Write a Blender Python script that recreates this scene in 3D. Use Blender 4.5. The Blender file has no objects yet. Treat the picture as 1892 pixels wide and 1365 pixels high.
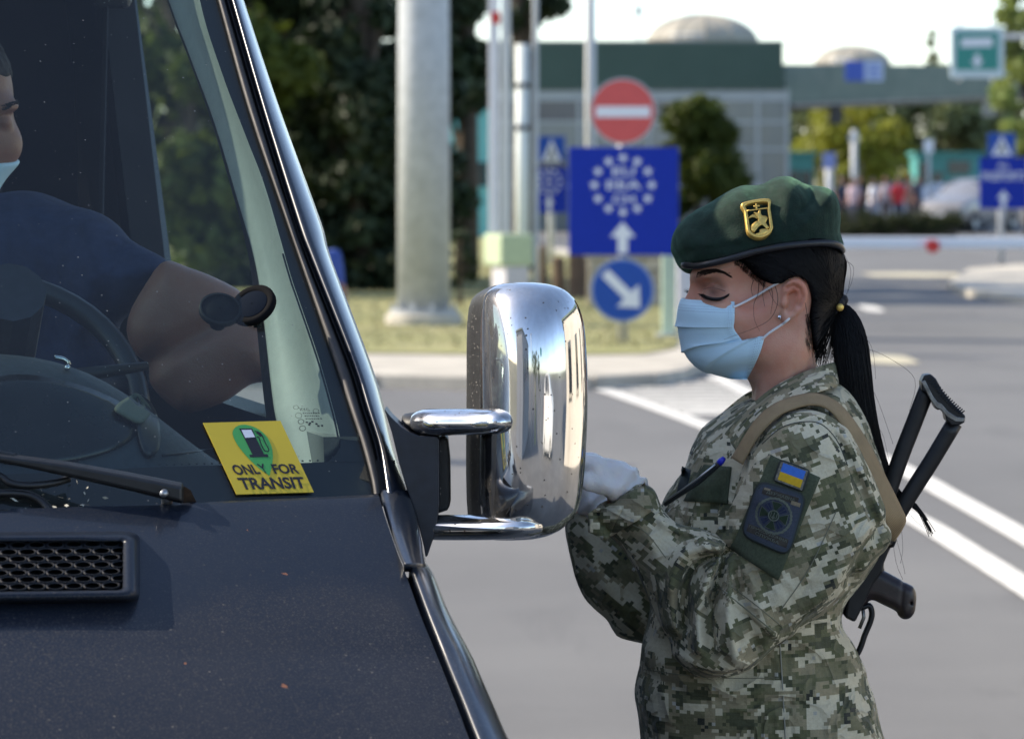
import bpy, bmesh, math, random
import numpy as np
from mathutils import Vector, Matrix
from mathutils.bvhtree import BVHTree

random.seed(7)
RNG = np.random.default_rng(7)
SC = bpy.context.scene
COL = SC.collection
R_ = math.radians

# ------------------------------------------------------------------ camera
# Metres, Z up, the ground is z = 0.  The camera stands at x = y = 0 and looks along +Y.
CH = 1.69                       # camera height
FPX, CX, HY = 7083.0, 946.0, 326.0   # focal length, optical centre and horizon, in photo pixels
cam_d = bpy.data.cameras.new('camera')
cam = bpy.data.objects.new('camera', cam_d)
COL.objects.link(cam)
cam.location = (0, 0, CH)
cam.rotation_euler = (R_(90), 0, 0)
cam_d.sensor_width = 36.0
cam_d.lens = 36.0 * FPX / 1892.0
cam_d.shift_y = -(682.5 - HY) / 1892.0
cam_d.clip_start, cam_d.clip_end = 0.05, 3000
cam_d.dof.use_dof = True
cam_d.dof.focus_distance = 4.98
cam_d.dof.aperture_fstop = 9.5
cam_d.dof.aperture_blades = 9
SC.camera = cam

# ------------------------------------------------------------------ sky and sun
SUN_AZ, SUN_EL = R_(-74), R_(36)      # azimuth from +Y, clockwise; the sun stands left, a little behind the van
world = bpy.data.worlds.new('World')
SC.world = world
world.use_nodes = True
wn = world.node_tree.nodes
bg = wn['Background']
sky = wn.new('ShaderNodeTexSky')
sky.sky_type = 'NISHITA'
sky.sun_disc = False
sky.sun_elevation = SUN_EL
sky.sun_rotation = SUN_AZ
sky.air_density, sky.dust_density, sky.ozone_density = 0.7, 0.7, 2.0
world.node_tree.links.new(sky.outputs[0], bg.inputs[0])
bg.inputs[1].default_value = 0.15
sun_d = bpy.data.lights.new('sun', 'SUN')
sun_d.energy, sun_d.angle, sun_d.color = 2.75, R_(0.5), (1.0, 0.95, 0.87)
sun = bpy.data.objects.new('sun', sun_d)
COL.objects.link(sun)
SUN_DIR = Vector((math.sin(SUN_AZ) * math.cos(SUN_EL), math.cos(SUN_AZ) * math.cos(SUN_EL), math.sin(SUN_EL)))
sun.rotation_euler = SUN_DIR.to_track_quat('Z', 'Y').to_euler()
SC.view_settings.view_transform = 'Standard'
SC.view_settings.look = 'None'
SC.view_settings.exposure = 1.3
SC.view_settings.gamma = 1.0
SC.view_settings.use_curve_mapping = False
SC.view_settings.use_white_balance = True      # the photograph is balanced for the shade: warmer than daylight
SC.view_settings.white_balance_temperature = 7350
SC.view_settings.white_balance_tint = 9.5
SC.render.engine = 'CYCLES'
SC.cycles.use_denoising = True
SC.cycles.max_bounces = 10
SC.cycles.transparent_max_bounces = 16
SC.cycles.caustics_reflective = False
SC.cycles.caustics_refractive = False

# ------------------------------------------------------------------ helpers
def P(px, py, d):
    """the point at distance d that stands at this place of the photograph"""
    return Vector(((px - CX) / FPX * d, d, CH - (py - HY) / FPX * d))

def G(px, py, z=0.0):
    """the point of the ground (height z) seen there"""
    d = (CH - z) * FPX / (py - HY)
    return Vector(((px - CX) / FPX * d, d, z))

def tag(o, label=None, cat=None, group=None, kind=None):
    if label: o['label'] = label
    if cat: o['category'] = cat
    if group: o['group'] = group
    if kind: o['kind'] = kind
    return o

def thing(name, loc, label, cat, group=None):
    o = bpy.data.objects.new(name, None)
    o.empty_display_size = 0.1
    COL.objects.link(o)
    o.location = loc
    return tag(o, label, cat, group)

def root_loc(p):
    v = Vector((0, 0, 0))
    while p is not None:
        v = v + p.location
        p = p.parent
    return v

def link(name, me, m=None, parent=None, smooth=True, local=False):
    """one mesh object; the mesh is given in world coordinates (or local ones)"""
    o = bpy.data.objects.new(name, me)
    COL.objects.link(o)
    if m is not None:
        for mm in (m if isinstance(m, (list, tuple)) else [m]):
            me.materials.append(mm)
    if parent is not None:
        if not local:
            me.transform(Matrix.Translation(-root_loc(parent)))
        o.parent = parent
    if smooth:
        me.polygons.foreach_set('use_smooth', [True] * len(me.polygons))
    me.update()
    return o

def np_mesh(name, V, Q, uv=None, mi=None):
    """mesh from an (n,3) array and an (m,4) or (m,3) face array"""
    V = np.asarray(V, dtype=np.float32); Q = np.asarray(Q, dtype=np.int32)
    me = bpy.data.meshes.new(name)
    k = Q.shape[1]
    me.vertices.add(len(V)); me.vertices.foreach_set('co', V.ravel())
    me.loops.add(Q.size); me.loops.foreach_set('vertex_index', Q.ravel())
    me.polygons.add(len(Q))
    me.polygons.foreach_set('loop_start', np.arange(0, Q.size, k, dtype=np.int32))
    me.polygons.foreach_set('loop_total', np.full(len(Q), k, dtype=np.int32))
    if mi is not None:
        me.polygons.foreach_set('material_index', np.asarray(mi, dtype=np.int32))
    if uv is not None:
        l = me.uv_layers.new(name='UVMap')
        l.data.foreach_set('uv', np.asarray(uv, dtype=np.float32).ravel())
    me.update(calc_edges=True)
    me.validate()
    return me

class MB:
    """collects pieces that belong to one part"""
    def __init__(s): s.v, s.f = [], []
    def add(s, vs, fs):
        b = len(s.v); s.v += [tuple(x) for x in vs]; s.f += [tuple(i + b for i in f) for f in fs]; return s
    def box(s, lo, hi):
        x0, y0, z0 = lo; x1, y1, z1 = hi
        return s.add([(x0,y0,z0),(x1,y0,z0),(x1,y1,z0),(x0,y1,z0),(x0,y0,z1),(x1,y0,z1),(x1,y1,z1),(x0,y1,z1)],
                     [(3,2,1,0),(4,5,6,7),(0,1,5,4),(1,2,6,5),(2,3,7,6),(3,0,4,7)])
    def hexa(s, p):
        return s.add(p, [(3,2,1,0),(4,5,6,7),(0,1,5,4),(1,2,6,5),(2,3,7,6),(3,0,4,7)])
    def prism(s, poly, off):
        """a closed outline of points pushed along the vector off"""
        n = len(poly); off = Vector(off)
        a = [Vector(p) for p in poly]; b = [p + off for p in a]
        return s.add(a + b, [tuple(range(n))[::-1], tuple(range(n, 2*n))] + [(i, (i+1) % n, n + (i+1) % n, n + i) for i in range(n)])
    def loft(s, rows, closed=False, cap=False):
        n = len(rows[0]); b = []
        for r in rows: b += [tuple(p) for p in r]
        f = []
        for i in range(len(rows) - 1):
            for j in range(n if closed else n - 1):
                k = (j + 1) % n
                f.append((i*n + j, i*n + k, (i+1)*n + k, (i+1)*n + j))
        if cap:
            f.append(tuple(range(n))[::-1]); f.append(tuple((len(rows)-1)*n + j for j in range(n)))
        return s.add(b, f)
    def tube(s, pts, r, n=8, cap=True, flat=None):
        """round (or flattened: flat = (axis, factor)) bar along points; r a number or one per point"""
        pts = [Vector(p) for p in pts]
        rr = r if hasattr(r, '__len__') else [r] * len(pts)
        rows = []; ref = None
        for i, p in enumerate(pts):
            t = (pts[min(i+1, len(pts)-1)] - pts[max(i-1, 0)])
            t.normalize()
            if ref is None:
                ref = Vector((0, 0, 1)) if abs(t.z) < .9 else Vector((1, 0, 0))
            a = t.cross(ref); a.normalize(); b = a.cross(t); ref = b
            ring = []
            for k in range(n):
                w = 2*math.pi*k/n
                o = a*math.cos(w)*rr[i] + b*math.sin(w)*rr[i]
                if flat: 
                    ax = Vector(flat[0]); o = o + ax*(o.dot(ax))*(flat[1]-1)
                ring.append(p + o)
            rows.append(ring)
        return s.loft(rows, closed=True, cap=cap)
    def disc(s, c, r, n=32, th=.004, ay=1.0):
        """upright disc facing -Y"""
        c = Vector(c)
        return s.prism([c + Vector((r*math.cos(2*math.pi*k/n), 0, ay*r*math.sin(2*math.pi*k/n))) for k in range(n)][::-1], (0, th, 0))
    def build(s, name, m, parent=None, smooth=False, bevel=0, seg=2, solid=0, sub=0, local=False):
        me = bpy.data.meshes.new(name)
        me.from_pydata(s.v, [], s.f)
        me.validate()
        bm = bmesh.new(); bm.from_mesh(me)
        bmesh.ops.recalc_face_normals(bm, faces=bm.faces); bm.to_mesh(me); bm.free()
        o = link(name, me, m, parent, smooth, local)
        if solid:
            k = o.modifiers.new('thickness', 'SOLIDIFY'); k.thickness = solid; k.offset = 0
        if bevel:
            k = o.modifiers.new('bevel', 'BEVEL'); k.width = bevel; k.segments = seg; k.limit_method = 'ANGLE'; k.angle_limit = R_(35)
        if sub:
            k = o.modifiers.new('subdivision', 'SUBSURF'); k.levels = k.render_levels = sub
        return o

def copy_tree(o, parent=None):
    c = o.copy(); COL.objects.link(c)
    if parent is not None: c.parent = parent
    for ch in list(o.children): copy_tree(ch, c)
    return c

def crv(pts, n=8, closed=False):
    """Catmull-Rom through the points"""
    p = np.array(pts, dtype=float); N = len(p); out = []
    for i in range(N if closed else N - 1):
        a, b, c, d = (p[(i-1) % N], p[i], p[(i+1) % N], p[(i+2) % N]) if closed else (p[max(i-1,0)], p[i], p[i+1], p[min(i+2,N-1)])
        for k in range(n):
            t = k / n
            out.append(.5*((2*b) + (c-a)*t + (2*a-5*b+4*c-d)*t*t + (3*b-a-3*c+d)*t**3))
    if not closed: out.append(p[-1])
    return np.array(out)

def lerp_tab(tab, x):
    xs = [t[0] for t in tab]
    return [float(np.interp(x, xs, [t[k] for t in tab])) for k in range(1, len(tab[0]))]

# ------------------------------------------------------------------ materials
def nodes_of(m): return m.node_tree.nodes, m.node_tree.links
def new_mat(name):
    m = bpy.data.materials.new(name); m.use_nodes = True
    return m
def pset(b, **k):
    for a, v in k.items():
        s = b.inputs[a.replace('_', ' ')]
        s.default_value = v if not (isinstance(v, tuple) and len(v) == 3) else (*v, 1)
def N(nt, t, **k):
    n = nt.nodes.new('ShaderNode' + t)
    for a, v in k.items():
        if a in n.inputs: n.inputs[a].default_value = v
        else: setattr(n, a, v)
    return n
def ramp(nt, fac, stops, interp='LINEAR'):
    r = nt.nodes.new('ShaderNodeValToRGB'); r.color_ramp.interpolation = interp
    e = r.color_ramp.elements
    while len(e) < len(stops): e.new(.5)
    for k, (p, c) in zip(e, stops):
        k.position = p; k.color = (*c, 1) if len(c) == 3 else c
    nt.links.new(fac, r.inputs[0]); return r.outputs[0]
def mixc(nt, f, a, b, mode='MIX'):
    m = nt.nodes.new('ShaderNodeMix'); m.data_type = 'RGBA'; m.blend_type = mode
    for sock, v in ((m.inputs[0], f), (m.inputs[6], a), (m.inputs[7], b)):
        if hasattr(v, 'is_output'): nt.links.new(v, sock)
        else: sock.default_value = v if not isinstance(v, tuple) else ((*v, 1) if len(v) == 3 else v)
    return m.outputs[2]
def math_(nt, op, a, b=0.0, c=0.0):
    m = nt.nodes.new('ShaderNodeMath'); m.operation = op
    for k, v in enumerate((a, b, c)):
        if hasattr(v, 'is_output'): nt.links.new(v, m.inputs[k])
        else: m.inputs[k].default_value = v
    return m.outputs[0]
def coord(nt, kind='Object', scale=(1,1,1), rot=(0,0,0), loc=(0,0,0)):
    t = nt.nodes.new('ShaderNodeTexCoord'); mp = nt.nodes.new('ShaderNodeMapping')
    mp.inputs['Scale'].default_value = scale; mp.inputs['Rotation'].default_value = rot; mp.inputs['Location'].default_value = loc
    nt.links.new(t.outputs[kind], mp.inputs[0]); return mp.outputs[0]
def noise(nt, vec, scale, detail=3, rough=.55, dist=0.0):
    n = N(nt, 'TexNoise', Scale=scale, Detail=detail, Roughness=rough, Distortion=dist)
    nt.links.new(vec, n.inputs['Vector']); return n.outputs['Fac']
def bump(nt, b, h, strength=.3, dist=.01):
    n = N(nt, 'Bump', Strength=strength, Distance=dist)
    nt.links.new(h, n.inputs['Height']); nt.links.new(n.outputs[0], b.inputs['Normal']); return n

def mat(name, col, rough=.6, metal=0.0, var=0.0, vscale=20, bmp=0.0, bscale=80, bdist=.003, coat=0.0, spec=.5, sheen=0.0, sss=0.0, trans=0.0):
    """principled material; var: how far the colour wanders; bmp: fine relief"""
    m = new_mat(name); nt = m.node_tree; b = nt.nodes['Principled BSDF']
    pset(b, Base_Color=tuple(col), Roughness=rough, Metallic=metal)
    b.inputs['Specular IOR Level'].default_value = spec
    b.inputs['Coat Weight'].default_value = coat; b.inputs['Coat Roughness'].default_value = .03
    b.inputs['Sheen Weight'].default_value = sheen
    if sss:
        b.inputs['Subsurface Weight'].default_value = sss
        b.inputs['Subsurface Radius'].default_value = (1, .35, .2); b.inputs['Subsurface Scale'].default_value = .006
    if trans: b.inputs['Transmission Weight'].default_value = trans
    c = coord(nt) if (var or bmp) else None
    if var:
        f = noise(nt, c, vscale, 4, .6)
        lo = tuple(max(0, x*(1-var)) for x in col); hi = tuple(min(1, x*(1+var)) for x in col)
        nt.links.new(ramp(nt, f, [(.3, lo), (.7, hi)]), b.inputs['Base Color'])
        rr = math_(nt, 'MULTIPLY_ADD', noise(nt, c, vscale*1.7, 3), .24, rough-.12)
        nt.links.new(rr, b.inputs['Roughness'])
    if bmp:
        bump(nt, b, noise(nt, c, bscale, 4, .6), bmp, bdist)
    return m

# ------------------------------------------------------------------ writing
_text_cache = {}
def text_polys(s, bold=.0, font_size=1.0):
    """vertices (n,2) and faces of a line of writing, scaled to a 0..1 box"""
    key = (s, bold)
    if key in _text_cache: return _text_cache[key]
    cu = bpy.data.curves.new('writing', 'FONT'); cu.body = s; cu.offset = bold; cu.resolution_u = 3
    o = bpy.data.objects.new('writing', cu); COL.objects.link(o)
    dg = bpy.context.evaluated_depsgraph_get(); dg.update()
    e = o.evaluated_get(dg); me = e.to_mesh()
    V = np.array([v.co[:2] for v in me.vertices]); Fc = [tuple(p.vertices) for p in me.polygons]
    e.to_mesh_clear(); bpy.data.objects.remove(o); bpy.data.curves.remove(cu)
    if len(V) == 0: V = np.zeros((3, 2)); Fc = [(0, 1, 2)]
    asp = np.ptp(V[:, 0]) / max(np.ptp(V[:, 1]), 1e-6)
    V = (V - V.min(0)) / np.maximum(np.ptp(V, axis=0), 1e-6)
    _text_cache[key] = (V, Fc, asp)
    return _text_cache[key]

def quad_map(q):
    """(s,t) in 0..1 -> point in the quad q = bottom-left, bottom-right, top-right, top-left"""
    a, b, c, d = [Vector(x) for x in q]
    return lambda s, t: a*(1-s)*(1-t) + b*s*(1-t) + c*s*t + d*(1-s)*t

def flat_shape(mb, pts, f, lift):
    mb.add([Vector(f(s, t)) + Vector(lift) for s, t in pts], [tuple(range(len(pts)))])
def flat_text(mb, s, box, f, lift, bold=0.0):
    """writing set into the box (s0,t0,s1,t1) of the surface f"""
    V, Fc, _ = text_polys(s, bold)
    mb.add([Vector(f(box[0] + v[0]*(box[2]-box[0]), box[1] + v[1]*(box[3]-box[1]))) + Vector(lift) for v in V], Fc)

# ------------------------------------------------------------------ soft shapes: distance fields turned into meshes
class Field:
    def __init__(s, lo, hi, h):
        s.lo = np.array(lo, dtype=np.float64); s.h = h
        ax = [np.arange(lo[i], hi[i] + h, h, dtype=np.float32) for i in range(3)]
        s.ax = ax
        s.X, s.Y, s.Z = ax[0][:, None, None], ax[1][None, :, None], ax[2][None, None, :]
    def ell(s, c, r):
        dx, dy, dz = (s.X-c[0])/r[0], (s.Y-c[1])/r[1], (s.Z-c[2])/r[2]
        k0 = np.sqrt(dx*dx + dy*dy + dz*dz)
        k1 = np.sqrt((dx/r[0])**2 + (dy/r[1])**2 + (dz/r[2])**2) + 1e-6
        return (k0*(k0-1)/k1).astype(np.float32)
    def cap(s, a, b, ra, rb=None):
        rb = ra if rb is None else rb
        a = np.array(a, float); b = np.array(b, float); ba = b - a
        L = float(ba @ ba) + 1e-9
        t = np.clip(((s.X-a[0])*ba[0] + (s.Y-a[1])*ba[1] + (s.Z-a[2])*ba[2]) / L, 0, 1)
        d = np.sqrt((s.X-a[0]-ba[0]*t)**2 + (s.Y-a[1]-ba[1]*t)**2 + (s.Z-a[2]-ba[2]*t)**2)
        return (d - (ra + (rb-ra)*t)).astype(np.float32)
    def poly2(s, pts):
        """signed distance to a closed outline in the x-z plane"""
        p = np.array(pts, float); X, Z = s.ax[0][:, None].astype(np.float64), s.ax[2][None, :].astype(np.float64)
        d = np.full((len(s.ax[0]), len(s.ax[2])), 1e9); ins = np.zeros(d.shape, bool)
        n = len(p)
        for i in range(n):
            a, b = p[i], p[(i+1) % n]; e = b - a; L = e @ e + 1e-12
            t = np.clip(((X-a[0])*e[0] + (Z-a[1])*e[1]) / L, 0, 1)
            d = np.minimum(d, (X-a[0]-e[0]*t)**2 + (Z-a[1]-e[1]*t)**2)
            c = (a[1] > Z) != (b[1] > Z)
            if a[1] != b[1]:
                ins ^= c & (X < (b[0]-a[0])*(Z-a[1])/(b[1]-a[1]) + a[0])
        d = np.sqrt(d)
        return np.where(ins, -d, d).astype(np.float32)
    def line2(s, pts):
        p = np.array(pts, float); X, Z = s.ax[0][:, None].astype(np.float64), s.ax[2][None, :].astype(np.float64)
        d = np.full((len(s.ax[0]), len(s.ax[2])), 1e9)
        for i in range(len(p)-1):
            a, b = p[i], p[i+1]; e = b - a; L = e @ e + 1e-12
            t = np.clip(((X-a[0])*e[0] + (Z-a[1])*e[1]) / L, 0, 1)
            d = np.minimum(d, (X-a[0]-e[0]*t)**2 + (Z-a[1]-e[1]*t)**2)
        return np.sqrt(d).astype(np.float32)
    def infl(s, pts, yc, T, w, sd=None):
        """an outline in x-z blown up to half-thickness T about y = yc; yc and T may be 2D arrays"""
        sd = s.poly2(pts) if sd is None else sd
        e = np.maximum(1 + sd/w, 0)[:, None, :]
        yc = yc[:, None, :] if isinstance(yc, np.ndarray) else yc
        T = T[:, None, :] if isinstance(T, np.ndarray) else T
        return ((np.sqrt(e*e + ((s.Y-yc)/T)**2) - 1) * np.minimum(T, w)).astype(np.float32)
    def box(s, c, hs, r=0.0):
        q = [np.abs(a-c[i]) - (hs[i]-r) for i, a in enumerate((s.X, s.Y, s.Z))]
        o = np.sqrt(sum(np.maximum(x, 0)**2 for x in q))
        return (o + np.minimum(np.maximum(q[0], np.maximum(q[1], q[2])), 0) - r).astype(np.float32)
    def mesh(s, f):
        return snets(f, s.lo, s.h)

def smin(a, b, k):
    h = np.maximum(k - np.abs(a-b), 0) / k
    return np.minimum(a, b) - h*h*k*.25
def smax(a, b, k): return -smin(-a, -b, k)

def snets(f, lo, h):
    s = f < 0
    nx, ny, nz = f.shape
    c = np.zeros((nx-1, ny-1, nz-1), np.uint8)
    cor = [(a, b, d) for a in (0, 1) for b in (0, 1) for d in (0, 1)]
    for a, b, d in cor:
        c += s[a:nx-1+a, b:ny-1+b, d:nz-1+d]
    act = (c > 0) & (c < 8)
    idx = np.argwhere(act); i, j, k = idx.T
    acc = np.zeros((len(idx), 3)); cnt = np.zeros(len(idx))
    for p in cor:
        for ax in range(3):
            if p[ax] == 0:
                q = list(p); q[ax] = 1
                fa = f[i+p[0], j+p[1], k+p[2]]; fb = f[i+q[0], j+q[1], k+q[2]]
                m = (fa < 0) != (fb < 0)
                t = np.where(m, fa / np.where(m, fa-fb, 1), 0)
                pos = np.array(p, float)[None, :].repeat(len(idx), 0); pos[:, ax] += t
                acc[m] += pos[m]; cnt += m
    V = lo + h*(idx + acc/cnt[:, None])
    idm = np.full(act.shape, -1, np.int32); idm[act] = np.arange(len(idx))
    Q = []
    sl = slice
    for ax in range(3):
        if ax == 0: a, b = s[:-1, 1:-1, 1:-1], s[1:, 1:-1, 1:-1]
        elif ax == 1: a, b = s[1:-1, :-1, 1:-1], s[1:-1, 1:, 1:-1]
        else: a, b = s[1:-1, 1:-1, :-1], s[1:-1, 1:-1, 1:]
        e = np.argwhere(a != b); fl = a[a != b]
        off = np.array([1, 1, 1]); off[ax] = 0
        e = e + off; i, j, k = e.T
        u, v = (ax+1) % 3, (ax+2) % 3
        def at(du, dv):
            w = e.copy(); w[:, u] += du; w[:, v] += dv
            return idm[w[:, 0], w[:, 1], w[:, 2]]
        q = np.stack([at(-1, -1), at(0, -1), at(0, 0), at(-1, 0)], 1)
        q[~fl] = q[~fl][:, ::-1]
        Q.append(q)
    return V, np.concatenate(Q)

def smooth_mesh(V, Q, it=2, lam=.5):
    e = np.concatenate([Q[:, [0, 1]], Q[:, [1, 2]], Q[:, [2, 3]], Q[:, [3, 0]]])
    for _ in range(it):
        a = np.zeros_like(V); n = np.zeros(len(V))
        for d in range(3):
            a[:, d] = np.bincount(e[:, 0], V[e[:, 1], d], len(V)) + np.bincount(e[:, 1], V[e[:, 0], d], len(V))
        n = np.bincount(e[:, 0], minlength=len(V)) + np.bincount(e[:, 1], minlength=len(V))
        V = V + lam*(a/np.maximum(n, 1)[:, None] - V)
    return V

def face_normals(V, Q):
    n = np.cross(V[Q[:, 2]] - V[Q[:, 0]], V[Q[:, 3]] - V[Q[:, 1]])
    return n / (np.linalg.norm(n, axis=1)[:, None] + 1e-12)

def cloth_uv(V, Q, ang=0.0, org=(0, 0, 0)):
    """metre-true cloth coordinates: each face takes the plane it lies in best"""
    n = face_normals(V, Q)
    ca, sa = math.cos(ang), math.sin(ang)
    W = V - np.array(org)
    x, y, z = W[:, 0]*ca + W[:, 2]*sa, W[:, 1], -W[:, 0]*sa + W[:, 2]*ca
    nx, ny, nz = np.abs(n[:, 0]*ca + n[:, 2]*sa), np.abs(n[:, 1])*1.6, np.abs(-n[:, 0]*sa + n[:, 2]*ca)
    L = V[Q].shape[0]
    uv = np.zeros((L, 4, 2))
    k = np.argmax(np.stack([nx, ny, nz], 1), 1)
    m = k == 1; uv[m] = np.stack([x[Q[m]], z[Q[m]]], 2)
    m = k == 0; uv[m] = np.stack([y[Q[m]] + .37, z[Q[m]]], 2)
    m = k == 2; uv[m] = np.stack([x[Q[m]], y[Q[m]] + .71], 2)
    return uv

def wob(V, amp, freq, seed=0, n=6):
    """smooth wandering value per point: sum of slanted waves"""
    r = np.random.default_rng(seed); o = np.zeros(np.broadcast(*V).shape, np.float32)
    for _ in range(n):
        d = r.normal(size=3); d /= np.linalg.norm(d); d *= freq*r.uniform(.6, 1.6)
        o = o + np.sin(V[0]*d[0] + V[1]*d[1] + V[2]*d[2] + r.uniform(0, 6.28)).astype(np.float32)
    return o*amp/math.sqrt(n)
# ================================================================== ground, roads, marks
def asphalt_mat():
    m = new_mat('asphalt'); nt = m.node_tree; b = nt.nodes['Principled BSDF']
    c = coord(nt)
    big = noise(nt, c, .35, 5, .6)
    streak = noise(nt, coord(nt, scale=(.35, .04, 1)), 1.5, 4, .6)
    grit = noise(nt, c, 140, 2)
    stain = ramp(nt, noise(nt, coord(nt, scale=(1, .35, 1)), .9, 6, .7, .6), [(.56, (0,)*3), (.74, (1,)*3)])
    f = math_(nt, 'ADD', math_(nt, 'MULTIPLY', big, .5), math_(nt, 'ADD', math_(nt, 'MULTIPLY', grit, .25), math_(nt, 'MULTIPLY', streak, .3)))
    f = math_(nt, 'SUBTRACT', f, math_(nt, 'MULTIPLY', stain, .22))
    nt.links.new(ramp(nt, f, [(.28, (.105, .104, .103)), (.52, (.152, .150, .147)), (.75, (.2, .197, .19))]), b.inputs['Base Color'])
    pset(b, Roughness=.85); b.inputs['Specular IOR Level'].default_value = .3
    bump(nt, b, grit, .4, .004)
    return m
M_asphalt = asphalt_mat()
def grass_ground():
    m = new_mat('dry_grass_ground'); nt = m.node_tree; b = nt.nodes['Principled BSDF']
    c = coord(nt)
    f = math_(nt, 'ADD', math_(nt, 'MULTIPLY', noise(nt, c, .8, 5, .65), .7), math_(nt, 'MULTIPLY', noise(nt, c, 12, 3), .3))
    nt.links.new(ramp(nt, f, [(.3, (.19, .21, .07)), (.5, (.31, .30, .12)), (.72, (.44, .39, .21))]), b.inputs['Base Color'])
    pset(b, Roughness=.95); bump(nt, b, noise(nt, c, 40, 4), .8, .03)
    return m
M_grass = grass_ground()
M_blade = mat('grass_blades', (.33, .30, .16), .8, var=.35, vscale=3)
M_conc = mat('pale_concrete', (.46, .42, .35), .9, var=.22, vscale=2.5, bmp=.3, bscale=60)
M_kerb = mat('kerb_stone', (.4, .365, .31), .9, var=.25, vscale=4, bmp=.3, bscale=60)
M_white = mat('road_paint', (.66, .64, .59), .8, var=.16, vscale=6)
M_yel = mat('worn_yellow_paint', (.5, .45, .32), .85, var=.3, vscale=5)

def sheet(name, pts, z, m, kind='structure', th=0):
    mb = MB()
    p = [Vector((q[0], q[1], z)) for q in pts]
    if th: mb.prism([v - Vector((0, 0, th)) for v in p], (0, 0, th))
    else: mb.add(p, [tuple(range(len(p)))])
    return tag(mb.build(name, m), kind=kind)
def gp(l, z=0): return [G(a, b, z) for a, b in l]

sheet('ground', [(-1500, -900), (1500, -900), (1500, 1800), (-1500, 1800)], -.012, mat('far_ground', (.16, .155, .1), .95, var=.3, vscale=.05))
sheet('road', [(-26, -120), (60, -120), (60, 190), (-26, 190)], -.004, M_asphalt)

# the island in the middle: kerb, pale strip, dry grass
isl = [(-25, 32.2)] + [tuple(p)[:2] for p in gp([(300, 690), (700, 692), (900, 697), (1100, 696), (1210, 690), (1270, 680), (1305, 664), (1318, 640), (1315, 600), (1290, 540), (1230, 500), (1120, 470), (985, 452)], .1)] + [(-1.2, 118), (-25, 118)]
mbk = MB()
def island_ring(d): # outline moved inwards by d
    p = [Vector((x, y)) for x, y in isl]; o = []
    n = len(p)
    for i in range(n):
        a, b, c = p[i-1], p[i], p[(i+1) % n]
        t1, t2 = (b-a).normalized(), (c-b).normalized()
        nrm = Vector((-(t1.y+t2.y), t1.x+t2.x)); nrm.normalize()
        k = max(.5, nrm.dot(Vector((-t1.y, t1.x))))
        o.append(b + nrm*(d/k))
    return o
r0, r1 = island_ring(0), island_ring(.16)
kern = [(p.x, p.y) for p in r1]
kerb = thing('kerb', (0, 30, 0), 'pale worn kerb round the grass island', 'kerb'); 
tag(kerb, kind='structure')
del kerb['category'], kerb['label']
# kerb stones one metre long along the front of the island
M_k2 = mat('kerb_stone_dark', (.35, .32, .27), .9, var=.25, vscale=4, bmp=.3, bscale=60)
n_st = 0
def kerb_run(i):
    global n_st
    a0, a1, b0, b1 = r0[i], r0[(i+1) % len(r0)], r1[i], r1[(i+1) % len(r1)]
    L = (a1-a0).length; k = max(1, round(L)); vis = i in range(1, 9)
    if not vis: k = 1
    for j in range(k):
        s, e = j/k, (j+1)/k - (.012/L if vis else 0)
        q = [a0.lerp(a1, s), a0.lerp(a1, e), b0.lerp(b1, e), b0.lerp(b1, s)]
        h = .1 + (random.uniform(-.004, .004) if vis else 0)
        mb = MB(); mb.hexa([(v.x, v.y, -.05) for v in q] + [(v.x, v.y, h) for v in q])
        mb.build('kerb_stone', random.choice([M_kerb, M_kerb, M_k2]), kerb, bevel=.012)
        n_st += 1
for i in range(len(r0)): kerb_run(i)
sheet('paved_strip', [(p.x, p.y) for p in r1], .092, M_conc)
lawn_px = [(300, 652), (700, 652), (1000, 656), (1190, 653), (1250, 642), (1262, 600), (1240, 545), (1170, 505), (1060, 474), (965, 455)]
r2 = [Vector((-24.6, 37.2))] + [Vector(tuple(G(x, y, .1))[:2]) for x, y in lawn_px] + [Vector((-1.9, 117)), Vector((-24.6, 117))]
sheet('lawn', [(p.x, p.y) for p in r2], .105, M_grass)
# standing blades on the lawn
def grass_stuff():
    n = 26000
    y = RNG.uniform(35.5, 75, n)**1.0; xl = (560-CX)/FPX*y - .3; xr = (1330-CX)/FPX*y
    x = xl + (xr-xl)*RNG.uniform(0, 1, n)
    from mathutils.geometry import intersect_point_line
    poly = np.array([(p.x, p.y) for p in r2])
    ins = np.zeros(n, bool)
    for i in range(len(poly)):
        a, b = poly[i], poly[(i+1) % len(poly)]
        c = (a[1] > y) != (b[1] > y)
        ins ^= c & (x < (b[0]-a[0])*(y-a[1])/(b[1]-a[1]+1e-9) + a[0])
    x, y = x[ins], y[ins]; n = len(x)
    h = RNG.uniform(.012, .05, n); an = RNG.uniform(0, 6.28, n); w = .012
    dx, dy = np.cos(an)*w, np.sin(an)*w
    lx, ly = RNG.normal(0, .03, n), RNG.normal(0, .03, n)
    z = np.full(n, .1)
    V = np.stack([np.stack([x-dx, y-dy, z], 1), np.stack([x+dx, y+dy, z], 1), np.stack([x+lx, y+ly, z+h], 1)], 1).reshape(-1, 3)
    o = link('grass', np_mesh('grass', V, np.arange(n*3).reshape(-1, 3)), M_blade)
    tag(o, 'dry yellowish grass growing on the traffic island', 'grass', kind='stuff')
grass_stuff()

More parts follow.
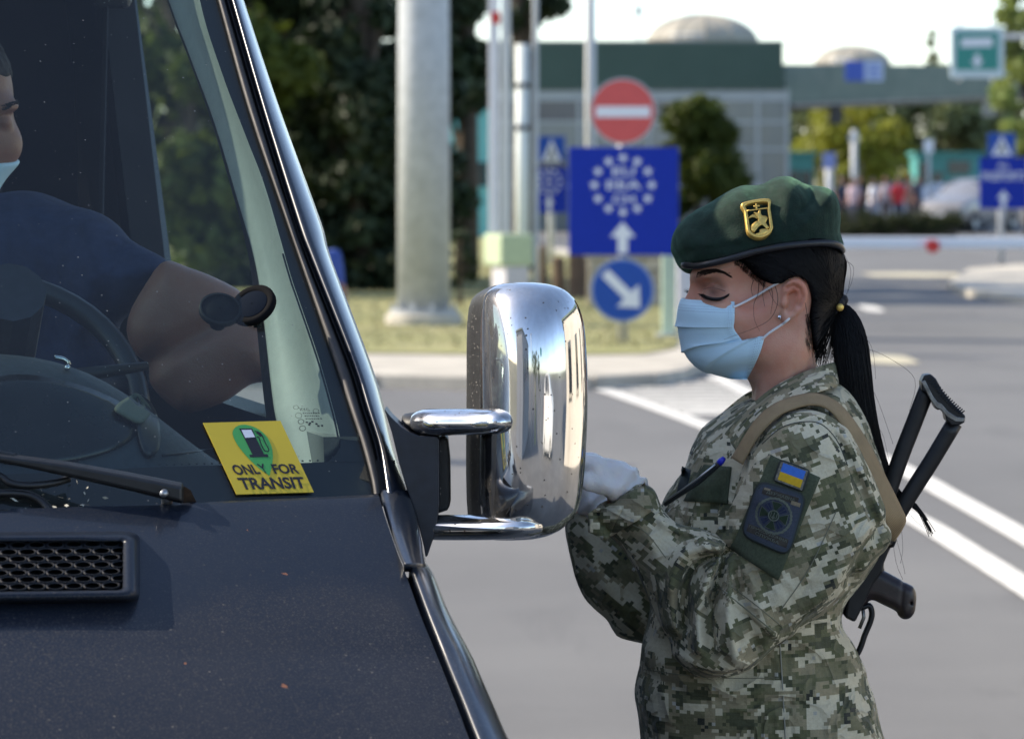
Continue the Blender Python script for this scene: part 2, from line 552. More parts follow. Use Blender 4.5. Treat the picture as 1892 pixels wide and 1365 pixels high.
def stripe(pts, w, m=M_white, name='road_marking'):
    c = [Vector((p[0], p[1])) for p in pts]; L = []; R = []
    for i, p in enumerate(c):
        t = (c[min(i+1, len(c)-1)] - c[max(i-1, 0)]).normalized(); nn = Vector((-t.y, t.x))
        L.append(p + nn*w/2); R.append(p - nn*w/2)
    mb = MB(); mb.loft([[(a.x, a.y, .004), (b.x, b.y, .004)] for a, b in zip(L, R)])
    return tag(mb.build(name, m), kind='structure')
LA = crv([tuple(G(a, b))[:2] for a, b in [(1316, 694), (1372, 722), (1440, 757), (1520, 798), (1655, 860), (1760, 918), (1892, 992), (2060, 1092)]], 5)
LB = crv([tuple(G(a, b))[:2] for a, b in [(1082, 709), (1180, 742), (1300, 786), (1420, 838), (1560, 898), (1690, 958), (1792, 1020), (1892, 1083), (2040, 1180)]], 5)
stripe(LA, .15); stripe(LB, .15)
# thin hatching between the two lines
for k in range(15):
    py = 704 + k*6.6
    a = G(1080 + (py-704)*2.75 + 12, py); b = G(1325 + (py-704)*1.9, py)
    if k > 9: continue
    stripe([tuple(a)[:2], tuple(b)[:2]], .2 + .012*k)
def patch(px, py, wx, wy, m=M_yel):
    c = G(px, py); mb = MB()
    p = [(c.x + dx*wx + random.uniform(-.05, .05), c.y + dy*wy, .004) for dx, dy in ((-1, -.6), (0, -1), (1, -.7), (1, .6), (.2, 1), (-1, .7))]
    mb.add(p, [tuple(range(6))]); tag(mb.build('road_marking', m), kind='structure')
patch(1640, 664, .26, 1.0); patch(1606, 570, .12, 1.3, M_white); patch(1690, 508, .8, 1.6)
# traffic island at the right edge
isr = [tuple(p)[:2] for p in gp([(1752, 520), (1790, 536), (1900, 548), (2300, 560), (2300, 486), (1880, 488), (1790, 496)], .1)]
mb = MB(); mb.prism([Vector((x, y, -.05)) for x, y in isr], (0, 0, .15)); tag(mb.build('traffic_island', M_conc), kind='structure')

# ================================================================== galvanised mast
M_galv = mat('galvanised_steel', (.43, .45, .47), .5, .05, var=.14, vscale=9, bmp=.15, bscale=30)
M_galv2 = mat('painted_grey_steel', (.55, .56, .57), .5, 0, var=.1, vscale=8)
b = G(783, 600, .1)
mast = thing('mast', b, 'thick pale grey steel mast on a round concrete base, between van and barrier', 'mast')
mb = MB()
rows = []
for z, r in [(.16, .285), (3, .275), (8, .25), (16, .2)]:
    rows.append([(b.x + r*math.cos(2*math.pi*k/40), b.y + r*math.sin(2*math.pi*k/40), z + .1) for k in range(40)])
mb.loft(rows, closed=True, cap=True); mb.build('shaft', M_galv, mast, smooth=True)
mb = MB()
mb.loft([[(b.x + r*math.cos(2*math.pi*k/32), b.y + r*math.sin(2*math.pi*k/32), z) for k in range(32)] for z, r in [(.06, .42), (.2, .41), (.23, .38), (.23, .1)]], closed=True)
mb.build('base', M_conc, mast, smooth=False)
mb = MB()
mb.loft([[(b.x + r*math.cos(2*math.pi*k/32), b.y + r*math.sin(2*math.pi*k/32), z) for k in range(32)] for z, r in [(.232, .36), (.265, .36), (.265, .2)]], closed=True)
mb.build('flange', M_galv, mast)
for k in range(10):
    a = 2*math.pi*k/10; mb = MB(); x, y = b.x + .325*math.cos(a), b.y + .325*math.sin(a)
    mb.tube([(x, y, .26), (x, y, .33)], .022, 6); mb.build('bolt', M_galv, mast)

# ================================================================== barrier with raised booms
M_lilac = mat('white_boom_paint', (.72, .7, .74), .45, var=.06)
M_red = mat('red_reflector', (.62, .03, .025), .4)
M_pgreen = mat('pale_green_paint', (.42, .5, .33), .5, var=.1)
M_pgreen2 = mat('pale_green_post_paint', (.5, .62, .48), .5, var=.1)
M_wpaint = mat('white_paint', (.78, .78, .78), .45, var=.05)
M_gpaint = mat('lilac_grey_paint', (.5, .48, .52), .5, var=.08)
d = 46.0
pb = P(940, 590, d); pb.z = .1
bar = thing('barrier', pb, 'pale green barrier cabinet with raised white boom and one red band', 'barrier')
def bx(px0, py0, px1, py1, d0, dd): 
    a, c = P(px0, py1, d0), P(px1, py0, d0)
    return (a.x, d0, a.z), (c.x, d0+dd, c.z)
# cabinet turned a little so that its left flank shows
def cab(px0, pxm, px1, py0, py1, dn, dl):
    A, B_, C_ = P(px0, py0, dn+dl), P(pxm, py0, dn), P(px1, py0, dn)
    zt, zb = P(pxm, py0, dn).z, P(pxm, py1, dn).z
    D_ = Vector((A.x + (C_.x-B_.x), dn+dl, 0))
    ring = [A, B_, C_, D_]
    return [(v.x, v.y, zb) for v in ring] + [(v.x, v.y, zt) for v in ring]
mb = MB(); mb.hexa(cab(893, 925, 986, 432, 492, d, .5)); mb.build('cabinet', M_pgreen, bar, bevel=.03)
mb = MB(); mb.hexa(cab(908, 934, 978, 491, 596, d+.02, .4)); mb.build('pedestal', M_gpaint, bar, bevel=.015)
mb = MB(); lo, hi = bx(903, -260, 922, 430, d+.28, .06); mb.box(lo, hi); bo = mb.build('boom', M_lilac, bar, bevel=.01)
mb = MB(); lo, hi = bx(908, 22, 924, 44, d+.27, .08); mb.box(lo, hi); mb.build('red_band', M_red, bar)
mb = MB(); lo, hi = bx(908, -190, 924, -168, d+.27, .08); mb.box(lo, hi); mb.build('red_band', M_red, bar)
pb2 = P(935, 590, d+1.6); pb2.z = .1
bar2 = thing('barrier_boom', pb2, 'second raised grey white boom right behind the red banded one', 'boom')
mb = MB(); lo, hi = bx(926, -230, 943, 440, d+1.5, .06); mb.box((lo[0], lo[1], .1), hi); mb.build('boom', mat('grey_boom_paint', (.52, .54, .56), .5, var=.08), bar2, bevel=.01)
pp = P(965, 590, d+.8); pp.z = .1
po = thing('post', pp, 'pale green white post with dark clamps right of the raised booms', 'post')
mb = MB(); mb.tube([(pp.x, pp.y, .1), (pp.x, pp.y, P(0, 82, pp.y).z)], .085, 14); mb.build('tube', mat('pale_post', (.66, .7, .67), .5, var=.08), po, smooth=True)
for py in (158, 236):
    z = P(0, py, pp.y).z; mb = MB(); mb.tube([(pp.x, pp.y, z-.03), (pp.x, pp.y, z+.03)], .1, 14); mb.build('clamp', mat('dark_steel', (.09, .09, .1), .5), po)
mb = MB(); mb.tube([(pp.x+.16, pp.y, .1), (pp.x+.16, pp.y, 4.4)], .035, 8); mb.build('downpipe', M_galv, po)

# second barrier, lowered, at the right
bp = P(2010, 600, 43); bp.z = 0
bar3 = thing('barrier', bp, 'lowered white barrier boom across the road at the right, with a red reflector', 'barrier')
z0 = P(0, 449, 43).z
mb = MB(); mb.box((P(1380, 0, 43).x, 42.95, z0-.065), (bp.x+.25, 43.03, z0+.065)); mb.build('boom', mat('bright_boom', (.74, .76, .8), .4, var=.05), bar3, bevel=.02)
mb = MB(); mb.disc((P(1723, 455, 42.94).x, 42.9, z0-.035), .075, 20, .03); mb.build('reflector', M_red, bar3)
mb = MB(); mb.box((bp.x-.2, 42.8, 0), (bp.x+.2, 43.3, 1.2)); mb.build('cabinet', M_pgreen, bar3, bevel=.03)

# thin lamp pole
lp = P(1091, 540, 62); lp.z = .1
o = thing('lamp_pole', lp, 'slim white pole rising behind the round red sign', 'pole')
mb = MB(); mb.tube([(lp.x, lp.y, .1), (lp.x, lp.y, 3), (lp.x, lp.y, 9)], [.09, .085, .06], 14); mb.build('shaft', mat('white_pole', (.66, .68, .7), .45, var=.05), o, smooth=True)
mb = MB(); mb.tube([(lp.x, lp.y, 8.9), (lp.x-.3, lp.y-.2, 9.2), (lp.x-1.1, lp.y-.6, 9.3)], .04, 8); mb.build('arm', M_galv2, o, smooth=True)
mb = MB(); mb.box((lp.x-1.6, lp.y-.95, 9.2), (lp.x-1.0, lp.y-.6, 9.32)); mb.build('lamp_head', M_galv2, o, bevel=.03)

# ================================================================== signs
M_sred = mat('sign_red', (.63, .085, .08), .38, var=.06)
M_sblue = mat('sign_blue', (.003, .028, .33), .55, var=.06, spec=.2)
M_sblue2 = mat('round_sign_blue', (.012, .075, .36), .5, var=.06, spec=.25)
M_swhite = mat('sign_white', (.72, .74, .78), .4, var=.04)
M_sback = mat('sign_back_grey', (.42, .43, .44), .5, .3)
def star(c, r, y):
    return [(c[0] + (r if k % 2 == 0 else r*.42)*math.sin(math.pi*k/5), y, c[1] + (r if k % 2 == 0 else r*.42)*math.cos(math.pi*k/5)) for k in range(10)]
def arrow(f, pts): return [f(*p) for p in pts]
ds = 36.9
gp0 = P(1151, 655, ds)
sg = thing('road_sign_post', Vector((gp0.x, ds, .1)), 'sign post with red no entry disc above a square blue panel of stars', 'road sign')
mb = MB(); mb.tube([(gp0.x, ds+.06, .08), (gp0.x, ds+.06, P(0, 150, ds).z)], .055, 14); mb.build('post', mat('grey_post', (.5, .49, .47), .55, .1, var=.1), sg, smooth=True)
c = P(1151, 206, ds-.03)
mb = MB(); mb.disc((c.x, ds-.03, c.z), 62/FPX*ds, 40, .03); rim = mb.build('disc', M_sback, sg)
mb = MB(); mb.disc((c.x, ds-.036, c.z), 58/FPX*ds, 40, .005); mb.build('red_face', M_sred, rim)
mb = MB(); lo, hi = bx(1101, 197, 1201, 217, ds-.042, .004); mb.box(lo, hi); mb.build('white_bar', M_swhite, rim)
mb = MB(); lo, hi = bx(1051, 272, 1254, 472, ds-.03, .03); mb.box(lo, hi); pan = mb.build('panel', M_sblue, sg, bevel=.008)
cc = P(1151, 342, ds-.034)
for k in range(12):
    a = 2*math.pi*k/12; q = star((cc.x + 53/FPX*ds*math.sin(a), cc.z + 50/FPX*ds*math.cos(a)), 10/FPX*ds, ds-.034)
    mb = MB(); mb.add(q, [tuple(range(10))]); mb.build('star', M_swhite, pan)
def panel_f(px0, py0, px1, py1, d): return quad_map([P(px0, py1, d), P(px1, py1, d), P(px1, py0, d), P(px0, py0, d)])
f = panel_f(1051, 272, 1254, 472, ds-.0345)
for s, bxx in (('EU', (.40, .735, .60, .815)), ('EEA', (.345, .61, .66, .69)), ('CH', (.40, .48, .60, .56))):
    mb = MB(); flat_text(mb, s, bxx, f, (0, 0, 0), .012); mb.build('lettering', M_swhite, pan)
mb = MB(); mb.add([f(s, t) for s, t in [(.445, .02), (.535, .02), (.535, .17), (.605, .17), (.49, .31), (.375, .17), (.445, .17)]], [tuple(range(7))]); mb.build('arrow', M_swhite, pan)
c = P(1150, 536, ds-.06)
s2 = thing('round_arrow_sign', Vector((c.x, ds-.04, c.z)), 'round blue sign with a white arrow pointing down to the right', 'road sign')
mb = MB(); mb.disc((c.x, ds-.065, c.z), 59/FPX*ds, 40, .03); rim = mb.build('disc', mat('pale_blue_rim', (.25, .35, .55), .4), s2)
mb = MB(); mb.disc((c.x, ds-.07, c.z), 55/FPX*ds, 40, .004); mb.build('blue_face', M_sblue2, rim)
u = Vector((1, 0, -1)).normalized(); v = Vector((1, 0, 1)).normalized(); k = 1/FPX*ds
mb = MB(); mb.add([Vector((c.x, ds-.0745, c.z)) + (u*a + v*b_)*k for a, b_ in [(-46, -9), (14, -9), (14, -29), (46, 0), (14, 29), (14, 9), (-46, 9)]], [tuple(range(7))]); mb.build('arrow', M_swhite, rim)
mb = MB(); mb.box((c.x-.03, ds-.035, c.z-.05), (c.x+.03, ds+.01, c.z+.05)); mb.build('bracket', M_sback, s2)
# pale green post and lilac cabinet right of the sign
q = P(1235, 640, 38); o = thing('post', Vector((q.x, 38, .1)), 'pale green square post standing right of the square blue sign', 'post')
mb = MB(); lo, hi = bx(1223, 468, 1248, 640, 38, .13); mb.box((lo[0], lo[1], .08), hi); mb.build('shaft', M_pgreen2, o, bevel=.01)
mb = MB(); mb.box((q.x-.12, 37.93, .1), (q.x+.12, 38.2, .13)); mb.build('foot_plate', M_galv, o)
q = P(1275, 640, 39.5); o = thing('cabinet', Vector((q.x, 39.5, .1)), 'lilac grey switch cabinet standing on the island behind the guard', 'cabinet')
mb = MB(); lo, hi = bx(1252, 455, 1318, 640, 39.5, .3); mb.box((lo[0], lo[1], .14), hi); mb.build('body', mat('lilac_cabinet', (.5, .5, .55), .5, var=.05), o, bevel=.01)
mb = MB(); mb.box((lo[0]-.02, lo[1]-.02, .08), (hi[0]+.02, hi[1]+.02, .15)); mb.build('plinth', M_conc, o)
mb = MB(); mb.box((lo[0]+.03, lo[1]-.012, .22), (hi[0]-.03, lo[1]-.002, hi[2]-.08)); dr = mb.build('door', mat('lilac_door', (.55, .55, .6), .5), o, bevel=.004)
mb = MB(); mb.box((hi[0]-.08, lo[1]-.03, .7), (hi[0]-.055, lo[1]-.01, .85)); mb.build('handle', M_galv, dr)

# small blue signs further back
def small_signs(px, pyt, pxs, d, base_py, text, lab, wide, arrow_up=True):
    g = P(px, base_py, d); o = thing('road_sign_post', Vector((g.x, d, 0.0)), lab, 'road sign')
    mb = MB(); mb.tube([(g.x, d+.05, 0), (g.x, d+.05, P(0, pyt[0], d).z)], .06, 12); mb.build('post', M_galv2, o, smooth=True)
    x0, x1 = pxs
    mb = MB(); lo, hi = bx(px-24, pyt[0], px+26, pyt[1], d-.02, .03); mb.box(lo, hi); pl = mb.build('crossing_plate', M_sblue2, o)
    f = panel_f(px-24, pyt[0], px+26, pyt[1], d-.024)
    mb = MB(); mb.add([f(.12, .08), f(.88, .08), f(.5, .9)], [(0, 1, 2)]); tri = mb.build('white_triangle', M_swhite, pl)
    f2 = panel_f(px-24, pyt[0], px+26, pyt[1], d-.028); M_blk = mat('sign_black', (.02, .02, .03), .5)
    mb = MB(); 
    mb.add([f2(.5 + .045*math.cos(2*math.pi*k/10), .6 + .045*math.sin(2*math.pi*k/10)) for k in range(10)], [tuple(range(10))])
    mb.add([f2(*p) for p in [(.46, .55), (.55, .55), (.57, .38), (.66, .2), (.6, .18), (.51, .34), (.42, .18), (.35, .2), (.44, .38)]], [tuple(range(9))])
    mb.build('walking_figure', M_blk, pl)
    mb = MB(); lo, hi = bx(x0, pyt[2], x1, pyt[3], d-.02, .03); mb.box(lo, hi); pn = mb.build('panel', M_sblue, o)
    f = panel_f(x0, pyt[2], x1, pyt[3], d-.025)
    for s, b_ in text:
        mb = MB(); flat_text(mb, s, b_, f, (0, 0, 0), .012); mb.build('lettering', M_swhite, pn)
    mb = MB(); mb.add([f(s, t) for s, t in [(.45, .02), (.55, .02), (.55, .2), (.63, .2), (.5, .36), (.37, .2), (.45, .2)]], [tuple(range(7))]); mb.build('arrow', M_swhite, pn)
    return o, pn, f
o, pn, f = small_signs(1018, (252, 306, 309, 393), (982, 1048), 70, 500, [('EU', (.42, .78, .58, .86)), ('EEA', (.36, .64, .64, .72)), ('CH', (.42, .5, .58, .58))], 'small blue sign post left of the big square blue panel, crossing sign on top', False)
mb = MB(); lo, hi = bx(990, 299, 1046, 309, 69.97, .05); mb.box(lo, hi); mb.build('clamp_bar', mat('dark_bar', (.12, .12, .13), .5), o)
for k in range(12):
    a = 2*math.pi*k/12; c = f(.5 + .3*math.sin(a), .68 + .26*math.cos(a))
    mb = MB(); mb.add(star((c.x, c.z), .045, 69.974), [tuple(range(10))]); mb.build('star', M_swhite, pn)
small_signs(1850, (246, 291, 291, 386), (1810, 1898), 73, 490, [('ALL', (.38, .78, .62, .9)), ('PASSPORTS', (.05, .55, .95, .72))], 'blue sign post at the right edge of the photo, crossing sign on top', True)

# ================================================================== low things behind the signs
q = P(1140, 600, 47); o = thing('low_wall', Vector((q.x, 47, .1)), 'low beige block wall behind the square blue sign', 'wall')
M_blk1, M_blk2 = mat('beige_block', (.5, .43, .33), .9, var=.2, vscale=5, bmp=.3, bscale=40), mat('beige_block_dark', (.43, .37, .28), .9, var=.2, vscale=5, bmp=.3, bscale=40)
x0 = P(1085, 0, 47).x; x1 = P(1262, 0, 47).x
ze = P(0, 476, 47).z; nrow = 4; hh = (ze-.1)/nrow
for r in range(nrow):
    x = x0 - (.12 if r % 2 else 0)
    while x < x1:
        mb = MB(); a, e = max(x, x0), min(x+.4, x1)
        if e-a > .05:
            mb.box((a+.006, 47 + random.uniform(0, .012), .1 + r*hh + .004), (e-.006, 47.25, .1 + (r+1)*hh - .006)); mb.build('block', random.choice([M_blk1, M_blk2]), o, bevel=.01)
        x += .4
mb = MB(); mb.box((x0-.03, 46.96, ze), (x1+.03, 47.29, ze+.07)); mb.build('coping', M_conc, o, bevel=.01)
M_wood = mat('brown_timber', (.12, .075, .05), .85, var=.3, vscale=6)
for px, w, top, dd, lab in ((1032, 13, 478, 49, 'broad brown timber stump below the small blue signs'), (1068, 20, 470, 50, 'dark brown timber post beside the beige wall'), (1003, 8, 455, 52, 'thin brown timber stake right of the barrier cabinet')):
    q = P(px, 600, dd); o = thing('timber_post', Vector((q.x, dd, .1)), lab, 'post')
    mb = MB(); r = w/FPX*dd; zt = P(0, top, dd).z
    mb.tube([(q.x, dd, .05), (q.x+.01, dd, zt*.5), (q.x, dd, zt)], [r*1.05, r, r*.92], 10); mb.build('shaft', M_wood, o, smooth=False)
    mb = MB(); mb.tube([(q.x, dd, zt), (q.x, dd, zt+.03)], [r*.95, r*.4], 10); mb.build('cap', M_wood, o)

# ================================================================== trees
def leaf_mat(name, col, var=.35, tr_=.28):
    m = new_mat(name); nt = m.node_tree; b = nt.nodes['Principled BSDF']; out = nt.nodes['Material Output']
    at = N(nt, 'Attribute'); at.attribute_name = 'tint'
    c = ramp(nt, at.outputs['Fac'], [(0, tuple(x*(1-var) for x in col)), (.6, col), (1, tuple(min(1, x*(1+var*1.4)) for x in col))])
    nt.links.new(c, b.inputs['Base Color']); pset(b, Roughness=.6); b.inputs['Specular IOR Level'].default_value = .25
    t = N(nt, 'BsdfTranslucent'); nt.links.new(mixc(nt, .5, c, (col[0]*1.6, col[1]*1.5, col[2]*.6), 'MIX'), t.inputs[0])
    mx = N(nt, 'MixShader'); mx.inputs[0].default_value = tr_
    nt.links.new(b.outputs[0], mx.inputs[1]); nt.links.new(t.outputs[0], mx.inputs[2]); nt.links.new(mx.outputs[0], out.inputs[0])
    return m
M_bark = mat('bark', (.085, .065, .048), .9, var=.35, vscale=8, bmp=.6, bscale=30)
def leaves_mesh(name, centers, radii, n, size, flat=1.0):
    """leaf-sized faces spread through clumps"""
    nc = len(centers); w = np.array([r[0]*r[1]*r[2] for r in radii])**.7; w /= w.sum()
    k = RNG.choice(nc, n, p=w)
    C = np.array(centers)[k]; Rr = np.array(radii)[k]
    d = RNG.normal(size=(n, 3)); d /= np.linalg.norm(d, axis=1)[:, None]
    rad = RNG.uniform(0, 1, n)**.42 * RNG.uniform(.75, 1.12, n)
    p = C + d*Rr*rad[:, None]
    a = RNG.normal(size=(n, 3)); a /= np.linalg.norm(a, axis=1)[:, None]
    b = np.cross(a, d + RNG.normal(0, .6, (n, 3))); b /= np.linalg.norm(b, axis=1)[:, None] + 1e-9
    s = size*RNG.uniform(.6, 1.4, n)[:, None]
    V = np.stack([p - a*s, p + b*s*.55, p + a*s, p - b*s*.55], 1).reshape(-1, 3)
    me = np_mesh(name, V, np.arange(n*4).reshape(-1, 4))
    at = me.attributes.new('tint', 'FLOAT', 'FACE')
    ct = RNG.uniform(-.25, .25, nc)[k]
    at.data.foreach_set('value', np.clip(RNG.uniform(.2, .8, n) + ct, 0, 1).astype(np.float32))
    return me
def tree(name, base, h, rx, m, lab, cat='tree', n=9000, size=.12, crown_from=.25, shape='round', group=None, nclump=34, tk=1.0):
    o = thing(name, base, lab, cat, group)
    base = Vector(base); cs, rs, tips = [], [], []
    for k in range(nclump):
        t = RNG.uniform(0, 1)
        z = h*(crown_from + (1-crown_from)*t)
        prof = {'round': math.sin(math.pi*min(max(.12 + .8*t, 0), 1))**.6, 'cone': (1-t*.86)**.9, 'column': .8*(1-t**4*.6), 'dome': math.sqrt(max(.05, 1-t*t))}[shape]
        a = RNG.uniform(0, 6.28); rr = rx*prof*math.sqrt(RNG.uniform(.1, 1))*.85
        c = base + Vector((rr*math.cos(a), rr*math.sin(a), z)); q = rx*RNG.uniform(.22, .42)
        cs.append(tuple(c)); rs.append((q, q, q*RNG.uniform(.6, .95))); tips.append(c)
    mb = MB(); mb.tube([base + Vector((0, 0, -.1)), base + Vector((.03*rx, 0, h*.3)), base + Vector((-.02*rx, .02, h*.62)), base + Vector((0, 0, h*.9))], [max(.05, h*.024)*tk, h*.018*tk, h*.011*tk, .02], 9)
    for c in tips[::3]:
        s = base + Vector((0, 0, max(.15, (c.z-base.z)*.6)))
        mb.tube([s, s.lerp(c, .5) + Vector((0, 0, .05*h*.2)), c], [h*.009, h*.006, .012], 5, cap=False)
    mb.build('trunk', M_bark, o, smooth=True)
    link('crown', leaves_mesh('crown', cs, rs, n, size), m, o, smooth=False)
    return o
L_dark = leaf_mat('dark_needles', (.030, .047, .023), tr_=.1); L_dark2 = leaf_mat('dark_broadleaf', (.033, .050, .022), tr_=.12)
L_yel = leaf_mat('yellow_green_leaves', (.26, .27, .045)); L_olive = leaf_mat('olive_leaves', (.17, .2, .10)); L_pale = leaf_mat('pale_green_leaves', (.23, .28, .09)); L_bush = leaf_mat('bush_leaves', (.075, .10, .02))
def at(px, d, z=.1): 
    q = P(px, 400, d); return Vector((q.x, d, z))
tree('conifer_tree', at(505, 55), 13, 1.5, L_dark, 'tall dark conifer nearest the van pillar, filling the gap left of the mast', n=42000, size=.1, tk=.35, crown_from=-.02, shape='column', nclump=170)
tree('conifer_tree', at(660, 54), 14, 1.35, L_dark, 'tall dark conifer just left of the grey mast', n=42000, size=.1, tk=.35, crown_from=-.02, shape='column', nclump=170)
tree('conifer_tree', at(585, 58), 14, 1.8, L_dark2, 'dark conifer between and behind the two nearest ones', n=36000, size=.13, tk=.35, crown_from=-.02, shape='column', nclump=150)
tree('conifer_tree', at(775, 58), 13, 1.2, L_dark2, 'dark conifer hidden by the grey mast, showing on both its sides', n=26000, size=.12, tk=.35, crown_from=.0, shape='column', nclump=100)
tree('broadleaf_tree', at(862, 60), 8.5, .85, L_dark2, 'dark loose tree between mast and raised booms with gaps of turquoise', n=3600, size=.13, crown_from=.3, shape='round', nclump=36)
tree('broadleaf_tree', at(965, 64, 0), 8.5, .75, L_dark, 'dark tree top overhanging the left end of the green roof edge', n=3400, size=.13, crown_from=.5, shape='dome', nclump=26)
tree('broadleaf_tree', at(352, 52), 5.4, 1.5, L_bush, 'sunlit green tree seen through the side window of the van', n=9000, size=.14, crown_from=.1, shape='round', nclump=40)
tree('broadleaf_tree', at(250, 60), 9, 2.2, L_dark2, 'dark tree behind the van cab, seen through its glass', n=9000, size=.16, crown_from=.15, shape='round', nclump=40)
tree('round_bush', at(1288, 62, 0), 2.85, .95, L_bush, 'round clipped dark green bush between blue sign and glass building', 'bush', n=30000, size=.065, tk=.4, crown_from=.04, shape='dome', nclump=60)
tree('small_bush', at(850, 47.5), .9, .22, L_dark, 'small dark shrub at the right foot of the mast', 'bush', n=900, size=.05, crown_from=.1, nclump=14)
tree('broadleaf_tree', at(1570, 150, 0), 4.7, 2.1, L_yel, 'low yellow green tree under the green canopy', n=6000, size=.16, crown_from=.1, nclump=40)
tree('broadleaf_tree', at(1650, 160, 0), 4.0, 1.3, L_yel, 'smaller yellow green tree right of the yellow one under the canopy', n=4000, size=.16, crown_from=.1, nclump=30)
tree('broadleaf_tree', at(1735, 165, 0), 6.2, 2.7, L_olive, 'olive green tree above the turquoise booth', n=8000, size=.2, crown_from=.2, nclump=44)
tree('broadleaf_tree', at(1490, 175, 0), 5.2, 1.6, L_olive, 'olive tree at the right end of the glass building', n=4500, size=.2, crown_from=.15, nclump=30)
tree('broadleaf_tree', at(1905, 100, 0), 7.5, 1.05, L_pale, 'light green tree at the upper right edge of the photo', n=7000, size=.13, crown_from=.25, nclump=44)
tree('poplar_tree', at(1722, 240, 0), 10.6, .85, L_olive, 'thin poplar top above the canopy left of the green sign', n=1500, size=.2, crown_from=.2, shape='cone', nclump=26)
tree('poplar_tree', at(1786, 235, 0), 11.4, .6, L_olive, 'thin poplar top right behind the green sign', n=1300, size=.2, crown_from=.2, shape='cone', nclump=24)
tree('broadleaf_tree', at(1850, 170, 0), 5.2, 1.6, L_pale, 'pale green tree behind the right blue sign post', n=5000, size=.18, crown_from=.2, nclump=32)
def woods():
    cs, rs = [], []
    for k in range(70):
        x = -70 + k*2.6 + RNG.uniform(-1, 1); cs.append((x, 262 + RNG.uniform(-4, 4), RNG.uniform(1.5, 3.6))); rs.append((2.4, 2.0, RNG.uniform(2.2, 3.4)))
    o = link('wood', leaves_mesh('wood', cs, rs, 14000, .35), L_olive, smooth=False); tag(o, 'far line of olive green trees closing the view', 'wood', kind='stuff')
woods()

# ================================================================== glass building, domes, canopy
M_fascia = mat('green_sheet_metal', (.055, .105, .083), .55, var=.06, vscale=1)
M_frame = mat('pale_window_frame', (.36, .39, .39), .5)
def glassm(name, col): 
    return mat(name, col, .12, spec=.8, var=.12, vscale=.6)
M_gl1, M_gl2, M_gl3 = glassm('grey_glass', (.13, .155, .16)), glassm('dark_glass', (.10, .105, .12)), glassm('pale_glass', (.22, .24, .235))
db = 118.0
q = P(1220, 600, db); bl = thing('glass_building', Vector((q.x, db, 0)), 'flat roofed grey glass building with a ribbed dark green roof edge', 'building')
xl, xr = P(700, 0, db).x, P(1447, 0, db).x
zt, zf = P(0, 80, db).z, P(0, 166, db).z
mb = MB(); mb.box((xl, db, zf), (xr, db+9, zt)); fa = mb.build('fascia', M_fascia, bl)
n = 84
for k in range(n):      # ribs of the sheet metal edge
    x = xl + (xr-xl)*(k+.5)/n; mb = MB(); mb.box((x-.035, db-.045, zf+.03), (x+.035, db-.002, zt-.03)); mb.build('rib', M_fascia, fa)
mb = MB(); mb.box((xl-.05, db-.06, zt), (xr+.05, db+9.05, zt+.07)); mb.build('roof_edge', mat('roof_edge_metal', (.16, .2, .18), .5), fa)
xw = P(1455, 0, db).x
mb = MB(); mb.box((xl, db+.12, 0), (xw, db+8.9, zf-.003)); mb.build('wall', M_gl1, bl)
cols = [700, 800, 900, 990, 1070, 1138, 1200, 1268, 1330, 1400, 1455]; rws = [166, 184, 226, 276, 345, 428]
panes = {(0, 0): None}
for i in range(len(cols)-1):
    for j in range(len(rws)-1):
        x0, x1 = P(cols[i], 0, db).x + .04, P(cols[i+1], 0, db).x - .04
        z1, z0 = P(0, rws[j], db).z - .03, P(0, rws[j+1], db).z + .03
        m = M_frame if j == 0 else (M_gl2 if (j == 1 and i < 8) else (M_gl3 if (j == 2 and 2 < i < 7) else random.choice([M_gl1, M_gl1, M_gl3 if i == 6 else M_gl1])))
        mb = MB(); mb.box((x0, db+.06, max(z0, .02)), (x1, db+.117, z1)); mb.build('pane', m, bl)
for cx_ in cols:
    x = P(cx_, 0, db).x; mb = MB(); mb.box((x-.055, db+.02, 0), (x+.055, db+.118, zf-.004)); mb.build('mullion', M_frame, bl)
for cy_ in rws[1:-1]:
    z = P(0, cy_, db).z; mb = MB(); mb.box((xl, db+.035, z-.045), (xw, db+.118, z+.045)); mb.build('transom', M_frame, bl)
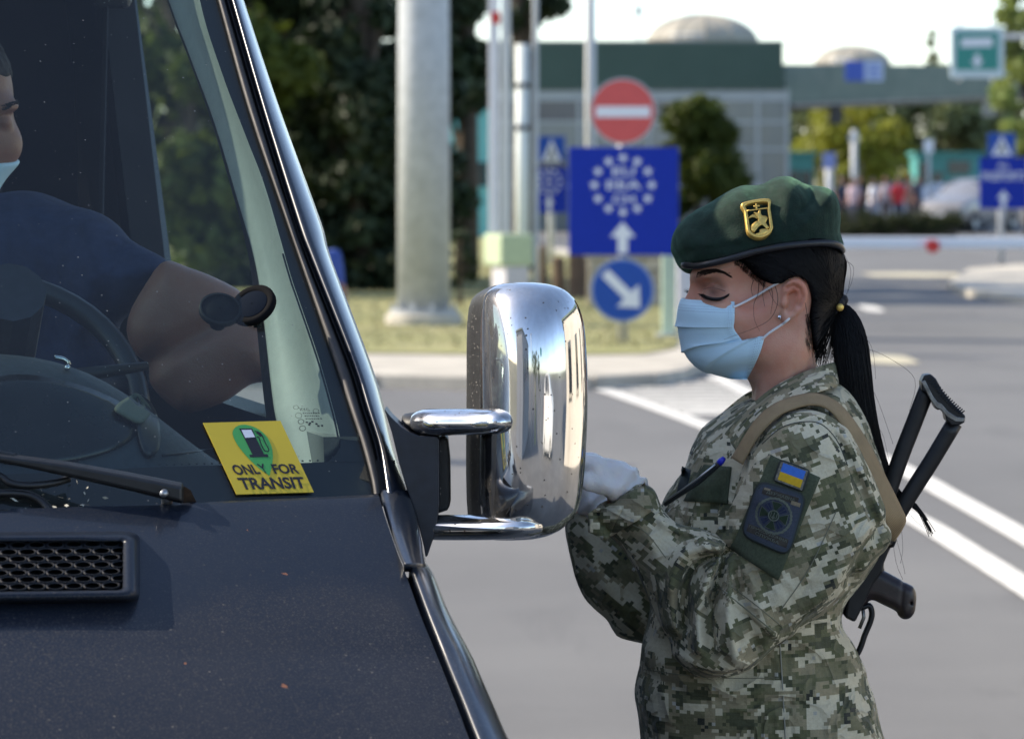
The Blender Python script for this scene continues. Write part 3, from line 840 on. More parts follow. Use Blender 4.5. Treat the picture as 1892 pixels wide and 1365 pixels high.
# window side wall turning away at the right end
M_dome = mat('beige_dome', (.36, .33, .27), .7, var=.15, vscale=.8); M_domew = mat('white_dome_band', (.75, .76, .78), .6)
def dome(px, pyt, pyb, w, d, lab):
    q = P(px, pyb, d); o = thing('dome', Vector((q.x, d, 0)), lab, 'dome')
    rz = (pyb-pyt)/FPX*d; rx = w/2/FPX*d; mb = MB(); rows = []
    for k in range(9):
        a = math.pi/2*k/8*.96; rows.append([(q.x + rx*math.cos(a)*math.cos(t*2*math.pi/36), d + rx*math.cos(a)*math.sin(t*2*math.pi/36), q.z + rz*math.sin(a)) for t in range(36)])
    mb.loft(rows, closed=True, cap=True); sh = mb.build('shell', M_dome, o, smooth=True)
    for t in range(12):
        a0 = 2*math.pi*t/12; mb = MB()
        mb.tube([(q.x + (rx+.01)*math.cos(a)*math.cos(a0), d + (rx+.01)*math.cos(a)*math.sin(a0), q.z + (rz+.01)*math.sin(a)) for a in [math.pi/2*j/8 for j in range(9)]], .035, 5, cap=False); mb.build('rib', M_dome, sh)
    mb = MB(); mb.loft([[(q.x + rx*1.0*math.cos(t*2*math.pi/36), d + rx*math.sin(t*2*math.pi/36), z) for t in range(36)] for z in (0, q.z)], closed=True); mb.build('drum', M_dome, o)
    mb = MB(); mb.add([(q.x + (rx+.02)*math.cos(a)*.985*math.cos(e), d + (rx+.02)*math.cos(e)*math.sin(a)*.985, q.z + (rz+.02)*math.sin(e)) for e in (.08, .3) for a in np.linspace(-2.25, -1.55, 9)], [(i, i+1, 10+i, 9+i) for i in range(8)]); mb.build('skylight', M_domew, o)
dome(1298, 28, 82, 205, 136, 'beige ribbed dome rising above the dark green roof edge')
dome(1575, 86, 122, 140, 165, 'smaller beige dome far behind the green canopy')
# canopy to the right
a0, a1 = P(1449, 119, 121), P(1960, 119, 150)
cn = thing('canopy', Vector((a0.x+4, 125, 0)), 'long dark green canopy running right from the glass building', 'canopy')
z1a, z0a, z1b, z0b = P(0, 119, 121).z, P(0, 191, 121).z, P(0, 123, 150).z, P(0, 172, 150).z
dv = Vector((-.25, 9, 0))
mb = MB(); mb.hexa([(a0.x, 121, z0a), (a1.x, 150, z0b), (a1.x+dv.x, 159, z0b), (a0.x+dv.x, 130, z0a), (a0.x, 121, z1a), (a1.x, 150, z1b), (a1.x+dv.x, 159, z1b), (a0.x+dv.x, 130, z1a)]); mb.build('roof_band', M_fascia, cn)
mb = MB(); mb.hexa([(a0.x+.3, 121.4, z0a-.1), (a1.x, 150.4, z0b-.1), (a1.x, 158.6, z0b-.1), (a0.x+.3, 129.6, z0a-.1), (a0.x+.3, 121.4, z0a-.004), (a1.x, 150.4, z0b-.004), (a1.x, 158.6, z0b-.004), (a0.x+.3, 129.6, z0a-.004)]); mb.build('soffit', mat('soffit_grey', (.3, .28, .25), .7, var=.2, vscale=.4), cn)
for t in (.93,):
    p = Vector((a0.x, 124, 0)).lerp(Vector((a1.x, 153, 0)), t); mb = MB(); mb.box((p.x-.14, p.y-.14, 0), (p.x+.14, p.y+.14, z0a + (z0b-z0a)*t - .1)); mb.build('column', M_galv2, cn)
for t, col in ((.16, (.05, .04, .04)), (.7, (.6, .58, .52)), (.74, (.12, .09, .03))):
    p = Vector((a0.x, 121.5, 0)).lerp(Vector((a1.x, 150.5, 0)), t); mb = MB(); zz = z0a + (z0b-z0a)*t
    mb.box((p.x-.22, p.y-.2, zz-.75), (p.x+.22, p.y, zz-.1)); lb = mb.build('signal_box', mat('signal_box_%d' % int(t*100), col, .5), cn)
    for k in range(2):
        mb = MB(); mb.disc((p.x, p.y-.21, zz-.27-.3*k), .11, 16, .01); mb.build('lens', mat('dull_lens', (.1, .1, .1), .2), lb)
q = P(1597, 131, 123.2); o = thing('canopy_sign', q, 'small blue and white sign fixed to the canopy edge', 'sign')
mb = MB(); lo, hi = bx(1562, 113, 1597, 150, 123.2, .12); mb.box(lo, hi); mb.build('blue_half', mat('mid_blue', (.05, .12, .5), .4), o)
mb = MB(); lo, hi = bx(1597, 113, 1632, 150, 123.2, .12); mb.box(lo, hi); wh = mb.build('white_half', mat('sign_pale', (.5, .58, .75), .4), o)
mb = MB(); f = panel_f(1597, 113, 1632, 150, 123.19); 
for k in range(3): mb.add([f(s, t) for s, t in [(.2, .2+.25*k), (.8, .2+.25*k), (.8, .3+.25*k), (.2, .3+.25*k)]], [(0, 1, 2, 3)])
mb.build('print', mat('mid_blue_print', (.1, .2, .6), .4), wh)
q = P(1807, 97, 86); o = thing('green_sign', q, 'square green overhead sign with white border and down arrow at upper right', 'sign')
M_teal = mat('sign_green', (.012, .24, .20), .4, var=.05)
mb = MB(); lo, hi = bx(1756, 50, 1855, 145, 86, .06); mb.box(lo, hi); bd = mb.build('board', mat('sign_border', (.56, .66, .68), .4), o, bevel=.03)
mb = MB(); lo, hi = bx(1766, 60, 1845, 130, 85.985, .012); mb.box(lo, hi); fc = mb.build('green_face', M_teal, bd)
f = panel_f(1766, 60, 1845, 130, 85.98)
mb = MB(); mb.add([f(s, t) for s, t in [(.12, .60), (.86, .62), (.86, .86), (.12, .84)]], [(0, 1, 2, 3)]); mb.build('white_field', M_swhite, fc)
mb = MB(); mb.add([f(s, t) for s, t in [(.44, .42), (.56, .42), (.56, .25), (.66, .25), (.5, .06), (.34, .25), (.44, .25)]], [tuple(range(7))]); mb.build('arrow', M_swhite, fc)
for px in (1775, 1835):
    x = P(px, 0, 86).x; mb = MB(); mb.tube([(x, 86.12, P(0, 150, 86).z), (x, 86.12, P(0, 40, 86).z)], .04, 8); mb.build('hanger', M_galv2, o)
x = P(1975, 0, 86).x; zz = P(0, 68, 86).z
mb = MB(); mb.tube([(x, 86.15, 0), (x, 86.15, zz), (P(1765, 0, 86).x, 86.15, zz)], .09, 10); mb.build('gantry_arm', M_galv2, o, smooth=False)
# sky mast on the roof
q = P(1180, 80, 122); o = thing('antenna', q, 'thin antenna on the flat roof left of the dome', 'antenna')
mb = MB(); mb.tube([q, (q.x, 122, P(0, 6, 122).z)], .035, 6); mb.build('rod', M_galv, o)
mb = MB(); mb.box((q.x-.1, 121.9, P(0, 30, 122).z), (q.x+.1, 122.1, P(0, 12, 122).z)); mb.build('head', M_galv, o)

# turquoise booths
M_tq = mat('turquoise_panel', (.07, .32, .30), .45, var=.08, vscale=.8); M_tqd = mat('dark_window', (.03, .05, .055), .15, spec=.8)
def booth(px0, px1, pyt, d, lab, wins, m=M_tq, pyb=None):
    a, c = P(px0, pyt, d), P(px1, pyt, d); o = thing('booth', Vector(((a.x+c.x)/2, d, 0)), lab, 'booth')
    mb = MB(); mb.box((a.x, d, 0), (c.x, d+2.4, a.z)); mb.build('cabin', m, o, bevel=.03)
    mb = MB(); mb.box((a.x-.12, d-.12, a.z), (c.x+.12, d+2.5, a.z+.14)); mb.build('roof', m, o, bevel=.03)
    for w0, w1, y0, y1 in wins:
        lo, hi = bx(w0, y0, w1, y1, d-.04, .036); mb = MB(); mb.box(lo, hi); fr = mb.build('window', M_tqd, o)
        lo2, hi2 = bx(w0, y0, w1, y1, d-.06, .03); mb = MB(); mb.box((lo2[0]-.05, lo2[1], lo2[2]-.05), (hi2[0]+.05, hi2[1]+.02, lo2[2])); mb.build('sill', m, fr)
booth(1694, 1815, 288, 142, 'wide turquoise control booth left of the right blue sign', [(1698, 1716, 300, 345), (1752, 1792, 298, 322), (1722, 1742, 318, 352)])
booth(1455, 1504, 288, 135, 'narrow turquoise booth beside the glass building', [(1460, 1476, 315, 350), (1480, 1500, 316, 346)])
booth(1588, 1642, 322, 168, 'low turquoise booth under the yellow green tree', [(1594, 1608, 332, 345), (1618, 1634, 332, 345)])
booth(815, 912, 196, 100, 'turquoise building glimpsed between the mast and the raised booms', [(850, 870, 300, 345), (878, 900, 300, 345)], m=mat('bright_turquoise', (.12, .42, .42), .45, var=.08, vscale=.8))
for px, top, dd, w, lab in ((1532, 282, 112, 14, 'white post with a blue plate under the canopy'), (1578, 240, 116, 11, 'taller grey white post before the yellow green tree'), (1716, 258, 118, 5, 'thin grey post above the crowd')):
    q = P(px, 440, dd); o = thing('post', Vector((q.x, dd, 0)), lab, 'post'); mb = MB(); mb.tube([(q.x, dd, 0), (q.x, dd, P(0, top, dd).z)], w/FPX*dd*.5, 10); mb.build('shaft', M_galv2, o, smooth=True)
    if w > 12:
        mb = MB(); lo, hi = bx(px-12, top, px+12, top+30, dd-.15, .03); mb.box(lo, hi); mb.build('plate', mat('small_blue_plate', (.2, .25, .5), .4), o)
    elif w < 6:
        mb = MB(); lo, hi = bx(px-9, top, px+9, top+24, dd-.1, .03); mb.box(lo, hi); mb.build('plate', M_swhite, o)
    else:
        mb = MB(); lo, hi = bx(px-9, top+8, px+9, top+22, dd-.12, .03); mb.box(lo, hi); mb.build('plate', M_galv2, o)
def hedge():
    x0, x1 = P(1545, 0, 108).x, P(1768, 0, 108).x
    o = thing('hedge', Vector(((x0+x1)/2, 108, 0)), 'low dark hedge between the crowd and the lowered boom', 'hedge')
    cs = [(x, 108 + RNG.uniform(-.25, .25), RNG.uniform(.15, .6)) for x in np.linspace(x0, x1, 40)]; rs = [(.3, .3, .22)]*40
    link('foliage', leaves_mesh('foliage', cs, rs, 6000, .05), leaf_mat('hedge_leaves', (.04, .05, .02)), o, smooth=False)
    mb = MB(); mb.box((x0, 107.9, 0), (x1, 108.1, .3)); mb.build('stems', M_bark, o)
hedge()
# ================================================================== the van
# van frame: u to the van's left (right in the photo), v to the rear, z up; u = v = 0 at the foot of the windscreen pillar
PSI = R_(14)
VC = Vector((-.168, 4.65, 0))
VL, VR = Vector((math.cos(PSI), math.sin(PSI), 0)), Vector((-math.sin(PSI), math.cos(PSI), 0))
def W(u, v, z): return VC + VL*u + VR*v + Vector((0, 0, z))
def inv(p):
    q = p - VC; return q.dot(VL), q.dot(VR), p.z
UC = -.80
def ws_v(u, z): return 1.0*(z-1.31) - .06*(1 - ((u-UC)/.80)**2)
def hood_z(u, v):
    t = v + .05 + .06*(1 - ((u-UC)/.80)**2)      # distance behind the rear edge of the bonnet
    return 1.303 + .36*t - .16*t*t - .030*min(1, max(0, -t)/.3)*((u-UC)/.80)**2
def hit(px, py, fn, d0=3.0, d1=6.5):
    """where the sight line through a place of the photo meets the van surface fn(point) = 0"""
    a, b = d0, d1; fa = fn(P(px, py, a))
    for _ in range(60):
        m = .5*(a+b); fm = fn(P(px, py, m))
        if (fm > 0) == (fa > 0): a, fa = m, fm
        else: b = m
    return P(px, py, .5*(a+b))
def on_ws(px, py, off=0.0):
    """on the windscreen; off > 0 lies inside the cab"""
    def fn(p):
        u, v, z = inv(p); return v - ws_v(u, z) - off*1.414
    return hit(px, py, fn)
def on_hood(px, py, up=0.0):
    def fn(p):
        u, v, z = inv(p); return z - hood_z(u, v) - up*1.06
    return hit(px, py, fn, 2.9, 4.9)

def paint_mat(name, dusty=True, dusts=1.0, shadow_mask=None):
    m = new_mat(name); nt = m.node_tree; b = nt.nodes['Principled BSDF']
    c = coord(nt)
    base = (.0085, .0135, .024)
    pset(b, Roughness=.34); b.inputs['Specular IOR Level'].default_value = .12 if dusty else .4; b.inputs['Coat Weight'].default_value = 1; b.inputs['Coat Roughness'].default_value = .05 if dusty else .16
    if dusty:
        film = ramp(nt, noise(nt, c, 3.2, 5, .65), [(.35, (.010*dusts,)*3), (.75, (.062*dusts,)*3)])
        fine = ramp(nt, noise(nt, c, 420, 2, .7), [(.5, (0, 0, 0)), (.72, (.28*dusts,)*3)])
        v = N(nt, 'TexVoronoi', Scale=95.0); nt.links.new(c, v.inputs['Vector'])
        wv = N(nt, 'TexWhiteNoise'); nt.links.new(v.outputs['Position'], wv.inputs['Vector'])
        sp = math_(nt, 'MULTIPLY', math_(nt, 'LESS_THAN', math_(nt, 'ADD', v.outputs['Distance'], math_(nt, 'MULTIPLY', noise(nt, c, 500, 2), .12)), .2), math_(nt, 'GREATER_THAN', wv.outputs['Value'], .80))
        clus = ramp(nt, noise(nt, c, 7, 4, .65), [(.40, (.25,)*3), (.66, (1,)*3)])
        dust = math_(nt, 'MINIMUM', math_(nt, 'ADD', math_(nt, 'MAXIMUM', film, fine), math_(nt, 'MULTIPLY', sp, math_(nt, 'MULTIPLY', clus, .55))), 1.0)
        if shadow_mask: dust = math_(nt, 'MULTIPLY', dust, shadow_mask(nt, c))  # less dust where the painted shadow lies
        col = mixc(nt, dust, base, (.25, .215, .18))
        # stone chips gone rusty
        v2 = N(nt, 'TexVoronoi', Scale=16.0); nt.links.new(c, v2.inputs['Vector'])
        w2 = N(nt, 'TexWhiteNoise'); nt.links.new(v2.outputs['Position'], w2.inputs['Vector'])
        rr = math_(nt, 'MULTIPLY_ADD', w2.outputs['Value'], .12, -.045)
        rust = math_(nt, 'MULTIPLY', math_(nt, 'LESS_THAN', math_(nt, 'ADD', v2.outputs['Distance'], math_(nt, 'MULTIPLY_ADD', noise(nt, c, 160, 3), .2, -.1)), rr), math_(nt, 'GREATER_THAN', w2.outputs['Value'], .62))
        col = mixc(nt, rust, col, (.25, .105, .06))
        nt.links.new(col, b.inputs['Base Color'])
        cw = math_(nt, 'SUBTRACT', .21, math_(nt, 'MINIMUM', math_(nt, 'ADD', math_(nt, 'MULTIPLY', dust, 1.6), rust), .20))
        nt.links.new(cw, b.inputs['Coat Weight'])
        nt.links.new(math_(nt, 'MULTIPLY_ADD', dust, .5, .3), b.inputs['Roughness'])
    else:
        col = mixc(nt, math_(nt, 'MULTIPLY', ramp(nt, noise(nt, c, 240, 3, .7), [(.52, (0,)*3), (.75, (1,)*3)]), .12), base, (.3, .28, .26))
        nt.links.new(col, b.inputs['Base Color'])
    bump(nt, b, noise(nt, c, 30, 2), .02, .01)
    return m
def shadow_mask(nt, c):
    """shadow on the bonnet, painted by thinning its dust behind a curved edge"""
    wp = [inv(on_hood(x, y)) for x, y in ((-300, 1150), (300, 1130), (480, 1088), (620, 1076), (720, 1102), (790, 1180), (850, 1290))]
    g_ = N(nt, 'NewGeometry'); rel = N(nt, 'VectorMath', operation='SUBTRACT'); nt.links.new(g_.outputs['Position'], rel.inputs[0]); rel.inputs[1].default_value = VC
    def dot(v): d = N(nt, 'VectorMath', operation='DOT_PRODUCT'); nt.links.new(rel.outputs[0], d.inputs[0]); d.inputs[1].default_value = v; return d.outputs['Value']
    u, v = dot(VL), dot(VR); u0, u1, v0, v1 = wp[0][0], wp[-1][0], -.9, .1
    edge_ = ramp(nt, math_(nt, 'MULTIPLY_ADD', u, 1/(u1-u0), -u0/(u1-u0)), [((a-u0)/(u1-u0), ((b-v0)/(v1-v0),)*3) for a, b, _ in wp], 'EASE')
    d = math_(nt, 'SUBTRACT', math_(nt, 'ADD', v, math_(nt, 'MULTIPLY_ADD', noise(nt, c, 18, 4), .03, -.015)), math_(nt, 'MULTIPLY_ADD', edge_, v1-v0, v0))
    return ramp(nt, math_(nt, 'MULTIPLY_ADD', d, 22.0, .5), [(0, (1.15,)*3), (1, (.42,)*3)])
M_paint = paint_mat('dusty_navy_paint', shadow_mask=shadow_mask); M_paint2 = paint_mat('glossy_navy_paint', False)
M_rub = mat('black_rubber', (.012, .012, .013), .45, var=.3, vscale=30)
M_plas = mat('dark_plastic', (.017, .02, .03), .42, var=.25, vscale=60, bmp=.25, bscale=900, bdist=.0006)
M_blackp = mat('black_plastic', (.016, .016, .017), .5, var=.25, vscale=70, bmp=.3, bscale=700, bdist=.0008)
def add_specks(m, scale=330, amt=.93, col=(.45, .42, .38)):
    nt = m.node_tree; b = nt.nodes['Principled BSDF']; c = coord(nt)
    v = N(nt, 'TexVoronoi', Scale=float(scale)); nt.links.new(c, v.inputs['Vector'])
    wv = N(nt, 'TexWhiteNoise'); nt.links.new(v.outputs['Position'], wv.inputs['Vector'])
    f = math_(nt, 'MULTIPLY', math_(nt, 'LESS_THAN', v.outputs['Distance'], .28), math_(nt, 'GREATER_THAN', wv.outputs['Value'], amt))
    src = b.inputs['Base Color'].links[0].from_socket if b.inputs['Base Color'].links else tuple(b.inputs['Base Color'].default_value)[:3]
    nt.links.new(mixc(nt, f, src, col), b.inputs['Base Color'])
add_specks(M_blackp)
def glass_mat(name, tint, dust=.05):
    m = new_mat(name); nt = m.node_tree; out = nt.nodes['Material Output']; nt.nodes.remove(nt.nodes['Principled BSDF'])
    tr = N(nt, 'BsdfTransparent'); tr.inputs[0].default_value = (*tint, 1)
    gl = N(nt, 'BsdfGlossy'); gl.inputs['Roughness'].default_value = .015
    lw = N(nt, 'LayerWeight'); lw.inputs[0].default_value = .5
    fr = math_(nt, 'MULTIPLY_ADD', math_(nt, 'POWER', lw.outputs['Facing'], 5.0), .9, .054)
    m1 = N(nt, 'MixShader'); nt.links.new(fr, m1.inputs[0]); nt.links.new(tr.outputs[0], m1.inputs[1]); nt.links.new(gl.outputs[0], m1.inputs[2])
    df = N(nt, 'BsdfDiffuse'); df.inputs[0].default_value = (.34, .33, .31, 1)
    c = coord(nt)
    v = N(nt, 'TexVoronoi', Scale=150.0); nt.links.new(c, v.inputs['Vector'])
    wv = N(nt, 'TexWhiteNoise'); nt.links.new(v.outputs['Position'], wv.inputs['Vector'])
    sp = math_(nt, 'MULTIPLY', math_(nt, 'LESS_THAN', math_(nt, 'ADD', v.outputs['Distance'], math_(nt, 'MULTIPLY', noise(nt, c, 600, 2), .1)), math_(nt, 'MULTIPLY_ADD', wv.outputs['Value'], 1.3, -1.08)), math_(nt, 'GREATER_THAN', math_(nt, 'ADD', wv.outputs['Value'], math_(nt, 'MULTIPLY_ADD', noise(nt, c, 6, 3), .3, -.15)), .86))
    haze = math_(nt, 'MULTIPLY', ramp(nt, noise(nt, c, 5, 5, .7), [(.3, (.35,)*3), (.7, (1,)*3)]), dust)
    fine = math_(nt, 'MULTIPLY', ramp(nt, noise(nt, c, 700, 1), [(.58, (0,)*3), (.75, (1,)*3)]), dust*2.2)
    f = math_(nt, 'MINIMUM', math_(nt, 'ADD', math_(nt, 'ADD', haze, fine), math_(nt, 'MULTIPLY', sp, .5)), .9)
    m2 = N(nt, 'MixShader'); nt.links.new(f, m2.inputs[0]); nt.links.new(m1.outputs[0], m2.inputs[1]); nt.links.new(df.outputs[0], m2.inputs[2])
    nt.links.new(m2.outputs[0], out.inputs[0])
    return m
M_wind = glass_mat('windscreen_glass', (.70, .82, .80), .022)
M_side = glass_mat('side_glass', (.35, .4, .4), .02)
def chrome_mat(name='dusty_chrome'):
    m = new_mat(name); nt = m.node_tree; b = nt.nodes['Principled BSDF']; c = coord(nt)
    pset(b, Metallic=1.0)
    st = noise(nt, coord(nt, scale=(60, 60, 5)), 1.0, 5, .6)
    v = N(nt, 'TexVoronoi', Scale=210.0); nt.links.new(c, v.inputs['Vector'])
    wv = N(nt, 'TexWhiteNoise'); nt.links.new(v.outputs['Position'], wv.inputs['Vector'])
    sp = math_(nt, 'MULTIPLY', math_(nt, 'LESS_THAN', math_(nt, 'ADD', v.outputs['Distance'], math_(nt, 'MULTIPLY', noise(nt, c, 900, 2), .15)), math_(nt, 'MULTIPLY_ADD', wv.outputs['Value'], .8, -.45)), math_(nt, 'GREATER_THAN', math_(nt, 'ADD', wv.outputs['Value'], math_(nt, 'MULTIPLY', noise(nt, c, 9, 2), .25)), 1.03))
    nt.links.new(mixc(nt, sp, ramp(nt, st, [(.3, (.62, .61, .6)), (.7, (.80, .80, .80))]), (.035, .025, .02)), b.inputs['Base Color'])
    nt.links.new(math_(nt, 'ADD', math_(nt, 'MULTIPLY_ADD', st, .16, -.02), math_(nt, 'MULTIPLY', sp, .5)), b.inputs['Roughness'])
    du = ramp(nt, noise(nt, coord(nt, scale=(1, 1, .45)), 11, 6, .7), [(.42, (.01,)*3), (.8, (.22,)*3)]); bc_ = b.inputs['Base Color'].links[0].from_socket
    nt.links.new(mixc(nt, du, bc_, (.40, .36, .31)), b.inputs['Base Color'])
    nt.links.new(math_(nt, 'SUBTRACT', math_(nt, 'SUBTRACT', 1.0, sp), du), b.inputs['Metallic'])
    return m
M_chrome = chrome_mat()
M_trim = mat('grey_cab_trim', (.40, .43, .40), .38, var=.05, vscale=60, bmp=.5, bscale=700, bdist=.0012)
M_dash = mat('blue_grey_dash', (.028, .037, .046), .55, var=.2, vscale=80, bmp=.3, bscale=900, bdist=.0008)
M_dark = mat('dark_cab_lining', (.012, .013, .015), .85)
M_seat = mat('seat_cloth', (.014, .015, .018), .95, var=.3, vscale=50)

van = thing('van', W(UC, 1.5, 0), 'dark navy blue van with chrome mirror and dusty bonnet, facing the camera', 'van')
# ---- pillar stations traced down the photograph: glass edge, seal, gap, ridge, outline
ST = [(0, 402, 415, 425, 437, 450), (205, 459, 475, 484, 498, 518), (410, 529, 540, 547, 567, 593), (480, 553, 565, 573, 592, 613),
      (670, 618, 640, 649, 663, 685), (755, 646, 666, 676, 690, 711), (822, 668, 688, 698, 710, 727), (880, 684, 700, 707, 722, 745), (912, 690, 704, 711, 728, 757)]
ST = [(-420, 402-117, 415-123, 425-121, 437-123, 450-139), (-220, 402-61, 415-64, 425-63, 437-64, 450-71)] + ST
stp = crv(ST, 5)
g_edge = [on_ws(s[1], s[0]) for s in stp]
g_uz = [(inv(p)[0], inv(p)[2]) for p in g_edge]
def mirror_u(p):
    u, v, z = inv(p); return W(2*UC-u, v, z)
# ---- windscreen
rows = []
for p in g_edge:
    u1, _, z = inv(p); u0 = 2*UC - u1
    rows.append([W(u, ws_v(u, z), z) for u in np.linspace(u0, u1, 25)])
z = 1.235; u1 = g_uz[-1][0]
rows.append([W(u, ws_v(u, z), z) for u in np.linspace(2*UC-u1, u1, 25)])
mb = MB(); mb.loft(rows); wind = mb.build('windscreen', M_wind, van, smooth=True)
# black enamel border printed on the inside of the glass
frit_in = [(-420, 279), (-220, 333), (0, 369), (135, 410), (254, 455), (349, 491), (505, 536), (556, 553), (678, 594), (803, 627), (834, 624), (853, 606)]
M_frit = mat('black_enamel', (.008, .008, .010), .35)
fi = crv(frit_in, 6); mb = MB()
rows = []
for y, x in fi:
    xo = float(np.interp(y, stp[:, 0], stp[:, 1])); xo += 12
    t = np.linspace(0, 1, 5); rows.append([on_ws(x + (xo-x)*k, y, .004) for k in t])
mb.loft(rows)
x_end, y_end = fi[-1][1], fi[-1][0]
rows = []
for x in np.linspace(-330, 730, 32):
    yt = float(np.interp(x, [-330, 0, 300, 560, 606, 640, 700], [893, 877, 862, 855, 853, 850, 850]))
    yb = 960 if x < 600 else 935
    rows.append([on_ws(x, yt + (yb-yt)*k, .0045) for k in np.linspace(0, 1, 4)])
mb.loft(rows); mb.build('enamel_border', M_frit, wind, smooth=True)
# dots at the edge of the border
mb = MB()
for k in range(170):
    s = k/169; y = 470 + s*395 if s < .86 else 853
    if s < .86: x = float(np.interp(y, [q[0] for q in fi[:-8]], [q[1] for q in fi[:-8]])) - 3
    else: x = 624 - (s-.86)/.14*330; y = float(np.interp(x, [300, 606, 624], [859, 850, 838]))
    c = on_ws(x, y, .0038); ex = VL*.0016; ez = (VR + Vector((0, 0, 1))).normalized()*.0016
    mb.add([c + ex*math.cos(a) + ez*math.sin(a) for a in np.linspace(0, 2*math.pi, 7)[:-1]], [tuple(range(6))])
mb.build('enamel_dots', M_frit, wind)
# seal, gap, pillar; both sides of the cab
def strip(name, m, cols, offs, both=True, st=stp, extra_rear=None, smooth=True):
    """cols: columns of the station table or fractions between them"""
    rows = []
    for s in st:
        r = []
        for c, o in zip(cols, offs):
            x = s[int(c)] + (s[min(int(c)+1, 5)] - s[int(c)])*(c-int(c)); r.append(on_ws(x, s[0], o))
        if extra_rear:
            q = r[-1]; r += [q + VR*a + VL*b for a, b in extra_rear]
        rows.append(r)
    two_sides(name, m, [rows], smooth)
def two_sides(name, m, lofts, smooth=True):
    for sd in (0, 1):
        mb = MB()
        for rows in lofts: mb.loft([[mirror_u(p) for p in r] for r in rows] if sd else rows)
        mb.build(name, m, van, smooth=smooth)
M_seal = mat('brownish_seal', (.05, .044, .042), .62, var=.2, vscale=30)
strip('screen_seal', M_seal, [.85+.15, 1.2, 1.55, 1.9, 2.0], [.004, -.006, -.008, -.004, .012])
strip('drip_gap', M_rub, [1.95, 2.2, 2.8, 3.1], [.006, .014, .014, .006])
strip('windscreen_pillar', M_paint2, [2.92, 3.05, 3.35, 3.7, 4.0, 4.3, 4.6, 4.82, 5.0], [.010, -.002, -.010, -.012, -.010, -.004, .006, .02, .045], extra_rear=[(.03, -.004), (.09, -.03), (.10, -.06)])
# lower end of the pillar, running down beside the bonnet
LW = [(905, 700, 708, 727, 757), (961, 715, 722, 741, 771), (1022, 736, 742, 759, 784), (1042, 745, 750, 765, 788)]
rows = []
for y, a, b, c, e in crv(LW, 5):
    dd = on_ws(700, 908).y - max(0, (y-905))*.00145
    rows.append([P(a, y, dd+.012), P(a+1.5, y, dd-.002), P(b, y, dd-.006), P(c, y, dd-.002), P((c+e)/2, y, dd+.008), P(e-3, y, dd+.03), P(e, y, dd+.06), P(e-6, y, dd+.12)])
b_ = rows[-1]; two_sides('pillar_foot', M_paint2, [rows + [[p + Vector((0, .03, -.012)) for p in b_]]])
# ---- bonnet
HE = [(-.02, None)]
edge = [(913, 699), (961, 714), (1022, 735), (1050, 746), (1134, 776), (1210, 807), (1311, 847), (1362, 866), (1480, 915), (1620, 975)]
ce = crv(edge, 5)
rows = []
top = [(x, float(np.interp(x, [-330, 0, 200, 400, 560, 699], [968, 952, 943, 933, 924, 913]))) for x in np.linspace(-330, 699, 24)]
u_ed = [inv(on_hood(x, y)) for y, x in ce]
for i, (u1, v1, z1) in enumerate(u_ed):
    # row across the bonnet; the rear row follows the traced edge
    t0 = v1 + .05 + .06*(1 - ((u1-UC)/.80)**2)
    r = []
    for u in np.linspace(2*UC-u1, u1, 60):
        v = t0 - .05 - .06*(1 - ((u-UC)/.80)**2) + (-.012*(1-abs((u-UC)/(u1-UC))**2) if i == 0 else 0)
        r.append(W(u, v, hood_z(u, v)))
    rows.append(r)
# nose of the bonnet below the frame
last = u_ed[-1]
for dv, dz in ((-.12, -.07), (-.22, -.17), (-.27, -.30)):
    r = []
    for p in rows[len(u_ed)-1]:
        r.append(p + VR*dv + Vector((0, 0, dz)))
    rows.append(r)
rear_lip = [p + VR*.004 - Vector((0, 0, .004)) for p in rows[0]]; rear_lip2 = [p + VR*.012 - Vector((0, 0, .03)) for p in rows[0]]
mb = MB(); mb.loft([rear_lip2, rear_lip] + rows)
for sgn in (0, -1): mb.loft([[r[sgn] for r in rows], [r[sgn] + Vector((0, 0, -.03)) for r in rows]])
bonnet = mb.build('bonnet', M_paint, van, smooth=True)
# dark channel between bonnet and wing
mb = MB()
rr = [[on_hood(x-5, y) - Vector((0, 0, .014)), on_hood(x+22, y) - Vector((0, 0, .024))] for y, x in ce[12:]]
two_sides('shut_line', M_rub, [rr])
# scuttle panel under the rear edge of the bonnet
mb = MB(); mb.loft([[W(u, ws_v(u, 1.30)+.02, 1.262), W(u, ws_v(u, 1.30)-.16, 1.20)] for u in np.linspace(2*UC+.02, -.02, 20)]); mb.build('scuttle', M_blackp, van)
# wing
wg = [(1041, 757, 789), (1063, 764, 803), (1088, 773, 813), (1134, 790, 832), (1210, 820, 872), (1235, 830, 883), (1301, 857, 912), (1362, 881, 939), (1480, 930, 1000), (1620, 988, 1070)]
rows = []
for y, a, b in crv(wg, 4):
    p0 = on_hood(a, y); d0 = p0.y
    rows.append([P(a, y, d0) + Vector((0, 0, -.02)), P(a, y, d0), P(a + (b-a)*.12, y, d0-.004), P(a + (b-a)*.35, y, d0-.002), P(a+(b-a)*.6, y, d0+.01), P(a+(b-a)*.82, y, d0+.03), P(b-1, y, d0+.06), P(b, y, d0+.09), P(b, y, d0+.11) + Vector((.004, 0, -.08)), P(b, y, d0+.12) + Vector((.008, 0, -.6))])
fr = rows[0]; rows = [[p + VR*.012 - Vector((0, 0, .03)) for p in fr]] + rows
two_sides('wing', M_paint2, [rows])
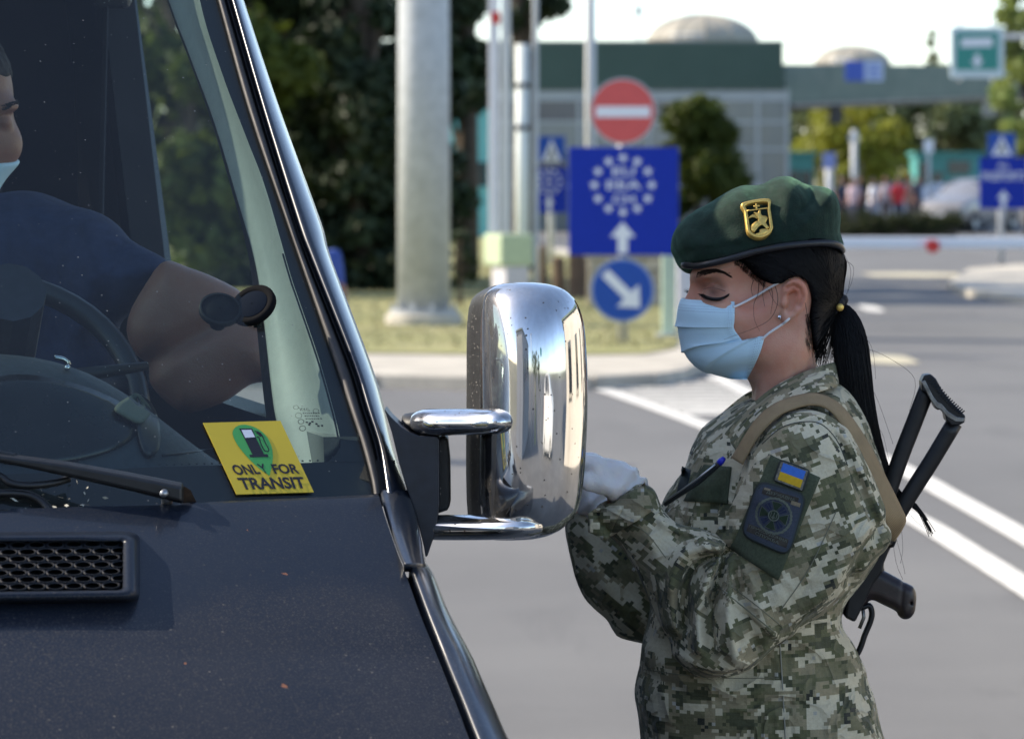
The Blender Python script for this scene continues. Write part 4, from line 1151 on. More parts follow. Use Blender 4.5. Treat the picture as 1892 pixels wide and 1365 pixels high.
# ---- air intake on the bonnet
def vent():
    X0 = -300
    def ring(x0, x1, y0, y1, rad, up, n=8):
        pts = []
        cs = [(x1-rad, y0(x1)+rad*.5, -90, 0), (x1-rad, y1(x1)-rad*.5, 0, 90), (x0+rad, y1(x0)-rad*.5, 90, 180), (x0+rad, y0(x0)+rad*.5, 180, 270)]
        for cx_, cy_, a0, a1 in cs:
            for k in range(n):
                a = R_(a0 + (a1-a0)*k/(n-1)); pts.append((cx_ + rad*math.cos(a), cy_ + rad*.5*math.sin(a)))
        # straight runs get their own points
        out = []
        for i, p in enumerate(pts):
            q = pts[(i+1) % len(pts)]; L = math.hypot(q[0]-p[0], q[1]-p[1]); m = max(1, int(L//60))
            for j in range(m): out.append((p[0] + (q[0]-p[0])*j/m, p[1] + (q[1]-p[1])*j/m))
        return out
    yt = lambda x: 984 - .004*(x-230); yb = lambda x: 1107 - .012*(x-230)
    outer = ring(X0, 259, lambda x: yt(x)-3, lambda x: yb(x)+6, 30, 0)
    def fit(rn, k0, up): return [on_hood(x, y, up) for x, y in rn]
    n = len(outer)
    cxm, cym = -20, 1045
    def scaled(dx0, dx1, dy0, dy1, rad): 
        r_ = ring(X0+dx0, 259-dx1, lambda x: yt(x)-3+dy0, lambda x: yb(x)+6-dy1, rad, 0)
        if len(r_) == n: return r_
        idx = np.linspace(0, len(r_), n, endpoint=False)
        return [r_[int(i) % len(r_)] for i in idx]
    # heights are above the bonnet; photo places move with them
    L0 = fit(outer, 1, -.001); L1 = fit(scaled(3, 3, 2, 4, 28), 1, .009)
    L2 = fit(scaled(10, 8, 5, 9, 25), 1, .017); L3 = fit(scaled(20, 18, 10, 15, 20), 1, .021)
    L4 = fit(scaled(34, 30, 17, 22, 12), 1, .019); L5 = fit(scaled(37, 33, 19, 24, 11), 1, .010); L6 = fit(scaled(37, 33, 19, 24, 11), 1, .004)
    mb = MB(); mb.loft([L0, L1, L2, L3, L4, L5, L6], closed=True)
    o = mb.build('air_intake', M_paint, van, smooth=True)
    mb = MB(); mb.add([on_hood(x, y, .003) for x, y in [(X0+20, 995), (240, 995), (240, 1100), (X0+20, 1100)]], [(0, 1, 2, 3)]); mb.build('intake_floor', M_dark, o)
    # honeycomb of lens-shaped holes
    mb = MB(); cw, ch = 34.3, 12.8
    for r in range(7):
        for k in range(-1, 17):
            cx_ = 205 - k*cw + (r % 2)*cw*.5; cy_ = 1004 + r*ch + (205-cx_)*.016
            if cx_ > 226 or cx_ < X0+45: continue
            rows = []
            for kind, rx, ry, up in ((0, .5, 1, .0125), (1, .43, .40, .0145), (1, .40, .36, .013), (1, .385, .33, .006)):
                ring_ = []
                for q in range(18):
                    a = 2*math.pi*q/18; ca, sa = math.cos(a), math.sin(a)
                    if kind: dx, dy = rx*ca, ry*sa
                    else:
                        k_ = min(.5/max(abs(ca), 1e-6), .67/max(abs(sa) + .68*abs(ca), 1e-6)); dx, dy = k_*ca, k_*sa
                    ring_.append(on_hood(min(cx_ + cw*dx, 229), cy_ + ch*dy, up))
                rows.append(ring_)
            mb.loft(rows, closed=True)
    mb.build('grille_mesh', mat('grille_plastic', (.012, .013, .017), .62, spec=.3), o, smooth=True)
vent()
# ---- mirror: foot, arms, housing, chrome cap
mp = thing  # (the mirror belongs to the van)
def sheetpoly(px, d, th): return [P(x, y, d) for x, y in px], (0, th, 0)
mb = MB()
tri = [(710, 755), (722, 770), (741, 788), (758, 799), (775, 805), (806, 806), (812, 812), (812, 937), (804, 985), (790, 1027), (786, 1029), (783, 1010), (768, 950), (752, 905), (738, 858), (724, 800)]
mb.prism([P(x, y, 4.66) for x, y in tri], (.0, .07, 0)); foot = mb.build('mirror_foot', M_plas, van, bevel=.004)
mb = MB()
bk = [(806, 812), (822, 806), (827, 812), (831, 850), (832, 935), (826, 943), (806, 950)]
mb.prism([P(x, y, 4.69) for x, y in bk], (.0, .06, 0)); mb.build('foot_back', M_blackp, foot, bevel=.004)
def farm(px, n=14):
    """flattened arm: stations of x, y, half height (photo px), half depth (m), distance"""
    rows = []
    for x, y, hh, hd, d in crv(px, 5):
        c = P(x, y, d); rz = hh/FPX*d; rows.append([c + Vector((0, hd*math.cos(2*math.pi*k/n), rz*math.sin(2*math.pi*k/n))) for k in range(n)])
    return rows
mb = MB(); mb.loft(farm([(757, 781, 6, .01, 4.69), (762, 780, 14, .022, 4.688), (775, 780, 22, .03, 4.685), (800, 779.5, 24.5, .033, 4.67), (870, 779, 24.5, .033, 4.64), (915, 778, 24, .032, 4.612), (942, 777, 22, .03, 4.618), (962, 776, 16, .022, 4.63)], 24), closed=True, cap=True); mb.build('mirror_arm', M_chrome, van, smooth=True)
mb = MB(); mb.loft(farm([(742, 783, 8, .015, 4.73), (745, 783, 17, .03, 4.73), (755, 783, 20, .035, 4.725), (775, 783, 22, .037, 4.72), (790, 784, 21, .035, 4.72), (840, 785, 19, .034, 4.715)], 20), closed=True, cap=True); mb.build('arm_sleeve', M_blackp, van, smooth=True)
mb = MB(); mb.loft(farm([(800, 974, 23, .03, 4.69), (830, 974, 23.5, .033, 4.68), (900, 973.5, 23.5, .034, 4.645), (945, 972, 23, .032, 4.625), (978, 971, 21, .03, 4.622), (1002, 970, 15, .022, 4.63)], 24), closed=True, cap=True); mb.build('mirror_arm', M_chrome, van, smooth=True)
# housing outline (photo px), the seam between chrome and black
MO = [(522, 946, 984), (524, 930, 1005), (528, 917, 1024), (535, 906, 1041), (545, 897, 1054), (560, 892, 1066), (590, 889, 1077), (640, 888, 1083), (720, 888, 1086), (800, 887, 1084), (880, 887, 1079), (930, 888, 1071), (958, 890, 1057), (978, 893, 1036), (990, 898, 1012), (996, 906, 985), (998, 918, 960)]
YB = 4.655
def outline_ring(dxl, dxr, y, shrink=1.0, ym=760):
    l = [(dxl(t[0]) + t[1], t[0]) for t in MO]; r = [(t[2] + dxr, t[0]) for t in MO[::-1]]
    return [P(x, ym + (yy-ym)*shrink, y) for x, yy in l + r]
mc = crv(MO, 6)
rows = []
NT = 48
for y, xl, xr in mc:
    tz = (y-760)/238.5
    # depth of the bulge: full in the middle, falling to the seam at top and bottom
    D = .078*max(0.0, 1-abs(tz)**4.2)**.5
    r = []
    for k in range(NT+1):
        w = k/NT; s = .5 - .5*math.cos(math.pi*w); s = .5*s + .5*w
        t = (s-.5)/.5
        dep = D*max(0.0, 1-abs(t)**2.2)**(.80 if t < 0 else .62)
        x = xl + (xr-xl)*s
        r.append(P(x, y, YB - dep))
    rows.append(r)
mb = MB(); mb.loft(rows); mcap = mb.build('mirror_cap', M_chrome, van, smooth=True)
# black housing behind the seam
mb = MB()
def ringat(dl, dr, yy, sh=1.0):
    return [P(t[1]+dl, 760 + (t[0]-760)*sh, yy) for t in MO] + [P(t[2]+dr, 760 + (t[0]-760)*sh, yy) for t in MO[::-1]]
mb.loft([ringat(1.5, -2, YB+.003, .995), ringat(-1.2, -1.5, YB+.004, 1.0), ringat(-2.5, -4, YB+.02, .998), ringat(-16, -14, YB+.05, .985), ringat(-25, -26, YB+.085, .965), ringat(-26, -32, YB+.115, .955), ringat(-16, -44, YB+.118, .92)], closed=True)
hs = mb.build('mirror_housing', M_blackp, van, smooth=True)
mb = MB(); rg = ringat(-14, -46, YB+.112, .91); mb.add(rg, [tuple(range(len(rg)))]); mb.build('mirror_glass', mat('mirror_glass', (.8, .82, .84), .02, 1.0), hs)

# ---- rest of the cab and the load space (mostly out of the picture)
zr = 2.42
gt = g_edge[0]; ut, vt, zt_ = inv(gt)
M_body = M_paint2
def vp(l): return [W(*p) for p in l]
for sd in (0, 1):
    mu = (lambda p: p) if sd == 0 else mirror_u
    mb = MB()
    # side wall: above the windows, behind the door, below the sill
    def wall(l, th=.05):
        q = [mu(W(*p)) for p in l]; mb.prism(q, VL*(-th if sd == 0 else th))
    wall([(-.09, .93, 2.14), (-.09, 5.3, 2.14), (-.12, 5.3, 2.6), (-.12, 1.15, 2.6)])
    wall([(.0, 1.42, 1.372), (.0, 5.3, 1.372), (-.09, 5.3, 2.139), (-.09, 1.50, 2.139)])
    wall([(.03, .06, .42), (.03, 5.3, .42), (.0, 5.3, 1.371), (.0, .06, 1.371)])
    mb.build('side_wall', M_body, van)
    dr = MB(); q = [mu(W(*p)) for p in [(.034, .08, .5), (.034, 1.36, .5), (.006, 1.36, 1.36), (.006, .08, 1.36)]]; dr.prism(q, VL*(.012 if sd == 0 else -.012)); d_o = dr.build('door', M_body, van, bevel=.006)
    hb = MB(); q = [mu(W(*p)) for p in [(.05, 1.12, 1.14), (.05, 1.3, 1.14), (.046, 1.3, 1.18), (.046, 1.12, 1.18)]]; hb.prism(q, VL*(.03 if sd == 0 else -.03)); hb.build('handle', M_blackp, d_o, bevel=.006)
    # door window frame: inner pillar trim and upper rail
    fb = MB()
    tr = [mu(W(*p)) for p in [(-.02, 1.36, 1.36), (-.02, 1.46, 1.36), (-.10, 1.52, 2.14), (-.10, 1.44, 2.14)]]; fb.prism(tr, VL*(-.05 if sd == 0 else .05))
    fb.build('door_pillar', M_dark, van)
    if sd == 1:
        gb = MB(); gb.add([mu(W(*p)) for p in [(-.01, .12, 1.37), (-.01, 1.42, 1.37), (-.09, 1.48, 2.14), (-.09, .86, 2.14)]], [(0, 1, 2, 3)]); gb.build('side_window', M_side, van)
mb = MB(); rows = []
for v, z in ((.98, 2.2), (1.1, 2.5), (1.3, 2.61), (1.7, 2.65), (3.5, 2.67), (5.2, 2.66), (5.32, 2.6), (5.34, .5)):
    rows.append([W(u, v, z - .03*abs((u-UC)/.8)**3) for u in np.linspace(2*UC+.12, -.12, 13)])
# from the head of the windscreen to the rear
head = [W(u, ws_v(u, zt_), zt_) for u in np.linspace(2*UC-ut, ut, 13)]
mb.loft([head] + rows); mb.build('roof', M_body, van, smooth=True)
mb = MB(); mb.loft([[W(u, ws_v(u, 2.15)+.06, 2.15) for u in np.linspace(2*UC+.1, -.1, 9)], [W(u, 1.95, 2.2) for u in np.linspace(2*UC+.1, -.1, 9)]]); mb.build('headlining', mat('headlining', (.05, .05, .052), .95), van)
mb = MB(); mb.prism(vp([(2*UC+.06, 1.95, .5), (-.06, 1.95, .5), (-.13, 1.95, 2.5), (2*UC+.13, 1.95, 2.5)]), VR*.03); mb.build('bulkhead', mat('bulkhead', (.022, .023, .026), .9), van)
mb = MB(); mb.prism(vp([(2*UC+.06, -.2, .48), (-.06, -.2, .48), (-.06, 5.2, .48), (2*UC+.06, 5.2, .48)]), (0, 0, .05)); mb.build('floor_pan', M_dark, van)
mb = MB(); mb.prism(vp([(2*UC+.05, -1.16, .35), (-.05, -1.16, .35), (-.02, -1.1, .62), (2*UC+.02, -1.1, .62)]), VR*.12); bump_ = mb.build('bumper', M_blackp, van, bevel=.02)
mb = MB(); mb.prism(vp([(2*UC+.25, -1.1, .64), (-.25, -1.1, .64), (-.25, -1.04, .84), (2*UC+.25, -1.04, .84)]), VR*.05); mb.build('front_grille', M_blackp, van, bevel=.01)
for u in (-.18, 2*UC+.18):
    mb = MB(); mb.prism(vp([(u-.14, -1.07, .64), (u+.14, -1.07, .64), (u+.14, -1.02, .86), (u-.14, -1.02, .86)]), VR*.05); mb.build('headlight', mat('lamp_glass', (.6, .62, .64), .1, .3), van, bevel=.02)
M_tyre = mat('tyre', (.02, .02, .02), .9, bmp=.3, bscale=40); M_rim = mat('steel_rim', (.35, .36, .37), .4, .6)
for u in (-.1, 2*UC+.1):
    for v in (-.35, 3.4):
        mb = MB(); c = W(u, v, .34); pts = []
        mb.loft([[c + VL*a + VR*(r*math.cos(t)) + Vector((0, 0, r*math.sin(t))) for t in np.linspace(0, 2*math.pi, 33)[:-1]] for a, r in ((-.1, .21), (-.11, .31), (-.08, .335), (.08, .335), (.11, .31), (.1, .21))], closed=True)
        wh = mb.build('wheel', M_tyre, van, smooth=True)
        mb = MB(); mb.loft([[c + VL*a*(1 if u > UC else -1) + VR*(r*math.cos(t)) + Vector((0, 0, r*math.sin(t))) for t in np.linspace(0, 2*math.pi, 25)[:-1]] for a, r in ((.09, .215), (.03, .19), (.05, .09), (.07, .05), (.07, .001))], closed=True); mb.build('rim', M_rim, wh, smooth=True)
# wing side below, down to the sill
for sd in (0, 1):
    mu = (lambda p: p) if sd == 0 else mirror_u
    mb = MB(); mb.prism([mu(W(*p)) for p in [(.035, -.95, .7), (.035, -.72, .74), (.035, -.55, .76), (.035, .055, .76), (.035, .055, 1.1), (.03, -.5, .98), (.03, -.95, .86)]], VL*(-.03 if sd == 0 else .03)); mb.build('wing_side', M_body, van)

# ---- inside the cab
# pillar lining behind the glass edge
ti = [(-420, 225), (-220, 268), (0, 308), (135, 343), (250, 363), (560, 404), (400, 405), (480, 436), (518, 447)]
inner = crv([(-420, 172, 300), (-220, 242, 355), (0, 314, 392), (103, 353, 425), (230, 400, 470), (370, 442, 520), (456, 467, 545), (520, 481, 566), (606, 492, 596), (746, 508, 648), (800, 520, 668), (870, 540, 690)], 5)
mb = MB(); rows = []
for y, a, b in inner:
    rows.append([on_ws(a-3, y, .12), on_ws(a, y, .11), on_ws(a + (b-a)*.2, y, .095), on_ws(a + (b-a)*.42, y, .07), on_ws(a + (b-a)*.56, y, .05), on_ws(a + (b-a)*.63, y, .036), on_ws(a + (b-a)*.75, y, .02), on_ws(b, y, .009)])
mb.loft(rows); mb.build('pillar_lining', M_trim, van, smooth=True)
# dark edge (door seal) beside the lining
mb = MB(); rows = []
for y, a, b in inner:
    w = float(np.interp(y, [-420, 0, 400, 560, 880], [2, 3, 6, 14, 18]))
    rows.append([on_ws(a-w-3, y, .2), on_ws(a-1, y, .165), on_ws(a+1, y, .152)])
mb.loft(rows); mb.build('door_seal', M_rub, van, smooth=True)
# dash: a top that runs back from the foot of the windscreen and swells round the instruments
mb = MB(); rows = []
def dash_z(u, s):
    z = 1.262 + .03*math.sin(min(s, 1)*1.6) - .10*max(0, s-.75)**1.2
    hump = math.exp(-((u+.55)/.36)**4)
    z += hump*(.185*max(0, math.sin(max(0, min(1, (s-.18)/.62))*math.pi*.62)) )
    z -= .012*math.exp(-((u+.03)/.05)**2)
    return z
for s in np.linspace(-.06, 1.25, 26):
    rows.append([W(u, ws_v(u, 1.262) + .012 + s*.40, dash_z(u, s)) for u in np.linspace(2*UC+.03, -.03, 70)])
rows.append([p - Vector((0, 0, .35)) for p in rows[-1]])
mb.loft(rows); mb.build('dashboard', M_dash, van, smooth=True)
# defroster slot
mb = MB(); mb.loft([[W(u, ws_v(u, 1.262)+.03, dash_z(u, .05)+.005), W(u, ws_v(u, 1.262)+.05, dash_z(u, .1)+.006)] for u in np.linspace(-1.3, -.1, 30)]); mb.build('defroster_slot', M_rub, van)
# steering wheel
sw = P(-12, 742, 5.04); SWR = .192
ax = (-VR*.80 + Vector((0, 0, .60))).normalized()*-1      # wheel axis points to the driver
ex = VL.copy(); ey = ax.cross(ex).normalized()
if ey.z < 0: ey = -ey
mb = MB(); rows = []
for k in range(48):
    a = 2*math.pi*k/48; c = sw + ex*SWR*math.cos(a) + ey*SWR*math.sin(a); rd = (c-sw).normalized()
    rows.append([c + rd*.0155*math.cos(t) + ax*.0155*math.sin(t) for t in np.linspace(0, 2*math.pi, 11)[:-1]])
mb.loft(rows + [rows[0]], closed=True); whl = mb.build('steering_wheel', mat('wheel_leather', (.02, .021, .024), .32, bmp=.2, bscale=600, bdist=.0006), van, smooth=True)
mb = MB()
for a in (R_(8), R_(172), R_(255), R_(285)):
    e = sw + ex*SWR*.97*math.cos(a) + ey*SWR*.97*math.sin(a); mb.tube([sw - ax*.03, sw.lerp(e, .5) - ax*.02, e], [.03, .022, .016], 8, flat=(ax, .5))
mb.build('spoke', M_plas, whl, smooth=True)
mb = MB(); mb.loft([[sw + ax*h + ex*r*math.cos(t) + ey*r*.85*math.sin(t) for t in np.linspace(0, 2*math.pi, 25)[:-1]] for h, r in ((-.06, .06), (-.02, .078), (.01, .07), (.022, .03), (.023, .001))], closed=True); mb.build('hub', M_plas, whl, smooth=True)
mb = MB(); mb.tube([sw - ax*.02, sw - ax*.25], .045, 12); mb.build('steering_column', M_plas, van)
# stalk
c = sw - ax*.05 + ex*.03; mb = MB(); mb.tube([c, c + ex*.1 + ey*.01, c + ex*.17 + ey*.02], [.008, .009, .006], 8); mb.build('stalk', M_blackp, van, smooth=True)
# reflector patch of the instrument hood: chrome ring of the light switch
# driver seat
mb = MB()
def seatbox(u, v0, v1, z0, z1, w, lean=0): mb.hexa([W(u-w, v0, z0), W(u+w, v0, z0), W(u+w, v1, z0), W(u-w, v1, z0), W(u-w, v0+lean, z1), W(u+w, v0+lean, z1), W(u+w, v1+lean, z1), W(u-w, v1+lean, z1)])
for u in (-.42, -1.15):
    mb = MB(); seatbox(u, .72, 1.22, .78, .95, .25); st = mb.build('seat', M_seat, van, bevel=.05, seg=4, smooth=True)
    mb = MB(); seatbox(u, 1.2, 1.34, .92, 1.58, .24, .16); mb.build('backrest', M_seat, st, bevel=.05, seg=4, smooth=True)
    mb = MB(); seatbox(u, 1.37, 1.46, 1.6, 1.82, .13, .04); mb.build('headrest', M_seat, st, bevel=.03, seg=4, smooth=True)
# seat belt and guide at the pillar
M_belt = mat('belt_web', (.05, .052, .06), .8, bmp=.3, bscale=300)
mb = MB(); mb.loft([[W(-.13, 1.36, 2.05), W(-.13, 1.405, 2.05)], [W(-.14, 1.35, 1.7), W(-.14, 1.395, 1.7)], [W(-.15, 1.33, 1.35), W(-.15, 1.375, 1.35)], [W(-.15, 1.3, .95), W(-.15, 1.345, .95)]]); mb.build('seat_belt', M_belt, van, solid=.002)
mb = MB(); p = W(-.125, 1.37, 2.0); mb.box((p.x-.03, p.y-.02, p.z-.05), (p.x+.03, p.y+.02, p.z+.05)); mb.build('belt_guide', M_blackp, van, bevel=.012)
# sun visor
mb = MB(); mb.hexa([W(-.70, .80, 2.06), W(-.16, .80, 2.06), W(-.16, .83, 2.06), W(-.70, .83, 2.06), W(-.70, .88, 2.2), W(-.16, .88, 2.2), W(-.16, .91, 2.2), W(-.70, .91, 2.2)]); mb.build('sun_visor', mat('visor', (.11, .11, .115), .9), van, bevel=.01)

# ---- wiper
wp = MB()
def wpt(px, py, off): return on_ws(px, py, off)
arm = [(-60, 838, -.02), (22, 849, -.026), (120, 866, -.034), (240, 890, -.042), (338, 912, -.045)]
rows = []
for x, y, o in arm:
    h = float(np.interp(x, [-60, 20, 60, 338], [7, 9, 12, 19])); c = wpt(x, y, o)
    up = (P(x, y-h, c.y) - c); fwd = Vector((0, -.011, .0))
    rows.append([c + up, c + up*.7 + fwd, c - up*.7 + fwd, c - up, c - up - fwd, c + up - fwd])
wp.loft(rows, closed=True, cap=True)
wiper = wp.build('wiper', mat('wiper_black', (.014, .014, .015), .38, var=.3, vscale=60), van, bevel=.003)
mb = MB(); mb.tube([wpt(-420, 790, -.012), wpt(-200, 812, -.014), wpt(-40, 836, -.018), wpt(26, 848, -.026)], [.005, .006, .007, .0075], 8); mb.build('wiper_rod', M_blackp, wiper, smooth=True)
mb = MB(); mb.loft([[wpt(x, y-5, -.001), wpt(x, y+3, -.001), wpt(x, y+3, -.012), wpt(x, y-5, -.012)] for x, y in [(-900, 760), (-500, 800), (-150, 838)]], closed=True); mb.build('wiper_blade', M_rub, wiper)
mb = MB(); c = wpt(306, 905, -.05); mb.tube([c, wpt(311, 948, .0)], .0065, 10); c2 = wpt(302, 912, -.06); mb.tube([c2, c2 + Vector((0, .02, 0))], .0045, 12); mb.build('spindle', mat('spindle_steel', (.4, .4, .4), .35, .9), wiper, smooth=True)
mb = MB(); mb.hexa([wpt(340, 898, -.045), wpt(352, 905, -.04), wpt(372, 945, -.005), wpt(330, 945, -.005), wpt(340, 898, -.02), wpt(352, 905, -.02), wpt(372, 945, .0), wpt(330, 945, .0)]); mb.build('pivot', mat('rusty_pivot', (.07, .04, .025), .8, var=.6, vscale=60), wiper)
mb = MB(); mb.tube([wpt(x, y, -.016) for x, y in crv([(-40, 872), (0, 880), (20, 893), (55, 897), (100, 892), (128, 884)], 5)], .0045, 8); mb.build('washer_hose', M_rub, wiper, smooth=True)
mb = MB(); mb.tube([wpt(x, y, -.006) for x, y in crv([(-30, 912), (40, 912), (75, 925), (98, 950)], 4)], .005, 8); mb.build('washer_hose', M_rub, wiper, smooth=True)
# bits of blossom in the gutter under the wiper
mb = MB()
for k in range(38):
    x, y = RNG.uniform(5, 260), RNG.uniform(880, 948); c = wpt(x, min(y, 946), -.002)
    if k > 22: x, y = RNG.uniform(55, 170), RNG.uniform(900, 945); c = wpt(x, y, -.002)
    e1, e2 = Vector(RNG.normal(0, .0017, 3)), Vector(RNG.normal(0, .0009, 3)); mb.add([c - e1, c + e2, c + e1, c - e2], [(0, 1, 2, 3)])
o = mb.build('petals', mat('dry_petals', (.55, .53, .45), .8), None); tag(o, 'white dry petals and crumbs lying in the gutter below the wiper', 'debris', kind='stuff')

# ---- yellow sticker on the windscreen
q4 = [on_ws(437, 913, -.003), on_ws(580, 909, -.003), on_ws(518, 777, -.003), on_ws(375, 781, -.003)]
fq = quad_map(q4); nrm = (q4[1]-q4[0]).cross(q4[3]-q4[0]).normalized()
if nrm.y > 0: nrm = -nrm
stk = thing('sticker', sum(q4, Vector())/4, 'yellow square transit sticker with green pin and fuel pump, on the windscreen', 'sticker')
def px_st(x, y):
    """place in the sticker close-up -> sticker square"""
    X, Y = 360 + x*280/1892, 740 + y*190/1284
    a, b = np.array([375, 781.]), np.array([518, 777.]); c, d = np.array([580, 909.]), np.array([437, 913.])
    s, t = .5, .5
    for _ in range(30):
        p = (d*(1-s) + c*s)*(1-t) + (a*(1-s) + b*s)*t
        e = np.array([X, Y]) - p; ds = (c-d)*(1-t) + (b-a)*t; dt = (a*(1-s)+b*s) - (d*(1-s)+c*s)
        m = np.linalg.solve(np.array([ds, dt]).T, e); s += m[0]; t += m[1]
    return s, t
mb = MB(); pts = [fq(s, t) for s, t in ((0, 0), (1, 0), (1, 1), (0, 1))]; mb.prism(pts, nrm*-.0006); mb.build('sheet', mat('sticker_yellow', (.62, .44, .035), .5, var=.04, vscale=15), stk)
M_sgreen, M_sblk, M_swh = mat('sticker_green', (.05, .33, .085), .5), mat('sticker_black', (.013, .013, .02), .5), mat('sticker_white', (.66, .68, .74), .5)
pin = crv([(930, 945), (740, 800), (560, 600), (480, 460), (475, 380), (530, 320), (630, 305), (760, 345), (880, 435), (950, 560), (972, 680), (965, 800)], 5)
pin = np.vstack([pin[:-1], [[965, 800]]])
def shp(name, pts, m, lift, par=stk):
    mb = MB(); mb.add([fq(*px_st(x, y)) + nrm*lift for x, y in pts], [tuple(range(len(pts)))]); return mb.build(name, m, par)
shp('pin', list(pin), M_sgreen, .0006)
shp('pump', [(548, 352), (712, 352), (760, 470), (862, 676), (908, 676), (918, 712), (690, 716), (678, 684), (716, 682), (612, 470)], M_sblk, .0009)
shp('pump_window', [(578, 374), (700, 372), (748, 466), (626, 474)], M_swh, .0012)
def stroke(pts, w):
    mb = MB(); p = [np.array(x, float) for x in pts]; L = []; R = []
    for i in range(len(p)):
        t = p[min(i+1, len(p)-1)] - p[max(i-1, 0)]; t /= np.linalg.norm(t); n = np.array([-t[1], t[0]])*w/2; L.append(p[i]+n); R.append(p[i]-n)
    mb.loft([[fq(*px_st(*a)) + nrm*.0010, fq(*px_st(*b)) + nrm*.0010] for a, b in zip(L, R)]); return mb
stroke(crv([(770, 465), (795, 465), (830, 560), (868, 630), (905, 642), (922, 620), (880, 540), (835, 440), (800, 405), (745, 388)], 5), 13).build('hose', M_sblk, stk)
stroke([(770, 400), (800, 420), (828, 452)], 34).build('nozzle', M_sblk, stk)
def st_text(s, q, name):
    """writing between four corners of the close-up: bl, br, tr, tl"""
    V, Fc, _ = text_polys(s, .03); m = quad_map([Vector((*c, 0)) for c in q]); mb = MB()
    mb.add([fq(*px_st(*tuple(m(v[0], v[1]))[:2])) + nrm*.0008 for v in V], Fc); mb.build(name, M_sblk, stk)
st_text('ONL', [(510, 938), (830, 924), (752, 800), (440, 808)], 'lettering')
st_text('Y', [(868, 918), (905, 915), (858, 795), (765, 800)], 'lettering')
st_text('FOR', [(1000, 922), (1315, 918), (1268, 795), (940, 798)], 'lettering')
st_text('TRANSIT', [(590, 1118), (1398, 1100), (1345, 956), (522, 968)], 'lettering')
# ---- maker's stamp in the corner of the glass
mb = MB()
def stamp(s, q):
    V, Fc, _ = text_polys(s, .0); m = quad_map([Vector((*c, 0)) for c in q]); out = []
    for v in V:
        p = m(v[0], v[1]); out.append(on_ws(360 + p.x*280/1892, 740 + p.y*190/1284, -.0006))
    mb.add(out, Fc)
stamp('XYG', [(1315, 128), (1438, 132), (1418, 96), (1290, 88)])
def ringp(cx_, cy_, rx, ry, w=5):
    a = np.linspace(0, 2*math.pi, 21)
    mb.loft([[on_ws(360 + (cx_+k*math.cos(t))*280/1892, 740 + (cy_+k*ry/rx*math.sin(t))*190/1284, -.0006) for k in (rx, rx-w)] for t in a])
ringp(1262, 84, 34, 26); ringp(1512, 128, 38, 28); ringp(1295, 185, 42, 36); ringp(1325, 262, 40, 32, 8); ringp(1345, 345, 42, 36, 9)
for k, (x0, x1) in enumerate(((1350, 1540), (1372, 1560), (1385, 1575))):
    y = 150 + k*34
    x = x0
    while x < x1:
        w = random.uniform(10, 26); mb.add([on_ws(360 + a*280/1892, 740 + b*190/1284, -.0006) for a, b in ((x, y+12), (x+w, y+14), (x+w-4, y+2), (x-4, y))], [(0, 1, 2, 3)]); x += w + 9
for k, (x, y) in enumerate(((1400, 270), (1440, 280), (1430, 300), (1470, 262), (1520, 290), (1545, 315), (1590, 312))):
    mb.add([on_ws(360 + a*280/1892, 740 + b*190/1284, -.0006) for a, b in ((x-16, y+9), (x+14, y+12), (x+10, y-10), (x-18, y-9))], [(0, 1, 2, 3)])
mb.build('glass_stamp', M_sblk, wind)
# ---- phone holder stuck to the glass
ph = thing('phone_holder', on_ws(400, 570, .02), 'black round phone holder stuck to the inside of the windscreen', 'phone holder')
M_hold = mat('holder_black', (.010, .010, .011), .6, spec=.25); M_clear = mat('suction_cup', (.003, .004, .005), .5, spec=.12)
def dish(name, c, nn, prof, m, par, n=32, sq=1.0):
    nn = Vector(nn).normalized(); a = nn.cross(Vector((0, 0, 1))).normalized(); b = a.cross(nn)
    mb = MB(); mb.loft([[c + nn*h + a*r*math.cos(t) + b*r*sq*math.sin(t) for t in np.linspace(0, 2*math.pi, n+1)[:-1]] for h, r in prof], closed=True)
    return mb.build(name, m, par, smooth=True)
gn = (VR*-1 + Vector((0, 0, 1))).normalized()      # outward normal of the glass, roughly
c = on_ws(407, 570, .004)
cup = dish('suction_cup', c, -gn, [(0, .001), (0, .0235), (.004, .0245), (.008, .023), (.014, .014), (.03, .010), (.03, .001)], M_clear, ph)
dish('ring', c, -gn, [(-.001, .0235), (-.001, .0265), (.006, .0265), (.006, .0245)], M_hold, cup)
c2 = P(466, 562, c.y + .005)
nn = Vector((-.30, -.62, .55)); dk = dish('plate', c2, -nn.normalized(), [(0, .001), (0, .0205), (-.001, .0215), (-.0025, .028), (.0, .0305), (.006, .0305), (.010, .026), (.010, .001)], mat('plate_black', (.006, .006, .007), .9, spec=.08), ph)
dish('pad', c2 + nn.normalized()*.0008, nn, [(0, .0205), (.0006, .0195), (.0006, .001)], mat('blue_grey_pad', (.008, .012, .02), .95, spec=.03), dk)
mb = MB(); mb.tube([c - gn*.02, (c - gn*.03).lerp(c2, .5) + Vector((0, 0, -.004)), c2 + Vector((0, .012, -.006))], .008, 10); mb.build('neck', M_hold, ph, smooth=True)
mb = MB(); k = P(476, 604, c2.y+.01); mb.tube([k + Vector((0, 0, .012)), k - Vector((0, 0, .001))], .005, 8); mb.build('knob', M_hold, ph)
